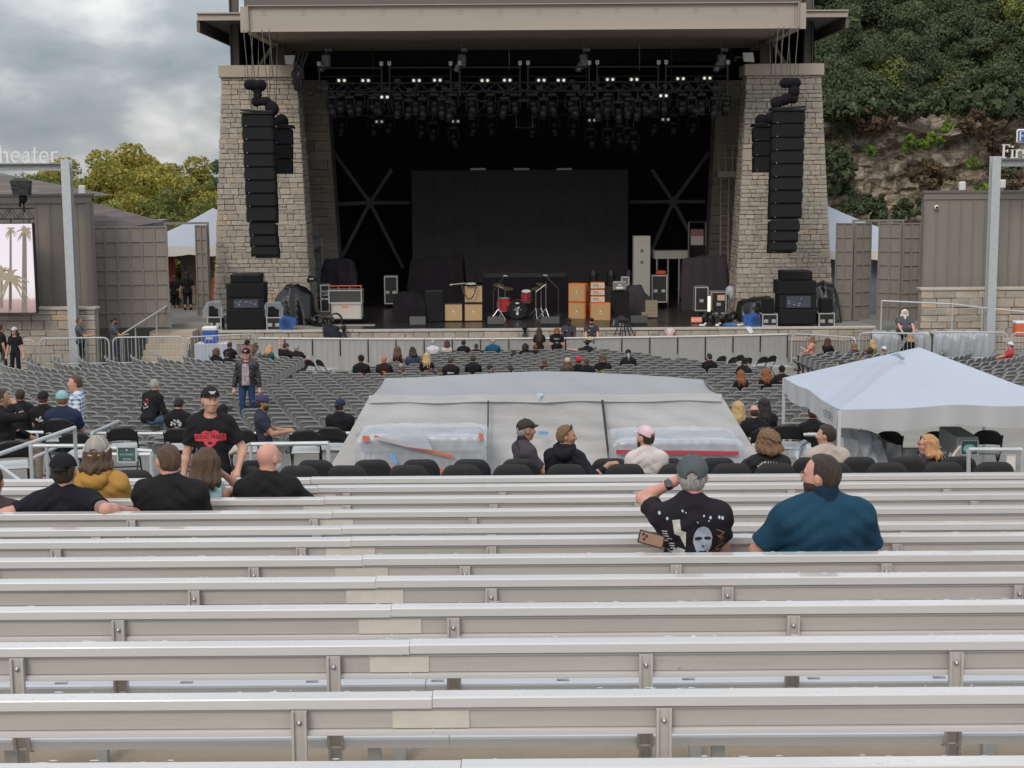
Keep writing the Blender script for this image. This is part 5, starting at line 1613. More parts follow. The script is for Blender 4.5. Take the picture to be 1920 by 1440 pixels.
# ------------------------------------------------------------------ gates
def gate(lab,corners,D0,D1,cols,rows,group='panelled steel gates beside the stage',split=None):
 """framed gate leaf with recessed square panels between two ground points"""
 (xa,ya0,ya1),(xb,yb0,yb1) = corners
 A,B = P(xa,ya0,D0),P(xb,yb0,D1); zb_ = (P(xa,ya1,D0).z+P(xb,yb1,D1).z)/2; zt_ = (A.z+B.z)/2
 d = B-A; L = math.hypot(d.x,d.y)
 r_ = thing('gate',lab,'gate',(A.x,D0,zb_),math.atan2(d.y,d.x),group)
 H = zt_-zb_; e = .05
 b = MB()
 for i in range(cols+1): b.box((e/2+(L-e)*i/cols,0,H/2),(e,.09,H))
 for j in range(rows+1):
  for i in range(cols):
   xa_ = e+(L-e)*i/cols; xb_ = (L-e)*(i+1)/cols
   b.span((xa_,-.04,(H-e)*j/rows),(xb_,.04,(H-e)*j/rows+e))
 b.build('frame',gate_m,r_)
 for i in range(cols):
  for j in range(rows):
   x0,x1 = e+(L-e)*i/cols,(L-e)*(i+1)/cols
   z0,z1 = (H-e)*j/rows+e,(H-e)*(j+1)/rows
   MB().span((x0-.01,.0,z0-.01),(x1+.01,.03,z1+.01)).build('panel',wood_panel,r_)
 return r_


gate('broad panelled brown gate at the left beside the handrail',((171,425,616),(313,424,612)),57.2,57.4,6,7)
gate('narrow panelled gate leaf standing open before the white tent',((366,422,600),(388,422,604)),62.0,61.7,2,7)
gate('panelled gate leaf nearest the right tower',((1568,418,601),(1601,418,598)),61.2,60.9,2,7)
gate('panelled gate leaf second from the right tower',((1604,418,599),(1634,417,598)),60.8,61.2,2,7)
gate('wide panelled gate leaf left of the right building',((1648,418,600),(1691,417,602)),60.8,60.4,2,7)
gate('panelled gate leaf touching the right building',((1693,418,602),(1726,418,602)),60.3,60.6,2,7)
for lab,(xa,xb),yt,D_,yl in (('thin steel gate frame over the left opening',(309,389),417,62.4,600),('thin steel gate frame over the right gates',(1601,1694),412,61.8,600)):
 A,B = P(xa,yt,D_),P(xb,yt,D_)
 r_ = thing('steel_portal',lab,'gate portal',(A.x,D_,SZ*0),0,'steel gate frames beside the stage')
 b = MB().span((-.04,0,0),(.04,.08,A.z)).span((B.x-A.x-.04,0,0),(B.x-A.x+.04,.08,A.z)).span((.041,0,A.z-.08),(B.x-A.x-.041,.08,A.z))
 b.build('posts',gate_m,r_)

# ------------------------------------------------------------------ back stage tents
def peak_tent(lab,x0,x1,D0,D1,pye,pyp,pxp,group='white peaked tents behind the stage',val=.35):
 zE = P((x0+x1)/2,pye,D0).z; X0,X1 = P(x0,pye,D0).x,P(x1,pye,D0).x; zp = P(pxp,pyp,(D0+D1)/2).z; Xp = P(pxp,pyp,(D0+D1)/2).x
 r_ = thing('peak_tent',lab,'tent',(0,0,0),0,group)
 b = MB(); n = 12; pk_ = Vector((Xp,(D0+D1)/2,zp))
 cs = [Vector((X0,D0,zE)),Vector((X1,D0,zE)),Vector((X1,D1,zE)),Vector((X0,D1,zE))]
 for k in range(4):
  A,B = cs[k],cs[(k+1) % 4]; vs = []
  for j in range(n+1):
   v = j/n; f = v-.10*math.sin(math.pi*v)     # the fabric sags between eave and peak
   for i in range(n+1):
    q = A.lerp(B,i/n); p = q.lerp(pk_,v); p.z = zE+(zp-zE)*f; vs.append(p)
  b.add(vs,[(j*(n+1)+i,j*(n+1)+i+1,(j+1)*(n+1)+i+1,(j+1)*(n+1)+i) for j in range(n) for i in range(n)])
 b.build('canopy',white_fab,r_,smooth=True)
 b = MB()
 for k in range(4):
  A,B = cs[k],cs[(k+1) % 4]; n2 = 24; o_ = Vector((0,-.01 if k == 0 else 0,0))
  vs = [A.lerp(B,i/n2)+o_ for i in range(n2+1)]+[A.lerp(B,i/n2)+o_-Vector((0,0,val*(.8+.2*abs(math.cos(i/n2*math.pi*4))))) for i in range(n2+1)]
  b.add(vs,[(i,i+1,n2+2+i,n2+1+i) for i in range(n2)])
 b.build('valance',M('valance_fabric',(.64,.62,.57),.7,noise=(2,.15)),r_)
 for q in cs: MB().cyl((q.x,q.y,0),(q.x,q.y,zE),.05,n=8).build('pole',galv,r_)
 return r_


peak_tent('white peaked tent behind the left gate',232,560,66,74,462,390,399,val=.42)
peak_tent('white peaked tent behind the right gates',1522,1800,66,75,470,384,1546,val=.42)
r_ = thing('tent_drape','khaki drapes and a red banner inside the left tent','curtain',(0,68,0))
a,c = P(338,470,68),P(402,560,68)
drape(MB(),a.x,c.x,0.6,a.z,0,.07,40,3).build('curtain',M('khaki',(.38,.33,.25),.9,noise=(2,.3)),r_,smooth=True)
a,c = P(314,478,67.5),P(330,528,67.5)
MB().span((a.x,-.6,c.z),(c.x,-.57,a.z)).build('banner',M('banner_bright',(.50,.03,.05),.7,noise=(3,.5),col2=(.6,.3,.3)),r_)
r_ = thing('orange_pole','rust red curtain edge beside the left tower foot','curtain',(0,64.6,0))
a,c = P(398,520,64.6),P(404,596,64.6)
MB().add([(a.x,0,a.z),(a.x+.14,0,a.z),(a.x+.05,0,c.z),(a.x-.22,0,c.z),(a.x,.06,a.z),(a.x+.14,.06,a.z),(a.x+.05,.06,c.z),(a.x-.22,.06,c.z)],[(0,1,2,3),(4,7,6,5),(0,4,5,1),(2,6,7,3),(1,5,6,2),(0,3,7,4)]).build('curtain',M('rust_red',(.28,.07,.03),.8,noise=(6,.4)),r_)
r_ = thing('tent_sidewall','grey tarpaulin sidewall seen between the right gate leaves','curtain',(0,67,0))
a,c = P(1552,480,67),P(1732,596,67)
drape(MB(),a.x,c.x,.8,a.z,0,.10,60,8).build('curtain',M('tarp_bluegrey',(.16,.18,.20),.45,noise=(2,.5),col2=(.3,.33,.36)),r_,smooth=True)

# platforms and steps left and right of the stage
g = MB()
g.span((P(172,620,58).x,58.6,0),(XL-.06,75,P(340,596,61).z))
struct('side_platform',g,concrete_dark)
r_ = thing('concrete_steps','worn concrete steps beside the left handrail','steps',(0,55.4,0))
xa,xb = P(262,640,56).x,P(345,640,56).x; zt_ = P(340,596,61).z
for i in range(7): MB().span((xa,i*.36,-.01*i-.0),(xb,3.2,zt_*(i+1)/8-.002*0),bev=.01).build('step',concrete,r_) if i == 0 else MB().span((xa,i*.36,zt_*i/8+.001),(xb,3.2,zt_*(i+1)/8),bev=.01).build('step',concrete,r_)
r_ = thing('stair_handrail','sloping galvanised handrail on the left concrete steps','handrail',(0,55.3,0))
A,B = P(228,627,55),P(319,570,57.6)
b = MB().cyl((A.x,A.y-55.3,A.z),(B.x,B.y-55.3,B.z),.03,n=8)
for t_,zz in ((.0,0),(.27,.1),(.70,.6),(1.0,1.0)):
 q = A.lerp(B,t_); b.cyl((q.x,q.y-55.3,zz),(q.x,q.y-55.3,q.z),.026,n=7)
b.build('rail',galv,r_)
# ramp on the right, rising towards the gates, with its long rail
g = MB()
ra = [P(1640,604,58.5),P(1735,600,58.5),P(2100,640,53.5),P(1640,632,54)]
g.add([(ra[0].x,66,SZ-.25),(ra[1].x+14,66,SZ-.25),(ra[1].x+14,54.6,.35),(ra[0].x+.06,54.6,SZ-.6),(ra[0].x,66,-.2),(ra[1].x+14,66,-.2),(ra[1].x+14,54.6,-.2),(ra[0].x+.06,54.6,-.2)],[(0,1,2,3),(3,2,6,7),(0,3,7,4),(1,5,6,2)])
struct('side_ramp',g,concrete_dark)
r_ = thing('ramp_handrail','long galvanised ramp handrail in front of the right building','handrail',(0,54.3,0))
pts = [P(1653,564,54.6),P(1786,570,54.3),P(1842,577,54.2),P(1925,585,54.0),P(2020,596,53.9)]
b = MB().tube([(p.x,p.y-54.3,p.z) for p in pts],.028,8)
for p in pts: b.cyl((p.x,p.y-54.3,p.z-1.05),(p.x,p.y-54.3,p.z),.026,n=7)
b.build('rail',galv,r_)
for lab,px0,px1,py0,D_,sd in (('pallet of goods under clear plastic behind the bearded guard',1636,1742,626,53.9,3),('long pallet of goods under clear plastic behind the right fence',1752,1852,626,53.4,4)):
 a,c = P(px0,py0,D_),P(px1,py0,D_)
 r_ = thing('wrapped_pallet',lab,'pallet',((a.x+c.x)/2,D_,0),0,'plastic wrapped goods by the right fences')
 wd,ht = c.x-a.x,a.z
 MB().span((-wd/2+.1,.1,.15),(wd/2-.1,.9,ht-.06)).build('boxes',M('goods',(.30,.32,.33),.7,noise=(2,.8),col2=(.08,.09,.1)),r_)
 rg = np.random.RandomState(sd); n,m_ = 36,14
 vs = []
 for j in range(m_+1):
  for i in range(n+1):
   u = i/n*2-1; v = j/m_
   w_ = .05*math.sin(u*9+v*4+sd)+.035*math.sin(u*21-v*9)
   if v < .7: vs.append((u*wd/2*(1.05-.05*v),w_-.02,ht*v/.7))
   else: vs.append((u*wd/2,(v-.7)/.3*.95,ht+.02+w_*.6))
 MB().add(vs,[(j*(n+1)+i,j*(n+1)+i+1,(j+1)*(n+1)+i+1,(j+1)*(n+1)+i) for j in range(m_) for i in range(n)]).build('plastic_cover',plastic_m,r_,smooth=True)
c = P(1916,612,53)
r_ = thing('orange_cooler','orange drinks cooler with white lid at the right edge','cooler',(c.x+.1,53,c.z-.35))
MB().span((-.3,0,0),(.35,.4,.42),bev=.04).build('tub',M('cooler_orange',(.65,.14,.05),.4),r_); MB().span((-.31,-.01,.422),(.36,.41,.52),bev=.03).build('lid',white_paint,r_)

# ------------------------------------------------------------------ covered mixing position
def grid_sheet(fn,n,m_): return [fn(i/n,j/m_) for j in range(m_+1) for i in range(n+1)],[(j*(n+1)+i,j*(n+1)+i+1,(j+1)*(n+1)+i+1,(j+1)*(n+1)+i) for j in range(m_) for i in range(n)]


FD = 20.6
fo = thing('mixing_tent','low wide grey tarpaulin tent covering the mixing desk','tent',(0,FD,0))
eaveL,eaveR = P(692,745,FD),P(1352,741,FD)
baseL,baseR = P(604,905,FD-.1),P(1452,905,FD-.1)
ridge = [(722,709),(790,707),(880,702),(960,698),(1012,696),(1080,697),(1180,702),(1260,707),(1318,712)]
RGD = 24.2
rpts = [P(x,y,RGD) for x,y in ridge]
rx = np.array([p.x for p in rpts]); rz = np.array([p.z for p in rpts]); uu = np.linspace(0,1,len(rpts))


def fwall(u,v):
 b_ = baseL.lerp(baseR,u); e_ = eaveL.lerp(eaveR,u); p = b_.lerp(e_,v)
 env = (1-v)*v*4
 w_ = .014*math.sin(u*11+v*5)*env+.004*math.sin(u*41+v*13*(1+u))*env+.0025*math.sin(v*44+u*9)*math.sin(u*math.pi)*env
 cr = .05*max(0,1-abs(u-.5)*3)*env
 return (p.x,p.y-FD-(1-v)*.15+w_+cr,p.z)


def froof(u,v):
 e_ = eaveL.lerp(eaveR,u)
 r2 = Vector((np.interp(u,uu,rx),RGD,np.interp(u,uu,rz)))
 p = e_.lerp(r2,v)
 w_ =-.05*math.sin(v*math.pi)*(1+.4*math.sin(u*9))+.02*math.sin(u*33+v*3)*math.sin(v*math.pi)
 return (p.x,p.y-FD,p.z+w_)


MB().add(*grid_sheet(fwall,90,40)).build('front_wall',tarp_m,fo,smooth=True)
MB().add(*grid_sheet(froof,80,20)).build('roof_sheet',M('roof_tarp_darkened',(0.33,0.325,0.32),0.5,noise=(1.6,0.35),col2=(.25,.245,.24),bump=(4,.4)),fo,smooth=True)  # same tarp, its colour darkened to offset the strong sky light


def hem(u,v):
 e_ = eaveL.lerp(eaveR,u); return (e_.x,-.03-.012*math.sin(u*40)-.02*v,e_.z+.03-.10*v+.008*math.sin(u*23))


MB().add(*grid_sheet(hem,80,3)).build('eave_flap',tarp_m,fo,smooth=True)
for sg,E,Bp,rp_ in ((-1,eaveL,baseL,rpts[0]),(1,eaveR,baseR,rpts[-1])):
 def sidew(u,v):
  lo = Bp.lerp(Vector((rp_.x+sg*.5,RGD+1.5,2.6)),u); hi = E.lerp(rp_,min(1,u)); p = lo.lerp(hi,v)
  w_ = (.06*math.sin(u*14+v*4)+.04*math.sin(u*31))*(1-v)*min(1,u*6)
  return (p.x+sg*w_,p.y-FD,p.z)
 MB().add(*grid_sheet(sidew,30,20)).build('side_wall',tarp_m,fo,smooth=True)
def backr(u,v):
 r2 = Vector((np.interp(u,uu,rx),RGD,np.interp(u,uu,rz))); p = r2.lerp(Vector((r2.x*1.05,RGD+3.0,r2.z-.9)),v); return (p.x,p.y-FD,p.z)
MB().add(*grid_sheet(backr,40,8)).build('back_sheet',tarp_m,fo,smooth=True)
for px0,px1,yb,yt in ((914.5,915.5,866,750),(1142,1129,862,749)):
 A,B = P(px0,yb,FD-.25),P(px1,yt,FD-.10)
 MB().bar((A.x,A.y-FD-.03,A.z),(B.x,B.y-FD-.03,B.z),.02,.03).build('zip_seam',M('zip_black',(.05,.05,.05),.6),fo)
tape = M('blue_tape',(.16,.38,.68),.5)
c = P(1018,811,FD-.24)
MB().prism([(c.x-.06,c.z-.02),(c.x+.05,c.z-.025),(c.x+.085,c.z),(c.x+.05,c.z+.02),(c.x-.06,c.z+.025)],c.y-FD-.03,c.y-FD-.02).build('tape_patch',tape,fo)
c = P(1011,742,FD-.1)
MB().span((c.x-.008,-.10,c.z-.04),(c.x+.012,-.09,c.z+.03)).span((c.x-.02,-.101,c.z+.0),(c.x+.045,-.0905,c.z+.03)).build('tape_patch',M('pale_tape',(.6,.7,.8),.5),fo)

# wrapped equipment tables in front of the tent
def wrapped_desk(lab,px0,px1,yt,yb,D,strap,sd):
 a,c = P(px0,yt,D),P(px1,yt,D); wd = c.x-a.x; z0 = 2.6; ht = a.z-z0
 r_ = thing('wrapped_desk',lab,'covered table',((a.x+c.x)/2,D,z0),0,'tables wrapped in plastic before the mixing tent')
 MB().span((-wd/2+.05,.05,ht-.26),(wd/2-.05,.85,ht-.03),bev=.05).build('equipment',M('desk_grey',(.45,.46,.48),.5,noise=(3,.9),col2=(.12,.12,.13)),r_)
 for x in (-wd/2+.1,wd/2-.1):
  for y in (.1,.8): MB().cyl((x,y,0),(x,y,ht-.26),.025,n=6).build('leg',galv,r_)
 n,m_ = 60,22; rg = np.random.RandomState(sd); ph = rg.uniform(0,6,4)
 def sheet(u,v):
  x = (u-.5)*wd
  w_ = .006*math.sin(x*23+v*17+ph[0])+.004*math.sin(x*47-v*25+ph[1])+.006*math.sin(x*7+v*41+ph[2])
  ec = (abs(u-.5)*2) ** 10*.05
  if v < .6: return (x*(1.02+.02*math.sin(v*9)),w_+.0,ht*.35+ht*.65*v/.6-ec)
  return (x,(v-.6)/.4*.95,ht+w_*.7-ec)
 MB().add(*grid_sheet(sheet,n,m_)).build('plastic_cover',plastic_thick,r_,smooth=True)
 for sg in (-1,1):
  def endw(u,v): return (sg*(wd/2*1.02+.02*math.sin(u*9+v*5)),u*.9,ht*.4+ht*.6*v)
  MB().add(*grid_sheet(endw,10,8)).build('plastic_end',plastic_m,r_,smooth=True)
 sm_ = M('strap_' +strap,{'orange': (.60,.17,.08),'red': (.42,.05,.06)}[strap],.6)
 b = MB()
 if strap == 'orange':
  q = [P(702,818,D-.06),P(760,835,D-.06),P(850,856,D-.06)]
  for A,B in zip(q[:-1],q[1:]): b.bar((A.x-r_.location.x,-.06,A.z-z0),(B.x-r_.location.x,-.06,B.z-z0),.012,.035)
  for xx,yy,ww,hh in ((686,822,.09,.07),(902,818,.06,.07)):
   A = P(xx,yy,D-.05); b.box((A.x-r_.location.x,-.05,A.z-z0),(ww,.012,hh))
  A,B = P(722,878,D-.06),P(862,884,D-.06); b.bar((A.x-r_.location.x,-.06,A.z-z0),(B.x-r_.location.x,-.06,B.z-z0),.012,.05)
  f = MB()   # loose flap of sheeting folded over the top
  ps = [P(700,822,D-.1),P(780,802,D-.1),P(788,800,D-.1),P(796,812,D-.1),P(812,845,D-.12),P(760,838,D-.12)]
  f.prism([(p.x-r_.location.x,p.z-z0) for p in ps],-.10,-.085); f.build('loose_flap',plastic_thick,r_)
  A,B = P(731,848,D-.1),P(744,868,D-.1); b2_ = MB().bar((A.x-r_.location.x,-.11,A.z-z0),(B.x-r_.location.x,-.11,B.z-z0),.012,.04); b2_.build('tape_patch',tape,r_)
 else:
  A,B = P(1155,847,D-.05),P(1385,850,D-.05)
  b.bar((A.x-r_.location.x,-.05,A.z-z0),(B.x-r_.location.x,-.05,B.z-z0),.012,.05)
 b.build('strap',sm_,r_)


wrapped_desk('plastic wrapped desk with orange straps left of the man in a grey cap',668,912,817,885,19.4,'orange',1)
wrapped_desk('plastic wrapped desk with a red strap behind the pink capped man',1151,1393,824,880,19.4,'red',2)

# ------------------------------------------------------------------ white pop-up canopy at the right
ct = thing('canopy_tent','white pop-up canopy with a torn top at the right','canopy',(0,0,0))
NL,FL = P(1574,768,19.9),P(1470,716,22.9)
FL.z = NL.z+.02; NR = NL+Vector((3.05,.12,.02)); FR = FL+Vector((3.05,.12,0))
PK = (NL+NR+FL+FR)/4; PK.z = P(1712,651,PK.y).z
cs = [NL,NR,FR,FL]
b = MB(); n = 22
for k in range(4):
 A,B = cs[k],cs[(k+1) % 4]; vs = []
 for j in range(n+1):
  v = j/n
  for i in range(n+1):
   u = i/n; q = A.lerp(B,u); p = q.lerp(PK,v)
   fold = math.sin(math.pi*u)*(1-v)
   p.z -= .10*fold*math.sin(math.pi*min(1,v*1.2+.15))+.05*math.sin(math.pi*v)*fold
   p.z += .016*math.sin(u*19+v*14+k)*fold+.013*math.sin(u*8-v*30+k*2)*fold+.008*math.sin(u*44+v*9)*fold
   vs.append(p)
 b.add(vs,[(j*(n+1)+i,j*(n+1)+i+1,(j+1)*(n+1)+i+1,(j+1)*(n+1)+i) for j in range(n) for i in range(n)])
b.build('canopy',white_fab,ct,smooth=True)
b = MB()
for k in range(4):
 A,B = cs[k],cs[(k+1) % 4]; n2 = 40; dr = (B-A).normalized(); nr = Vector((dr.y,-dr.x,0)); vs = []
 for j in range(4):
  for i in range(n2+1):
   u = i/n2; q = A.lerp(B,u); sag = .06*math.sin(u*math.pi*2+1.2)*(1 if k != 3 else .6)
   pul = abs(u-.5)*2
   dz = (.26-.03*math.cos(u*6.28*2))*j/3
   w_ = .018*math.sin(u*31+k)*(j/3)+.01*math.sin(u*70)*(j/3)
   vs.append(q+nr*(.004+w_+.01)-Vector((0,0,dz-.035*math.exp(-((u-.5)/.14) ** 2)*(1-j/3))))
 b.add(vs,[(j*(n2+1)+i,j*(n2+1)+i+1,(j+1)*(n2+1)+i+1,(j+1)*(n2+1)+i) for j in range(3) for i in range(n2)])
b.build('valance',M('valance_white',(.45,.445,.45),.65,noise=(2,.1),bump=(5,.15)),ct,smooth=True)
b = MB()   # lettering on the left valance near the corner
dv = (FL-NL).normalized(); cen = NL+dv*.42+Vector((-.05,-.012,-.13))
put_text(b,'YETOR',cen,.10,0,-dv,(0,0,1),w=.42); b.build('lettering',M('print_black',(.03,.03,.03),.6),ct)
for q in cs: MB().span((q.x-.02,q.y-.02,2.6),(q.x+.02,q.y+.02,q.z-.01)).build('leg',M('leg_white',(.62,.62,.62),.4,.2),ct)
b = MB()
for A,B in ((NL,NR),(NR,FR),(FR,FL),(FL,NL)):
 m_ = (A+B)/2
 ins = (PK-m_)*.10; ins.z = 0
 b.cyl(A+ins-Vector((0,0,.02)),m_+ins-Vector((0,0,.2)),.015,n=5).cyl(m_+ins-Vector((0,0,.2)),B+ins-Vector((0,0,.02)),.015,n=5)
b.build('scissor_frame',galv,ct)
# torn flap near the peak
q = P(1682,668,21.0)
MB().add([q+Vector(v) for v in ((-.10,0,.02),(.0,-.03,.05),(.10,-.05,-.03),(.06,-.05,-.055),(-.02,-.04,.0))],[(0,1,2,3,4)]).build('torn_flap',M('canopy_under',(.24,.30,.36),.8),ct)
# plastic sheeting bundled under the canopy
def bundle(lab,px,py,D,m):
 wp = [P(x,y,D) for x,y in zip(px,py)]
 r_ = thing('plastic_sheeting',lab,'sheeting',(0,D,0),0,'plastic sheeting under the canopy')
 n,m_ = 40,16
 xs = np.linspace(wp[0].x,wp[-1].x,n+1); tz = np.interp(xs,[p.x for p in wp],[p.z for p in wp])
 def f(u,v):
  i = int(round(u*n)); x = xs[i]; z = 2.62+(tz[i]-2.62)*v
  return (x+.03*math.sin(v*9+u*20),.09*math.sin(u*12+v*5)+.05*math.sin(u*31-v*8)-.3*(1-v),z)
 MB().add(*grid_sheet(f,n,m_)).build('sheet',m,r_,smooth=True)
 MB().add(*grid_sheet(lambda u,v: (xs[int(round(u*n))],.05+.8*v,tz[int(round(u*n))]-.25*v*v),n,4)).build('sheet_top',m,r_,smooth=True)


bundle('crumpled clear plastic sheeting hanging behind the man in a tan tee',(1574,1600,1628,1650,1660),(807,806,810,828,850),20.6,M('plastic_blue',(.50,.53,.57),.15,alpha=.7,spec=.8,bump=(8,1)))
bundle('grey tarp corner sloping down beside the blond woman',(1622,1640,1660,1690,1722),(808,812,826,838,850),20.9,tarp_m)
bundle('white plastic heap beside the canopy leg',(1492,1502,1515,1528),(860,838,828,850),19.6,plastic_thick)

# ------------------------------------------------------------------ rails, signs and chairs on the platform
def pipe_rail(lab,pts,r=.024,posts=True,zf=None,group='galvanised rails on the platform',extra=None):
 D0 = pts[0][2]; w = [P(*p) for p in pts]
 r_ = thing('pipe_rail',lab,'railing',(0,D0,0),0,group)
 MB().tube([(p.x,p.y-D0,p.z) for p in w],r,8).build('rail',galv,r_)
 if posts:
  for p in (w if posts is True else [P(*q) for q in posts]):
   MB().cyl((p.x,p.y-D0,floor_z(p.y) if zf is None else zf),(p.x,p.y-D0,p.z-r*.5),r*.9,n=8).build('post',galv,r_)
 return r_


pipe_rail('sloping galvanised handrail crossing the lower left corner of the platform',[(-60,872,16.2),(140,802,18.2)],.026,[(140,802,18.2),(57,832,17.2)],3.4)
pipe_rail('lower sloping rail behind the black capped man',[(-10,866,16.4),(52,912,16.0)],.02,[(30,896,16.2)],3.4)
pipe_rail('second sloping rail beyond the first at the left',[(60,860,20.5),(128,828,21.5)],.024,False)
pipe_rail('sloping rail rising toward the grey seats, left',[(172,812,22),(222,790,24.5)],.026,[(172,812,22)])
pipe_rail('long level rail along the platform front, left',[(30,810,25.2),(235,813,25.2),(420,813,25.2),(660,812,25.2)],.026,[(70,811,25.2),(235,813,25.2),(420,813,25.2),(600,812,25.2)],1.9)
pipe_rail('level rail behind the empty black folding chairs, left',[(0,836,19.8),(160,836,19.8),(285,846,19.8)],.026,[(87,836,19.8),(160,836,19.8),(285,846,19.8)])
pipe_rail('level rail behind the standing man in a red print tee',[(470,833,21.5),(615,831,21.5)],.03,[(470,833,21.5),(615,831,21.5)])
pipe_rail('level rail below the green notice, left',[(204,852,17.6),(283,852,17.6)],.024,[(204,852,17.6),(283,852,17.6)])
pipe_rail('level rail right of the mixing tent',[(1475,815,24.8),(1590,815,24.8)],.028,[(1482,815,24.8)],1.9)
pipe_rail('level rail under the right canopy',[(1690,843,21.5),(1940,843,21.5)],.03,[(1750,843,21.5),(1895,843,21.5)])
pipe_rail('square galvanised rail end at the right behind the padded chairs',[(1816,896,15.75),(1816,843,15.75),(1916,843,15.75),(1916,896,15.75)],.022,False)
c = P(1896,868,15.8)
tag(MB().span((c.x-.045,0,3.42),(c.x+.045,.03,P(1896,846,15.8).z)).build('white_board',white_paint,loc=(0,15.8,0)),'narrow white board inside the square rail end at the right','board')
green_m = M('sign_green',(.04,.10,.10),.5,noise=(3,.2))
for lab,px0,px1,py0,py1,D_,kind in (('dark green notice on the rail behind the trucker capped person',220,256,838,866,17.55,0),('dark green notice with an oval under the right canopy',1802,1833,826,853,20.4,1)):
 a,c = P(px0,py0,D_),P(px1,py1,D_)
 r_ = thing('notice_board',lab,'sign',((a.x+c.x)/2,D_,(a.z+c.z)/2),0,'green notice boards')
 wd,ht = c.x-a.x,a.z-c.z
 MB().span((-wd/2,0,-ht/2),(wd/2,.015,ht/2)).build('face',green_m,r_)
 b = MB()
 for s_ in (-1,1): b.span((s_*wd/2-.008,-.01,-ht/2),(s_*wd/2+.008,.02,ht/2)).span((-wd/2+.009,-.01,s_*ht/2-.008),(wd/2-.009,.02,s_*ht/2+.008))
 b.build('frame',galv,r_)
 b = MB()
 if kind == 0:
  put_text(b,'SECTION',(0,-.003,-ht*.32),.022,w=.09); put_text(b,'ACCESSIBLE',(0,-.003,ht*.0),.018,w=.16); b.prism([(-.012,ht*.25),(.012,ht*.25),(0,ht*.38)],-.004,-.002)
 else:
  b.prism(arc(0,-.01,wd*.36,ht*.3,0,340,20),-.005,-.002)
 b.build('print',M('sign_print_%d' % kind,(.55,.6,.58) if kind == 0 else (.22,.52,.47),.5),r_)
 if kind: MB().span((-wd*.7,.03,-ht*.62),(wd*.55,.9,ht*.7)).build('cabinet',M('grey_cab',(.42,.43,.42),.5,noise=(3,.2)),r_)
# chain with a weight beside the notice
for lab,q in (('rope hanging from the platform rail behind the bald man',[(395,852,17.8),(430,850,17.8),(470,832,17.8)]),('rope on the rail beside the right notice',[(1782,868,18.5),(1790,850,18.8),(1800,838,19)])):
 w = [P(*p) for p in q]
 tag(MB().tube([(p.x,p.y,p.z) for p in w],.02,6).build('rope',M('rope_tan',(.42,.36,.27),.9,bump=(60,.6))),lab,'rope','ropes on the platform rails')

fold_m = M('folding_chair_black',(.014,.014,.015),.45,spec=.4); fold_seat = M('folding_seat_grey',(.42,.42,.41),.5,noise=(4,.15))


def folding_proto(seat_grey=True):
 r_ = thing('folding_chair','x','chair',(0,0,0),0,'black folding chairs')
 # backrest: a curved rounded panel, seen from behind
 n = 14; vs = []; W = .44
 for (oy,rr) in ((0,1),(.022,1)):
  for j in range(6):
   for i in range(n+1):
    u = i/n*2-1; v = j/5
    zt_ = .80-.10*abs(u) ** 3.2
    zb_ = .565+.02*(1-u*u)
    vs.append((u*W/2*(1-.05*v),-.19+.04*(v)*-1+.04*(1-u*u)*-1+oy,zb_+(zt_-zb_)*v))
 fs = []; K = 6*(n+1)
 for j in range(5):
  for i in range(n):
   k = j*(n+1)+i; fs += [(k,k+1,k+n+2,k+n+1),(K+k,K+k+n+1,K+k+n+2,K+k+1)]
 for i in range(n): fs += [(i,K+i,K+i+1,i+1),(5*(n+1)+i,5*(n+1)+i+1,K+5*(n+1)+i+1,K+5*(n+1)+i)]
 for j in range(5):
  for i in (0,n): k = j*(n+1)+i; fs.append((k,k+n+1,K+k+n+1,K+k))
 MB().add(vs,fs).build('backrest',fold_m,r_,smooth=True)
 MB().box((0,.04,.445),(.42,.42,.03),rot=(R(3),0,0),bev=.012).build('seat',fold_seat if seat_grey else fold_m,r_)
 for s_ in (-1,1):
  MB().tube([(s_*.215,-.225,.72),(s_*.22,-.12,.50),(s_*.22,.28,0)],.014,6).build('front_leg',fold_m,r_)
  MB().tube([(s_*.20,.14,.45),(s_*.20,-.28,0)],.014,6).build('rear_leg',fold_m,r_)
 MB().cyl((-.2,-.19,.1),(.2,-.19,.1),.011,n=6).cyl((-.22,.2,.1),(.22,.2,.1),.011,n=6).build('stretcher',fold_m,r_)
 return r_


FCH = [  # px centre, px top, D, yaw, label
 (114,779,23.0,4,'black folding chair under the man in the teal beanie'),(231,795,23.2,8,'empty black folding chair beyond the green notice'),
 (150,804,20.8,-2,'black folding chair right of the man in the teal beanie, lower'),(338,797,24,0,'black folding chair half hidden by the man in a red print tee, left'),
 (458,799,23,0,'black folding chair half hidden by the man in a red print tee, right'),(573,800,22.6,3,'empty black folding chair left of the mixing tent'),
 (625,795,22.9,-4,'black folding chair touching the mixing tent left edge'),(18,820,18.8,20,'folding chair with a grey seat at the left edge'),
 (1434,795,22.4,0,'black folding chair right of the mixing tent'),(1474,790,21.6,-6,'black folding chair beside the canopy leg'),
 (1660,803,23,0,'black folding chair under the canopy, left one'),(1748,803,22.4,0,'black folding chair under the canopy behind the blond woman'),(1846,801,22.4,-6,'dark folding chair under the canopy at the right')]
fp = folding_proto()
for i,(px,py,D_,yw,lab) in enumerate(FCH):
 o_ = fp if i == 0 else copy_tree(fp)
 c = P(px,py,D_); o_.location = (c.x,D_,c.z-.80); o_.rotation_euler = (0,0,R(yw)); o_['label'] = lab
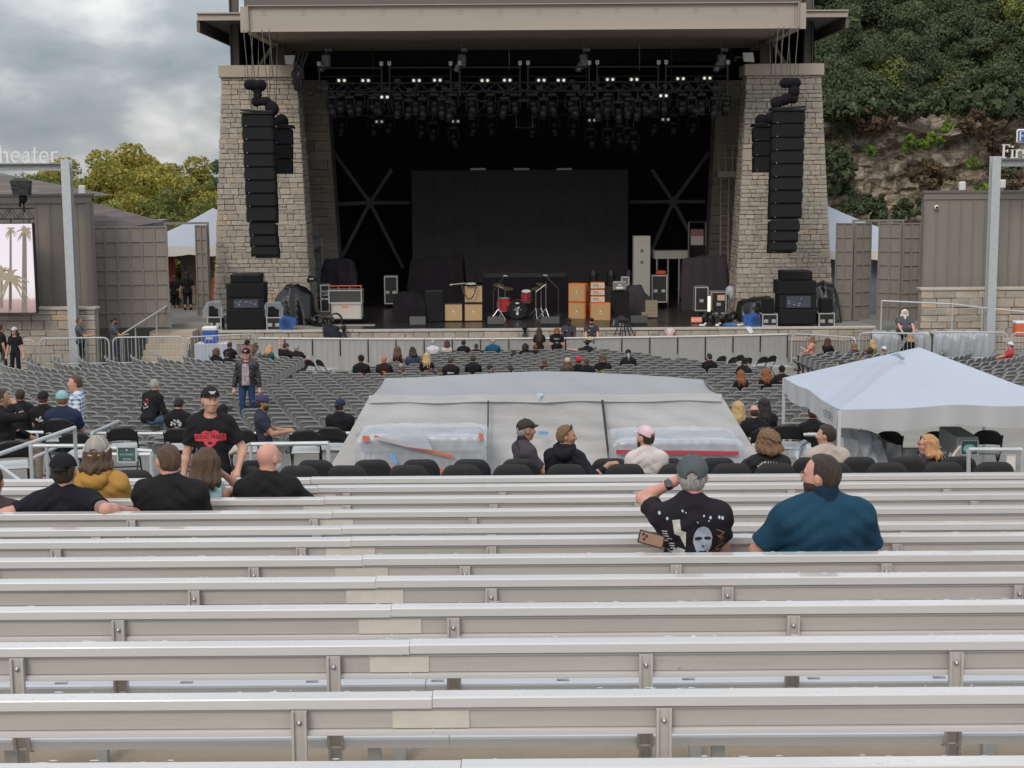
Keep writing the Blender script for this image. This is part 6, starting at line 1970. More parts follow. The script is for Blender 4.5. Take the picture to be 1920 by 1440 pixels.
# pit chairs near the barrier
for i,(px,py,D_,yw) in enumerate(((588,660,51.6,-40),(609,662,51.5,-52),(1345,657,52,38),(1365,661,51.4,45),(1378,655,52.4,40),(1393,661,51.2,40),(1423,658,51.6,35),(1439,655,52,38))):
 o_ = copy_tree(fp); c = P(px,py,D_); o_.location = (c.x,D_,floor_z(D_)); o_.rotation_euler = (0,0,R(yw))
 o_['label'] = ['left black folding chair of the pair','right black folding chair of the pair'][i]+' by the barrier, left' if i < 2 else f'black folding chair by the barrier, right, {nth(i - 1)} from the left'
 o_['group'] = 'black folding chairs by the barrier'

# two rows of black padded chairs behind the last bench
pad_m = M('pad_black',(.018,.018,.019),.85,noise=(30,.3),bump=(70,.25))
def padded_proto():
 r_ = thing('padded_chair','x','chair',(0,0,0),0,'black padded chairs')
 n = 16; vs = []; fs = []; rows = 9; W = .41
 for j in range(rows+1):
  v = j/rows
  for i in range(n+1):
   u = i/n*2-1
   zt_ = .83-.115*abs(u) ** 5; zb_ = .50
   edge = (1-abs(u) ** 6)*(1-(2*v-1) ** 6)
   vs.append((u*W/2*(1+.04*(1-v)),-.22-.05*v-.035*edge ** .5+.03*u*u,zb_+(zt_-zb_)*v))
 K = len(vs)
 vs += [(x,-.20-.05*(z-.5)/.33+.03*(x/(W/2)) ** 2,z) for x,y,z in vs]
 for j in range(rows):
  for i in range(n):
   k = j*(n+1)+i; fs += [(k,k+1,k+n+2,k+n+1),(K+k,K+k+n+1,K+k+n+2,K+k+1)]
 for i in range(n): fs += [(i,K+i,K+i+1,i+1),(rows*(n+1)+i,rows*(n+1)+i+1,K+rows*(n+1)+i+1,K+rows*(n+1)+i)]
 for j in range(rows):
  for i in (0,n): k = j*(n+1)+i; fs.append((k,k+n+1,K+k+n+1,K+k))
 MB().add(vs,fs).build('backrest',pad_m,r_,smooth=True)
 MB().box((0,.02,.45),(.43,.43,.06),bev=.025).build('seat',pad_m,r_)
 for s_ in (-1,1): MB().tube([(s_*.2,-.21,.6),(s_*.2,.24,0)],.013,6).tube([(s_*.19,.12,.43),(s_*.19,-.26,0)],.013,6).build('leg',fold_m,r_)
 MB().cyl((-.2,-.23,.52),(.2,-.23,.52),.012,n=6).build('back_bar',galv_dark,r_)
 return r_


pp = padded_proto(); k = 0
ROW_A = [258,468,566,657,767,866,961,1060,1166,1266,1366,1447,1550,1656,1757,1853]
ROW_B = [490,598,698,788,886,975,1140,1245,1338,1416,1515,1598,1692,1784]
for row,xs_,D_,py in (('A',ROW_A,15.42,862),('B',ROW_B,16.25,852)):
 for i,px in enumerate(xs_):
  yy = py-(px-960)*.0055
  if row == 'A' and px == 258: yy = 872
  o_ = pp if k == 0 else copy_tree(pp); k += 1
  c = P(px,yy,D_); o_.location = (c.x,D_,c.z-.83); o_.rotation_euler = (0,0,R(((px*7) % 9-4)*.8))
  o_['label'] = f'black padded chair, {nth(i + 1)} from the left in the ' +('nearer' if row == 'A' else 'farther')+' padded row'
  o_['group'] = 'black padded chairs in two rows'
# ------------------------------------------------------------------ foliage
def leaf_mat(name,cols,trans=.25):
 m = bpy.data.materials.new(name); m.use_nodes = True; t = m.node_tree; b = t.nodes['Principled BSDF']
 b.inputs['Roughness'].default_value = .75; b.inputs['Specular IOR Level'].default_value = .15
 ge = t.nodes.new('ShaderNodeNewGeometry'); oi = t.nodes.new('ShaderNodeObjectInfo')
 tcn = t.nodes.new('ShaderNodeTexCoord'); n = nn(t,'ShaderNodeTexNoise',i_Scale=.55,i_Detail=3.0); t.links.new(tcn.outputs['Object'],n.inputs['Vector'])
 m1 = nn(t,'ShaderNodeMath',operation='MULTIPLY'); m1.inputs[1].default_value = .45; t.links.new(ge.outputs['Random Per Island'],m1.inputs[0])
 m2 = nn(t,'ShaderNodeMath',operation='MULTIPLY_ADD'); m2.inputs[1].default_value = .9; t.links.new(n.outputs['Fac'],m2.inputs[0]); t.links.new(m1.outputs[0],m2.inputs[2])
 m3 = nn(t,'ShaderNodeMath',operation='MULTIPLY_ADD'); m3.inputs[1].default_value = .3; t.links.new(oi.outputs['Random'],m3.inputs[0]); t.links.new(m2.outputs[0],m3.inputs[2])
 s_ = nn(t,'ShaderNodeMath',operation='SUBTRACT'); s_.inputs[1].default_value = .33; t.links.new(m3.outputs[0],s_.inputs[0])
 k = len(cols); rp = ramp(t,[(i/(k-1),c) for i,c in enumerate(cols)]); t.links.new(s_.outputs[0],rp.inputs[0]); t.links.new(rp.outputs[0],b.inputs['Base Color'])
 tr = t.nodes.new('ShaderNodeBsdfTranslucent'); t.links.new(rp.outputs[0],tr.inputs['Color'])
 mxs = t.nodes.new('ShaderNodeMixShader'); mxs.inputs[0].default_value = trans
 out = t.nodes['Material Output']; t.links.new(b.outputs[0],mxs.inputs[1]); t.links.new(tr.outputs[0],mxs.inputs[2]); t.links.new(mxs.outputs[0],out.inputs['Surface'])
 MATS[name] = m; return m


leaf_autumn = leaf_mat('leaves_autumn',[(.19,.20,.05),(.28,.26,.06),(.38,.32,.07),(.48,.36,.08)])
leaf_olive = leaf_mat('leaves_olive',[(.12,.15,.05),(.17,.20,.06),(.23,.24,.07),(.31,.28,.08)])
leaf_green = leaf_mat('leaves_green',[(.06,.078,.046),(.09,.112,.06),(.115,.138,.072),(.155,.175,.09)])
leaf_bright = leaf_mat('leaves_bright',[(.10,.17,.03),(.17,.27,.05),(.25,.33,.05)])
leaf_yellow = leaf_mat('leaves_yellow',[(.20,.20,.03),(.32,.28,.04)])
bark = M('bark',(.09,.075,.06),.9,noise=(5,.5),bump=(12,.8))


def crown_mesh(name,rx,rz,n,leaf,m,seed,clumps=34,flat=.0,lean=0.0):
 """leaf cards gathered in clumps over an uneven crown"""
 rg = np.random.RandomState(seed)
 cc = []
 for k in range(clumps):
  a = rg.uniform(0,2*np.pi); el = rg.uniform(-.75,1); rad = rg.uniform(.35,1.0) ** .6
  r_ = np.sqrt(max(0,1-el*el))*rad
  up = 1.0+.25*rg.randn()*(el > .2)
  cc.append((rx*r_*np.cos(a),rx*r_*np.sin(a),rz*(el*rad*up+1),rg.uniform(.16,.36)*rx))
 cc = np.array(cc); idx = rg.randint(0,clumps,n)
 d = rg.randn(n,3); d /= np.linalg.norm(d,axis=1)[:,None]
 pos = cc[idx,:3]+d*(cc[idx,3:4]*rg.uniform(.3,1.0,(n,1)) ** .5)*np.array([1,1,.85])
 nrm = d*.7+rg.randn(n,3)*.6; nrm /= np.linalg.norm(nrm,axis=1)[:,None]
 u = np.cross(nrm,rg.randn(n,3)); u /= np.linalg.norm(u,axis=1)[:,None]; v = np.cross(nrm,u)
 s_ = leaf*rg.uniform(.55,1.3,(n,1))
 q = np.stack([pos-u*s_,pos+v*s_*.62-u*s_*.1,pos+u*s_,pos-v*s_*.62+u*s_*.1],1).reshape(-1,3)
 me = bpy.data.meshes.new(name)
 me.vertices.add(4*n); me.vertices.foreach_set('co',q.ravel().astype('f'))
 me.loops.add(4*n); me.loops.foreach_set('vertex_index',np.arange(4*n,dtype='i'))
 me.polygons.add(n); me.polygons.foreach_set('loop_start',np.arange(0,4*n,4,dtype='i'))
 me.materials.append(m); me.update(); me.validate()
 return me,cc


def trunk_mesh(h,rx,cc,seed,r0=.16):
 rg = random.Random(seed); b = MB()
 pts = [(rg.uniform(-.15,.15)*i*.3,rg.uniform(-.1,.1)*i*.3,h*i/4) for i in range(5)]
 for i in range(4): b.cyl(pts[i],pts[i+1],r0*(1-i*.18),r0*(1-(i+1)*.18),7)
 for c in cc[:14]:
  s_ = pts[rg.randint(2,4)]; m_ = ((s_[0]+c[0])/2+rg.uniform(-.2,.2),(s_[1]+c[1])/2,(s_[2]+c[2])/2+.2)
  b.cyl(s_,m_,r0*.35,r0*.22,5).cyl(m_,tuple(c[:3]),r0*.22,.02,5)
 return b.mesh('trunk',bark,True)


TV = {}
def tree_variant(key,rx,rz,n,leaf,m,seed,clumps):
 me,cc = crown_mesh('crown',rx,rz,n,leaf,m,seed,clumps); TV[key] = (me,trunk_mesh(rz*.9,rx,cc,seed),rx,rz)


tree_variant('aut0',3.4,3.6,22000,.115,leaf_autumn,1,46); tree_variant('aut1',2.8,4.0,19000,.115,leaf_autumn,2,40)
tree_variant('oli0',3.4,3.4,22000,.12,leaf_olive,3,44); tree_variant('oli1',2.8,3.8,19000,.115,leaf_olive,4,40)
tree_variant('gre0',3.3,3.3,36000,.10,leaf_green,5,52); tree_variant('gre1',2.7,3.9,32000,.10,leaf_green,6,46); tree_variant('gre2',3.8,3.0,36000,.10,leaf_green,7,54)


def tree(name,label,key,base,s=1.0,sz=1.0,rot=0.0,group=None):
 me,tm,rx,rz = TV[key]
 r_ = thing(name,label,'tree',base,rot,group); r_.scale = (s,s,s*sz)
 ob('crown',me,r_); ob('trunk',tm,r_)
 return r_


# trees beyond the left gate: (px, py of the crown top, distance, kind, size)
LT = [(-40,290,92,'oli0',1.0),(20,288,98,'oli0',1.1),(70,292,100,'aut0',1.0),(115,288,96,'oli0',1.0),(152,268,100,'aut1',1.15),(200,283,92,'aut1',1.0),(232,262,104,'aut0',1.15),(262,256,98,'aut1',1.2),
      (300,284,95,'aut0',1.05),(338,282,106,'aut1',1.2),(358,318,100,'oli0',1.0),(398,322,116,'gre0',1.0),(385,335,94,'oli1',.8),(428,330,118,'gre2',1.0),(280,330,84,'oli0',.85),(180,335,82,'oli0',.85),(230,340,84,'aut0',.8),(345,345,84,'oli1',.75),(100,322,80,'oli1',.8)]
AUT = {'aut0': 'yellowing','aut1': 'golden topped','oli0': 'olive green','oli1': 'olive tinged','gre0': 'dark green','gre2': 'broad dark green'}
cnt = {}
for i,(px,py,D_,k_,s_) in enumerate(LT):
 c = P(px,py,D_); rz = TV[k_][3]
 Hh = c.z+.3; szz = Hh/(2.28*rz*s_)
 cnt[k_] = cnt.get(k_,0)+1
 tree('leafy_tree',f'{AUT[k_]} tree beyond the left gate, {nth(cnt[k_])} such in the wood',k_,(c.x,D_,-.3),s_,max(.7,szz),i*1.3,'autumn trees beyond the left gate')

# ------------------------------------------------------------------ wooded cliff on the right
HX0,HX1,NX = 13.0,62.0,240
rg = np.random.RandomState(5)
xs = np.linspace(HX0,HX1,NX)


def vnoise(x,y,seed):
 r2 = np.random.RandomState(seed); tab = r2.rand(64,64)
 xi,yi = np.floor(x).astype(int),np.floor(y).astype(int); fx,fy = x-xi,y-yi
 fx = fx*fx*(3-2*fx); fy = fy*fy*(3-2*fy)
 g_ = lambda a,b_: tab[a % 64,b_ % 64]
 return (g_(xi,yi)*(1-fx)+g_(xi+1,yi)*fx)*(1-fy)+(g_(xi,yi+1)*(1-fx)+g_(xi+1,yi+1)*fx)*fy


def cliff_top(x): return 10.2+1.2*np.sin(x*.22)+.5*np.sin(x*.7)
NV = 110
sv = np.linspace(0,1,NV)
X,V = np.meshgrid(xs,sv)
CT = cliff_top(X)
cl = V < .62
Z = np.where(cl,-.3+(CT+.3)*V/.62,CT+(V-.62)/.38*26)
Yb = np.where(cl,84+2.2*V/.62,86.2+(V-.62)/.38*40)
# bedding ledges and vertical joints
led = np.floor(Z*1.15+vnoise(X*.25,Z*.1,1)*2.5); lo = vnoise(led*7.3,X*.12+led*3.1,2)
blk = vnoise(np.floor(X*.8+led*.37)*3.7,led*2.9,3)
rough = (vnoise(X*1.6,Z*1.8,4)-.5)*.8+(vnoise(X*4,Z*4.5,5)-.5)*.4
Y = np.where(cl,Yb+lo*1.3+blk*.9+rough,Yb+rough*.8)
vs = np.stack([X,Y,Z],-1).reshape(-1,3)
fs = [(j*NX+i,j*NX+i+1,(j+1)*NX+i+1,(j+1)*NX+i) for j in range(NV-1) for i in range(NX-1)]
me = bpy.data.meshes.new('cliff'); me.from_pydata(vs.tolist(),[],fs)
rockm = bpy.data.materials.new('cliff_rock'); rockm.use_nodes = True
t = rockm.node_tree; bs = t.nodes['Principled BSDF']; bs.inputs['Roughness'].default_value = .95; bs.inputs['Specular IOR Level'].default_value = .1
tcn = t.nodes.new('ShaderNodeTexCoord'); mp = t.nodes.new('ShaderNodeMapping'); mp.inputs['Scale'].default_value = (.45,.45,.8); t.links.new(tcn.outputs['Object'],mp.inputs[0])
n1 = nn(t,'ShaderNodeTexNoise',i_Scale=1.1,i_Detail=9.0,i_Roughness=.66,i_Distortion=.5); t.links.new(mp.outputs[0],n1.inputs['Vector'])
r1 = ramp(t,[(.30,(.10,.075,.055)),(.40,(.24,.195,.145)),(.45,(.56,.48,.38)),(.51,(.26,.21,.15)),(.57,(.62,.54,.43)),(.66,(.46,.36,.26)),(.8,(.66,.58,.46))]); t.links.new(n1.outputs['Fac'],r1.inputs[0])
n2 = nn(t,'ShaderNodeTexNoise',i_Scale=.28,i_Detail=5.0); t.links.new(tcn.outputs['Object'],n2.inputs['Vector'])
r2 = ramp(t,[(.54,(0,0,0)),(.70,(.6,.6,.6))]); t.links.new(n2.outputs['Fac'],r2.inputs[0])
mxm = nn(t,'ShaderNodeMix',data_type='RGBA'); t.links.new(r2.outputs[0],mxm.inputs['Factor']); t.links.new(r1.outputs[0],mxm.inputs['A']); mxm.inputs['B'].default_value = (.10,.085,.045,1)
vo = nn(t,'ShaderNodeTexVoronoi',feature='DISTANCE_TO_EDGE',i_Scale=1.3); wn = nn(t,'ShaderNodeTexNoise',i_Scale=1.4,i_Detail=4.0); t.links.new(mp.outputs[0],wn.inputs['Vector'])
av = nn(t,'ShaderNodeVectorMath',operation='ADD'); sv_ = nn(t,'ShaderNodeVectorMath',operation='SCALE'); sv_.inputs['Scale'].default_value = .7; t.links.new(wn.outputs['Color'],sv_.inputs[0]); t.links.new(mp.outputs[0],av.inputs[0]); t.links.new(sv_.outputs[0],av.inputs[1]); t.links.new(av.outputs[0],vo.inputs['Vector'])
rc = ramp(t,[(.0,(.22,.2,.18)),(.03,(.6,.6,.6)),(.07,(1,1,1))]); t.links.new(vo.outputs['Distance'],rc.inputs[0])
mc = nn(t,'ShaderNodeMix',data_type='RGBA',blend_type='MULTIPLY'); mc.inputs['Factor'].default_value = 0.6; t.links.new(mxm.outputs['Result'],mc.inputs['A']); t.links.new(rc.outputs[0],mc.inputs['B'])
t.links.new(mc.outputs['Result'],bs.inputs['Base Color'])
n3 = nn(t,'ShaderNodeTexNoise',i_Scale=4.0,i_Detail=8.0,i_Roughness=.7); t.links.new(mp.outputs[0],n3.inputs['Vector'])
bp = t.nodes.new('ShaderNodeBump'); bp.inputs['Strength'].default_value = 0.9; bp.inputs['Distance'].default_value = .35; t.links.new(n3.outputs['Fac'],bp.inputs['Height']); t.links.new(bp.outputs[0],bs.inputs['Normal'])
me.materials.append(rockm)
ob('hillside',me,kind='structure')


def hill_y(z,x):
 ctp = float(cliff_top(np.array(x)))
 return 86.2+max(0,(z-ctp))/26*40


rr = random.Random(12); k = 0
tiers = [(0.0,15,3.1),(2.2,15,3.3),(4.6,14,3.5),(7.2,14,3.6),(10.0,13,3.8),(13.2,12,3.8)]
TN = ['along the cliff edge','in the second tier above the cliff','in the third tier above the cliff','in the fourth tier above the cliff','in the fifth tier above the cliff','near the hilltop']
for ti,(dz,n_,hh) in enumerate(tiers):
 kk = 0
 for i in range(n_):
  x = 15.5+(i+rr.uniform(-.25,.25))*24/n_+(ti % 2)*.8
  zc = float(cliff_top(np.array(x))); z = zc+dz; y = hill_y(z,x)+rr.uniform(-.5,1.0)+(3.0 if ti == 0 else 1.5)
  key = rr.choice(['gre0','gre1','gre2','gre0','oli0' if ti < 2 else 'gre1'])
  px,py = proj((x,y,z+3))
  if px > 2010: continue
  kk += 1
  s_ = hh/3.4*rr.uniform(.75,1.05)
  tree('hillside_tree',f'green tree {TN[ti]}, {nth(kk)} from the left',key,(x,y,z-(1.5 if ti else 1.0)),s_,rr.uniform(.8,1.1),rr.uniform(0,6),'green trees on the hillside')
# bushes and weeds clinging to the rock face
shr,_ = crown_mesh('foliage',.8,.55,900,.12,leaf_green,21,16)
shy,_ = crown_mesh('foliage',.55,.35,220,.17,leaf_bright,22,9)
shb,_ = crown_mesh('foliage',.8,.5,700,.10,leaf_mat('leaves_brown',[(.09,.065,.04),(.14,.10,.06),(.19,.13,.08)]),23,14)
SH = [(1560,300,shr,1.3,'green bush'),(1562,330,shr,1.4,'green bush'),(1575,360,shr,1.0,'green bush'),(1632,282,shy,.8,'yellow green weed'),(1712,268,shy,1.1,'bright green weed'),(1752,262,shy,1.0,'yellow green weed'),(1777,237,shy,.9,'yellow leafed weed'),
      (1743,312,shy,.8,'green weed'),(1822,305,shy,.7,'olive weed'),(1850,355,shy,1.1,'yellow weed'),(1640,385,shr,.9,'low bush'),(1668,405,shr,1.2,'low bush'),(1600,395,shr,1.0,'low bush'),(1710,398,shr,1.1,'dark bush'),(1740,330,shb,1.3,'dry brown bush'),(1760,348,shb,1.4,'dry brown bush'),
      (1650,235,shb,1.5,'dry brown bush'),(1835,240,shb,1.5,'dry brown bush'),(1590,210,shr,1.6,'hanging bush'),(1720,205,shr,1.7,'hanging bush'),(1830,200,shr,1.8,'hanging bush'),(1895,215,shr,1.8,'hanging bush'),(1900,350,shb,1.4,'dry brown bush'),(1885,325,shr,1.2,'green bush'),(1640,200,shr,1.5,'hanging bush'),(1868,285,shb,1.3,'dry brown bush')]
cnt = {}
for i,(px,py,m_,s_,lb) in enumerate(SH):
 D_ = 84.2 if py > 225 else 85.6
 if py < 330 and py > 225: D_ = 85.0
 c = P(px,py,D_); cnt[lb] = cnt.get(lb,0)+1
 r_ = thing('cliff_shrub',f'{lb} clinging to the cliff, {nth(cnt[lb])} of its kind listed from mid face','shrub',(c.x,D_,c.z-.4*s_),i,'shrubs clinging to the cliff')
 r_.scale = (s_,s_,s_)
 r_['label'] = f'{lb} on the cliff ' +('near its top' if py < 245 else 'at mid height' if py < 330 else 'near its foot')+f', {"left" if px < 1640 else "middle" if px < 1780 else "right"} part, number {cnt[lb]}'.replace('number 1','the largest').replace('number','growing as')
 ob('foliage',m_,r_)
 MB().cyl((0,.3,0),(0,0,.5),.03,.01,5).cyl((0,.3,0),(.3,0,.45),.02,.01,5).build('stem',bark,r_)
# labels of the shrubs, told apart by where they grow
NEAR = ['beside the right tower','above the right tents','over the gate leaves','left of the security camera','above the right building','beside the right gantry']
seen = {}
for o_ in [o_ for o_ in COL.objects if o_.name.startswith('cliff_shrub')]:
 px,py = proj(o_.location)
 base = f'{o_["label"].split(" on the cliff")[0]} {NEAR[0 if px < 1570 else 1 if px < 1640 else 2 if px < 1730 else 3 if px < 1760 else 4 if px < 1850 else 5]}, ' +('near the cliff top' if py < 245 else 'halfway up the cliff' if py < 330 else 'low on the cliff')
 seen[base] = seen.get(base,0)+1
 o_['label'] = base if seen[base] == 1 else base+', ' +nth(seen[base])+' one'
# ------------------------------------------------------------------ grey stadium seats
seat_m = M('seat_grey',(.27,.27,.262),.42,var=.06,noise=(3,.15),spec=.5)
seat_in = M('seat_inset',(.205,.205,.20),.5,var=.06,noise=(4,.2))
brk_m = M('seat_bracket',(.014,.014,.015),.5)


def seat_parts():
 W,HB,HT = .46,.40,.86
 # outline of the back, in (u, v); rear surface has a raised rim and a sunken middle
 def outline(ins):
  pts = []
  hw0,hw1 = W/2-.03-ins,W/2-ins
  z0,z1 = HB+ins,HT-ins; r_ = max(.03,.09-ins)
  pts += [(-hw0+.03,z0),(hw0-.03,z0),(hw0,z0+.03)]
  for a in (0,30,60,90): pts.append((hw1-r_+r_*math.cos(R(a)),z1-r_+r_*math.sin(R(a))))
  for a in (90,120,150,180): pts.append((-hw1+r_+r_*math.cos(R(a)),z1-r_+r_*math.sin(R(a))))
  pts.append((-hw0,z0+.03))
  return pts
 def lift(u,z,off):    # curved, leaning back; off > 0 is toward the rear
  v = (z-HB)/(HT-HB)
  return (u,-.10-.13*v+.05*(u/(W/2)) ** 2-off,z)
 o0,o1,o2 = outline(0),outline(.026),outline(.040)
 n = len(o0)
 vs = [lift(*p,-.035) for p in o0]+[lift(*p,.006) for p in o0]+[lift(*p,.012) for p in o1]+[lift(*p,-.012) for p in o2]
 fs = []; mi = []
 for k in range(3):
  for i in range(n):
   a,b_ = k*n+i,k*n+(i+1) % n; fs.append((a,b_,b_+n,a+n)); mi.append(0)
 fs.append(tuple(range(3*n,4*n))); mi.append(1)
 fs.append(tuple(range(n))[::-1]); mi.append(0)
 bk = MB(); bk.v = vs; bk.f = fs; bk.m = mi
 # seat pan folded up in front of the back
 pan = MB().box((0,0,0),(.43,.07,.40),rot=(R(14),0,0),bev=.03)
 pan.v = [(x,y-.035,z+.60) for x,y,z in pan.v]
 br = MB()
 for s_ in (-1,1):
  br.box((s_*.235,-.06,.26),(.03,.07,.52)).box((s_*.235,.0,.015),(.05,.26,.03))
  br.box((s_*.235,-.02,.50),(.04,.14,.09),bev=.015).bar((s_*.235,.02,.52),(s_*.235,.22,.58),.04,.035)
 return bk,pan,br


_bk,_pan,_br = seat_parts()
sbk_me = _bk.mesh('backrest',[seat_m,seat_in]); span_me = _pan.mesh('seat_pan',seat_m); sbr_me = _br.mesh('bracket',brk_m)
down_me = MB().box((0,.13,.44),(.43,.40,.06),bev=.025).mesh('seat_pan_down',seat_m)


def inpoly(x,y,poly):
 c = False; n = len(poly)
 for i in range(n):
  (x0,y0),(x1,y1) = poly[i],poly[i-1]
  if (y0 > y) != (y1 > y) and x < (x1-x0)*(y-y0)/(y1-y0)+x0: c = not c
 return c


HIDE = [[(640,880),(715,735),(735,722),(1300,722),(1330,738),(1412,880)],[(1480,735),(1590,795),(1590,860),(2000,860),(2000,765),(1715,672)]]
SEATS = []      # (x, D, yaw, block, row, index)
TAKEN = []      # places where somebody sits (filled by the people table)
PITCH_R,PITCH_S = .86,.535
# straight middle block, staggered rows
for r_i in range(30):
 D_ = 29.9+r_i*PITCH_R
 xl =-7.45+(D_-32)*.070; xr = 6.9+(D_-32)*.070
 if D_ > 47:                                  # the front corners stay open for the folding chairs
  xl = max(xl,-5.0+(D_-47)*.34); xr = min(xr,8.0-(D_-47)*.55)
 n = int((xr-xl)/PITCH_S)
 off = .5*PITCH_S if r_i % 2 and D_ < 46 else 0
 for i in range(n):
  SEATS.append((xl+.27+off+i*PITCH_S,D_,0.0,'middle',r_i,i))
# curved side blocks around a point beside each stage corner
for side,cx,cy,blk in ((-1,-5.9,54.5,'left'),(1,8.6,54.5,'right')):
 for r_i in range(30):
  rad = 2.9+r_i*PITCH_R
  a0 = math.asin(min(.99,1.25/rad)) if rad > 1.3 else 1.2
  da = PITCH_S/rad
  i = 0; a = a0
  while True:
   x = cx+side*rad*math.sin(a); D_ = cy-rad*math.cos(a)
   if a > R(80) or D_ > 53.3: break
   if D_ > 29.2: SEATS.append((x,D_,side*-a if side > 0 else a,blk,29-r_i,i))
   a += da; i += 1
def seat_rec(s_):
 x,D_,yw,blk,r_i,i = s_
 z = floor_z(D_)
 px,py = proj((x,D_,z+.75))
 return px,py,z
KEEP = []
for s_ in SEATS:
 px,py,z = seat_rec(s_)
 if -25 < px < 1945 and py < 905 and not any(inpoly(px,py,q) for q in HIDE): KEEP.append((s_[1],s_,z))
KEEP.sort(key=lambda k: k[0])
rest = [MB(),MB(),MB()]
def seat_matrix(s_,z): return Matrix.Translation((s_[0],s_[1],z)) @ Matrix.Rotation(-s_[2] if s_[3] != 'left' else -s_[2],4,'Z')
GROUPS = {'left': 'grey stadium seats in the curved left block','middle': 'grey stadium seats in the straight middle block','right': 'grey stadium seats in the curved right block'}
rowmap = {}
for _,s_,z in KEEP: rowmap.setdefault(s_[3],[]).append(s_[4])
for k_ in rowmap: rowmap[k_] = {r_: i for i,r_ in enumerate(sorted(set(rowmap[k_])))}
def build_seats():
 free = [k for k in KEEP if not any(abs(k[1][0]-tx) < .3 and abs(k[1][1]-td) < .42 for tx,td in TAKEN)]
 occ = [k for k in KEEP if k not in free]
 n = 0
 for d,s_,z in free:
  yw =-s_[2] if s_[3] == 'left' else -s_[2]
  if n < 296:
   rr_ = rowmap[s_[3]][s_[4]]+1; sn = s_[5]+1
   mid = s_[3] == 'middle'
   lab = f'empty grey seat, {nth(sn)} from the ' +('left aisle' if mid else 'aisle')+f', {nth(rr_)} {s_[3]} block row from the platform'
   o_ = thing('stadium_seat',lab,'seat',(s_[0],s_[1],z),yw+R(RND.uniform(-2.5,2.5)),GROUPS[s_[3]])
   q_ = ob('backrest',sbk_me,o_); q_.rotation_euler = (R(RND.uniform(-1.2,1.2)),0,0); ob('seat_pan',span_me if RND.random() > .05 else down_me,o_); ob('bracket',sbr_me,o_)
  else:
   m4 = seat_matrix(s_,z)
   for b,src in zip(rest,(_bk,_pan,_br)):
    b.add([m4 @ Vector(v) for v in src.v],src.f); b.m[-len(src.f):] = list(src.m)
  n += 1
 # occupied seats keep their back; the pan is folded down under the sitter
 for d,s_,z in occ:
  m4 = seat_matrix(s_,z)
  rest[0].add([m4 @ Vector(v) for v in _bk.v],_bk.f); rest[0].m[-len(_bk.f):] = list(_bk.m)
  rest[2].add([m4 @ Vector(v) for v in _br.v],_br.f); rest[2].m[-len(_br.f):] = list(_br.m)
  q = MB().box((0,.13,.44),(.43,.40,.06),bev=.025); rest[1].add([m4 @ Vector(v) for v in q.v],q.f)
 r_ = thing('distant_seats','the remaining far rows of grey stadium seats nearer the stage','seats',(0,0,0)); r_['kind'] = 'stuff'
 rest[0].build('backrest',[seat_m,seat_in],r_,kind='stuff'); rest[1].build('seat_pan',seat_m,r_,kind='stuff'); rest[2].build('bracket',brk_m,r_,kind='stuff')
# ------------------------------------------------------------------ people: smooth blended bodies meshed from distance fields
SKIN = {'light': (.50,.29,.21),'pink': (.55,.29,.22),'tan': (.40,.22,.145),'dark': (.085,.042,.028)}
HAIRC = {'black': (.012,.010,.009),'dark': (.030,.019,.012),'brown': (.065,.037,.021),'lbrown': (.13,.075,.038),'blond': (.33,.22,.10),'red': (.16,.055,.022),'auburn': (.055,.018,.014),'grey': (.22,.21,.20),'white': (.55,.53,.50),'ginger': (.30,.13,.06),'strawberry': (.36,.19,.085)}


def skin_mat(k): return M('skin_' +k,SKIN[k],.5,noise=(14,.25),spec=.35,bump=(90,.06),col2=tuple(c*f for c,f in zip(SKIN[k],(1.0,.78,.72))))
def hair_mat(k): return M('hair_' +k,HAIRC[k],.5,col2=tuple(c*2.1+.012 for c in HAIRC[k]),noise=(24,1.0),bump=(60,.8),spec=.3,sx=(3.2,3.2,.6))
def cloth_mat(c,tex='cotton'):
 nm = 'cloth_%s_%.3f_%.3f_%.3f' % (tex,*c)
 return M(nm,c,.85 if tex != 'leather' else .42,noise=(6,.3),bump=(11,.9) if tex != 'leather' else (14,.6),spec=.2 if tex != 'leather' else .5)


def smin(a,b,k):
 h = np.clip(.5+.5*(a-b)/k,0,1)
 return a*(1-h)+b*h-k*h*(1-h)


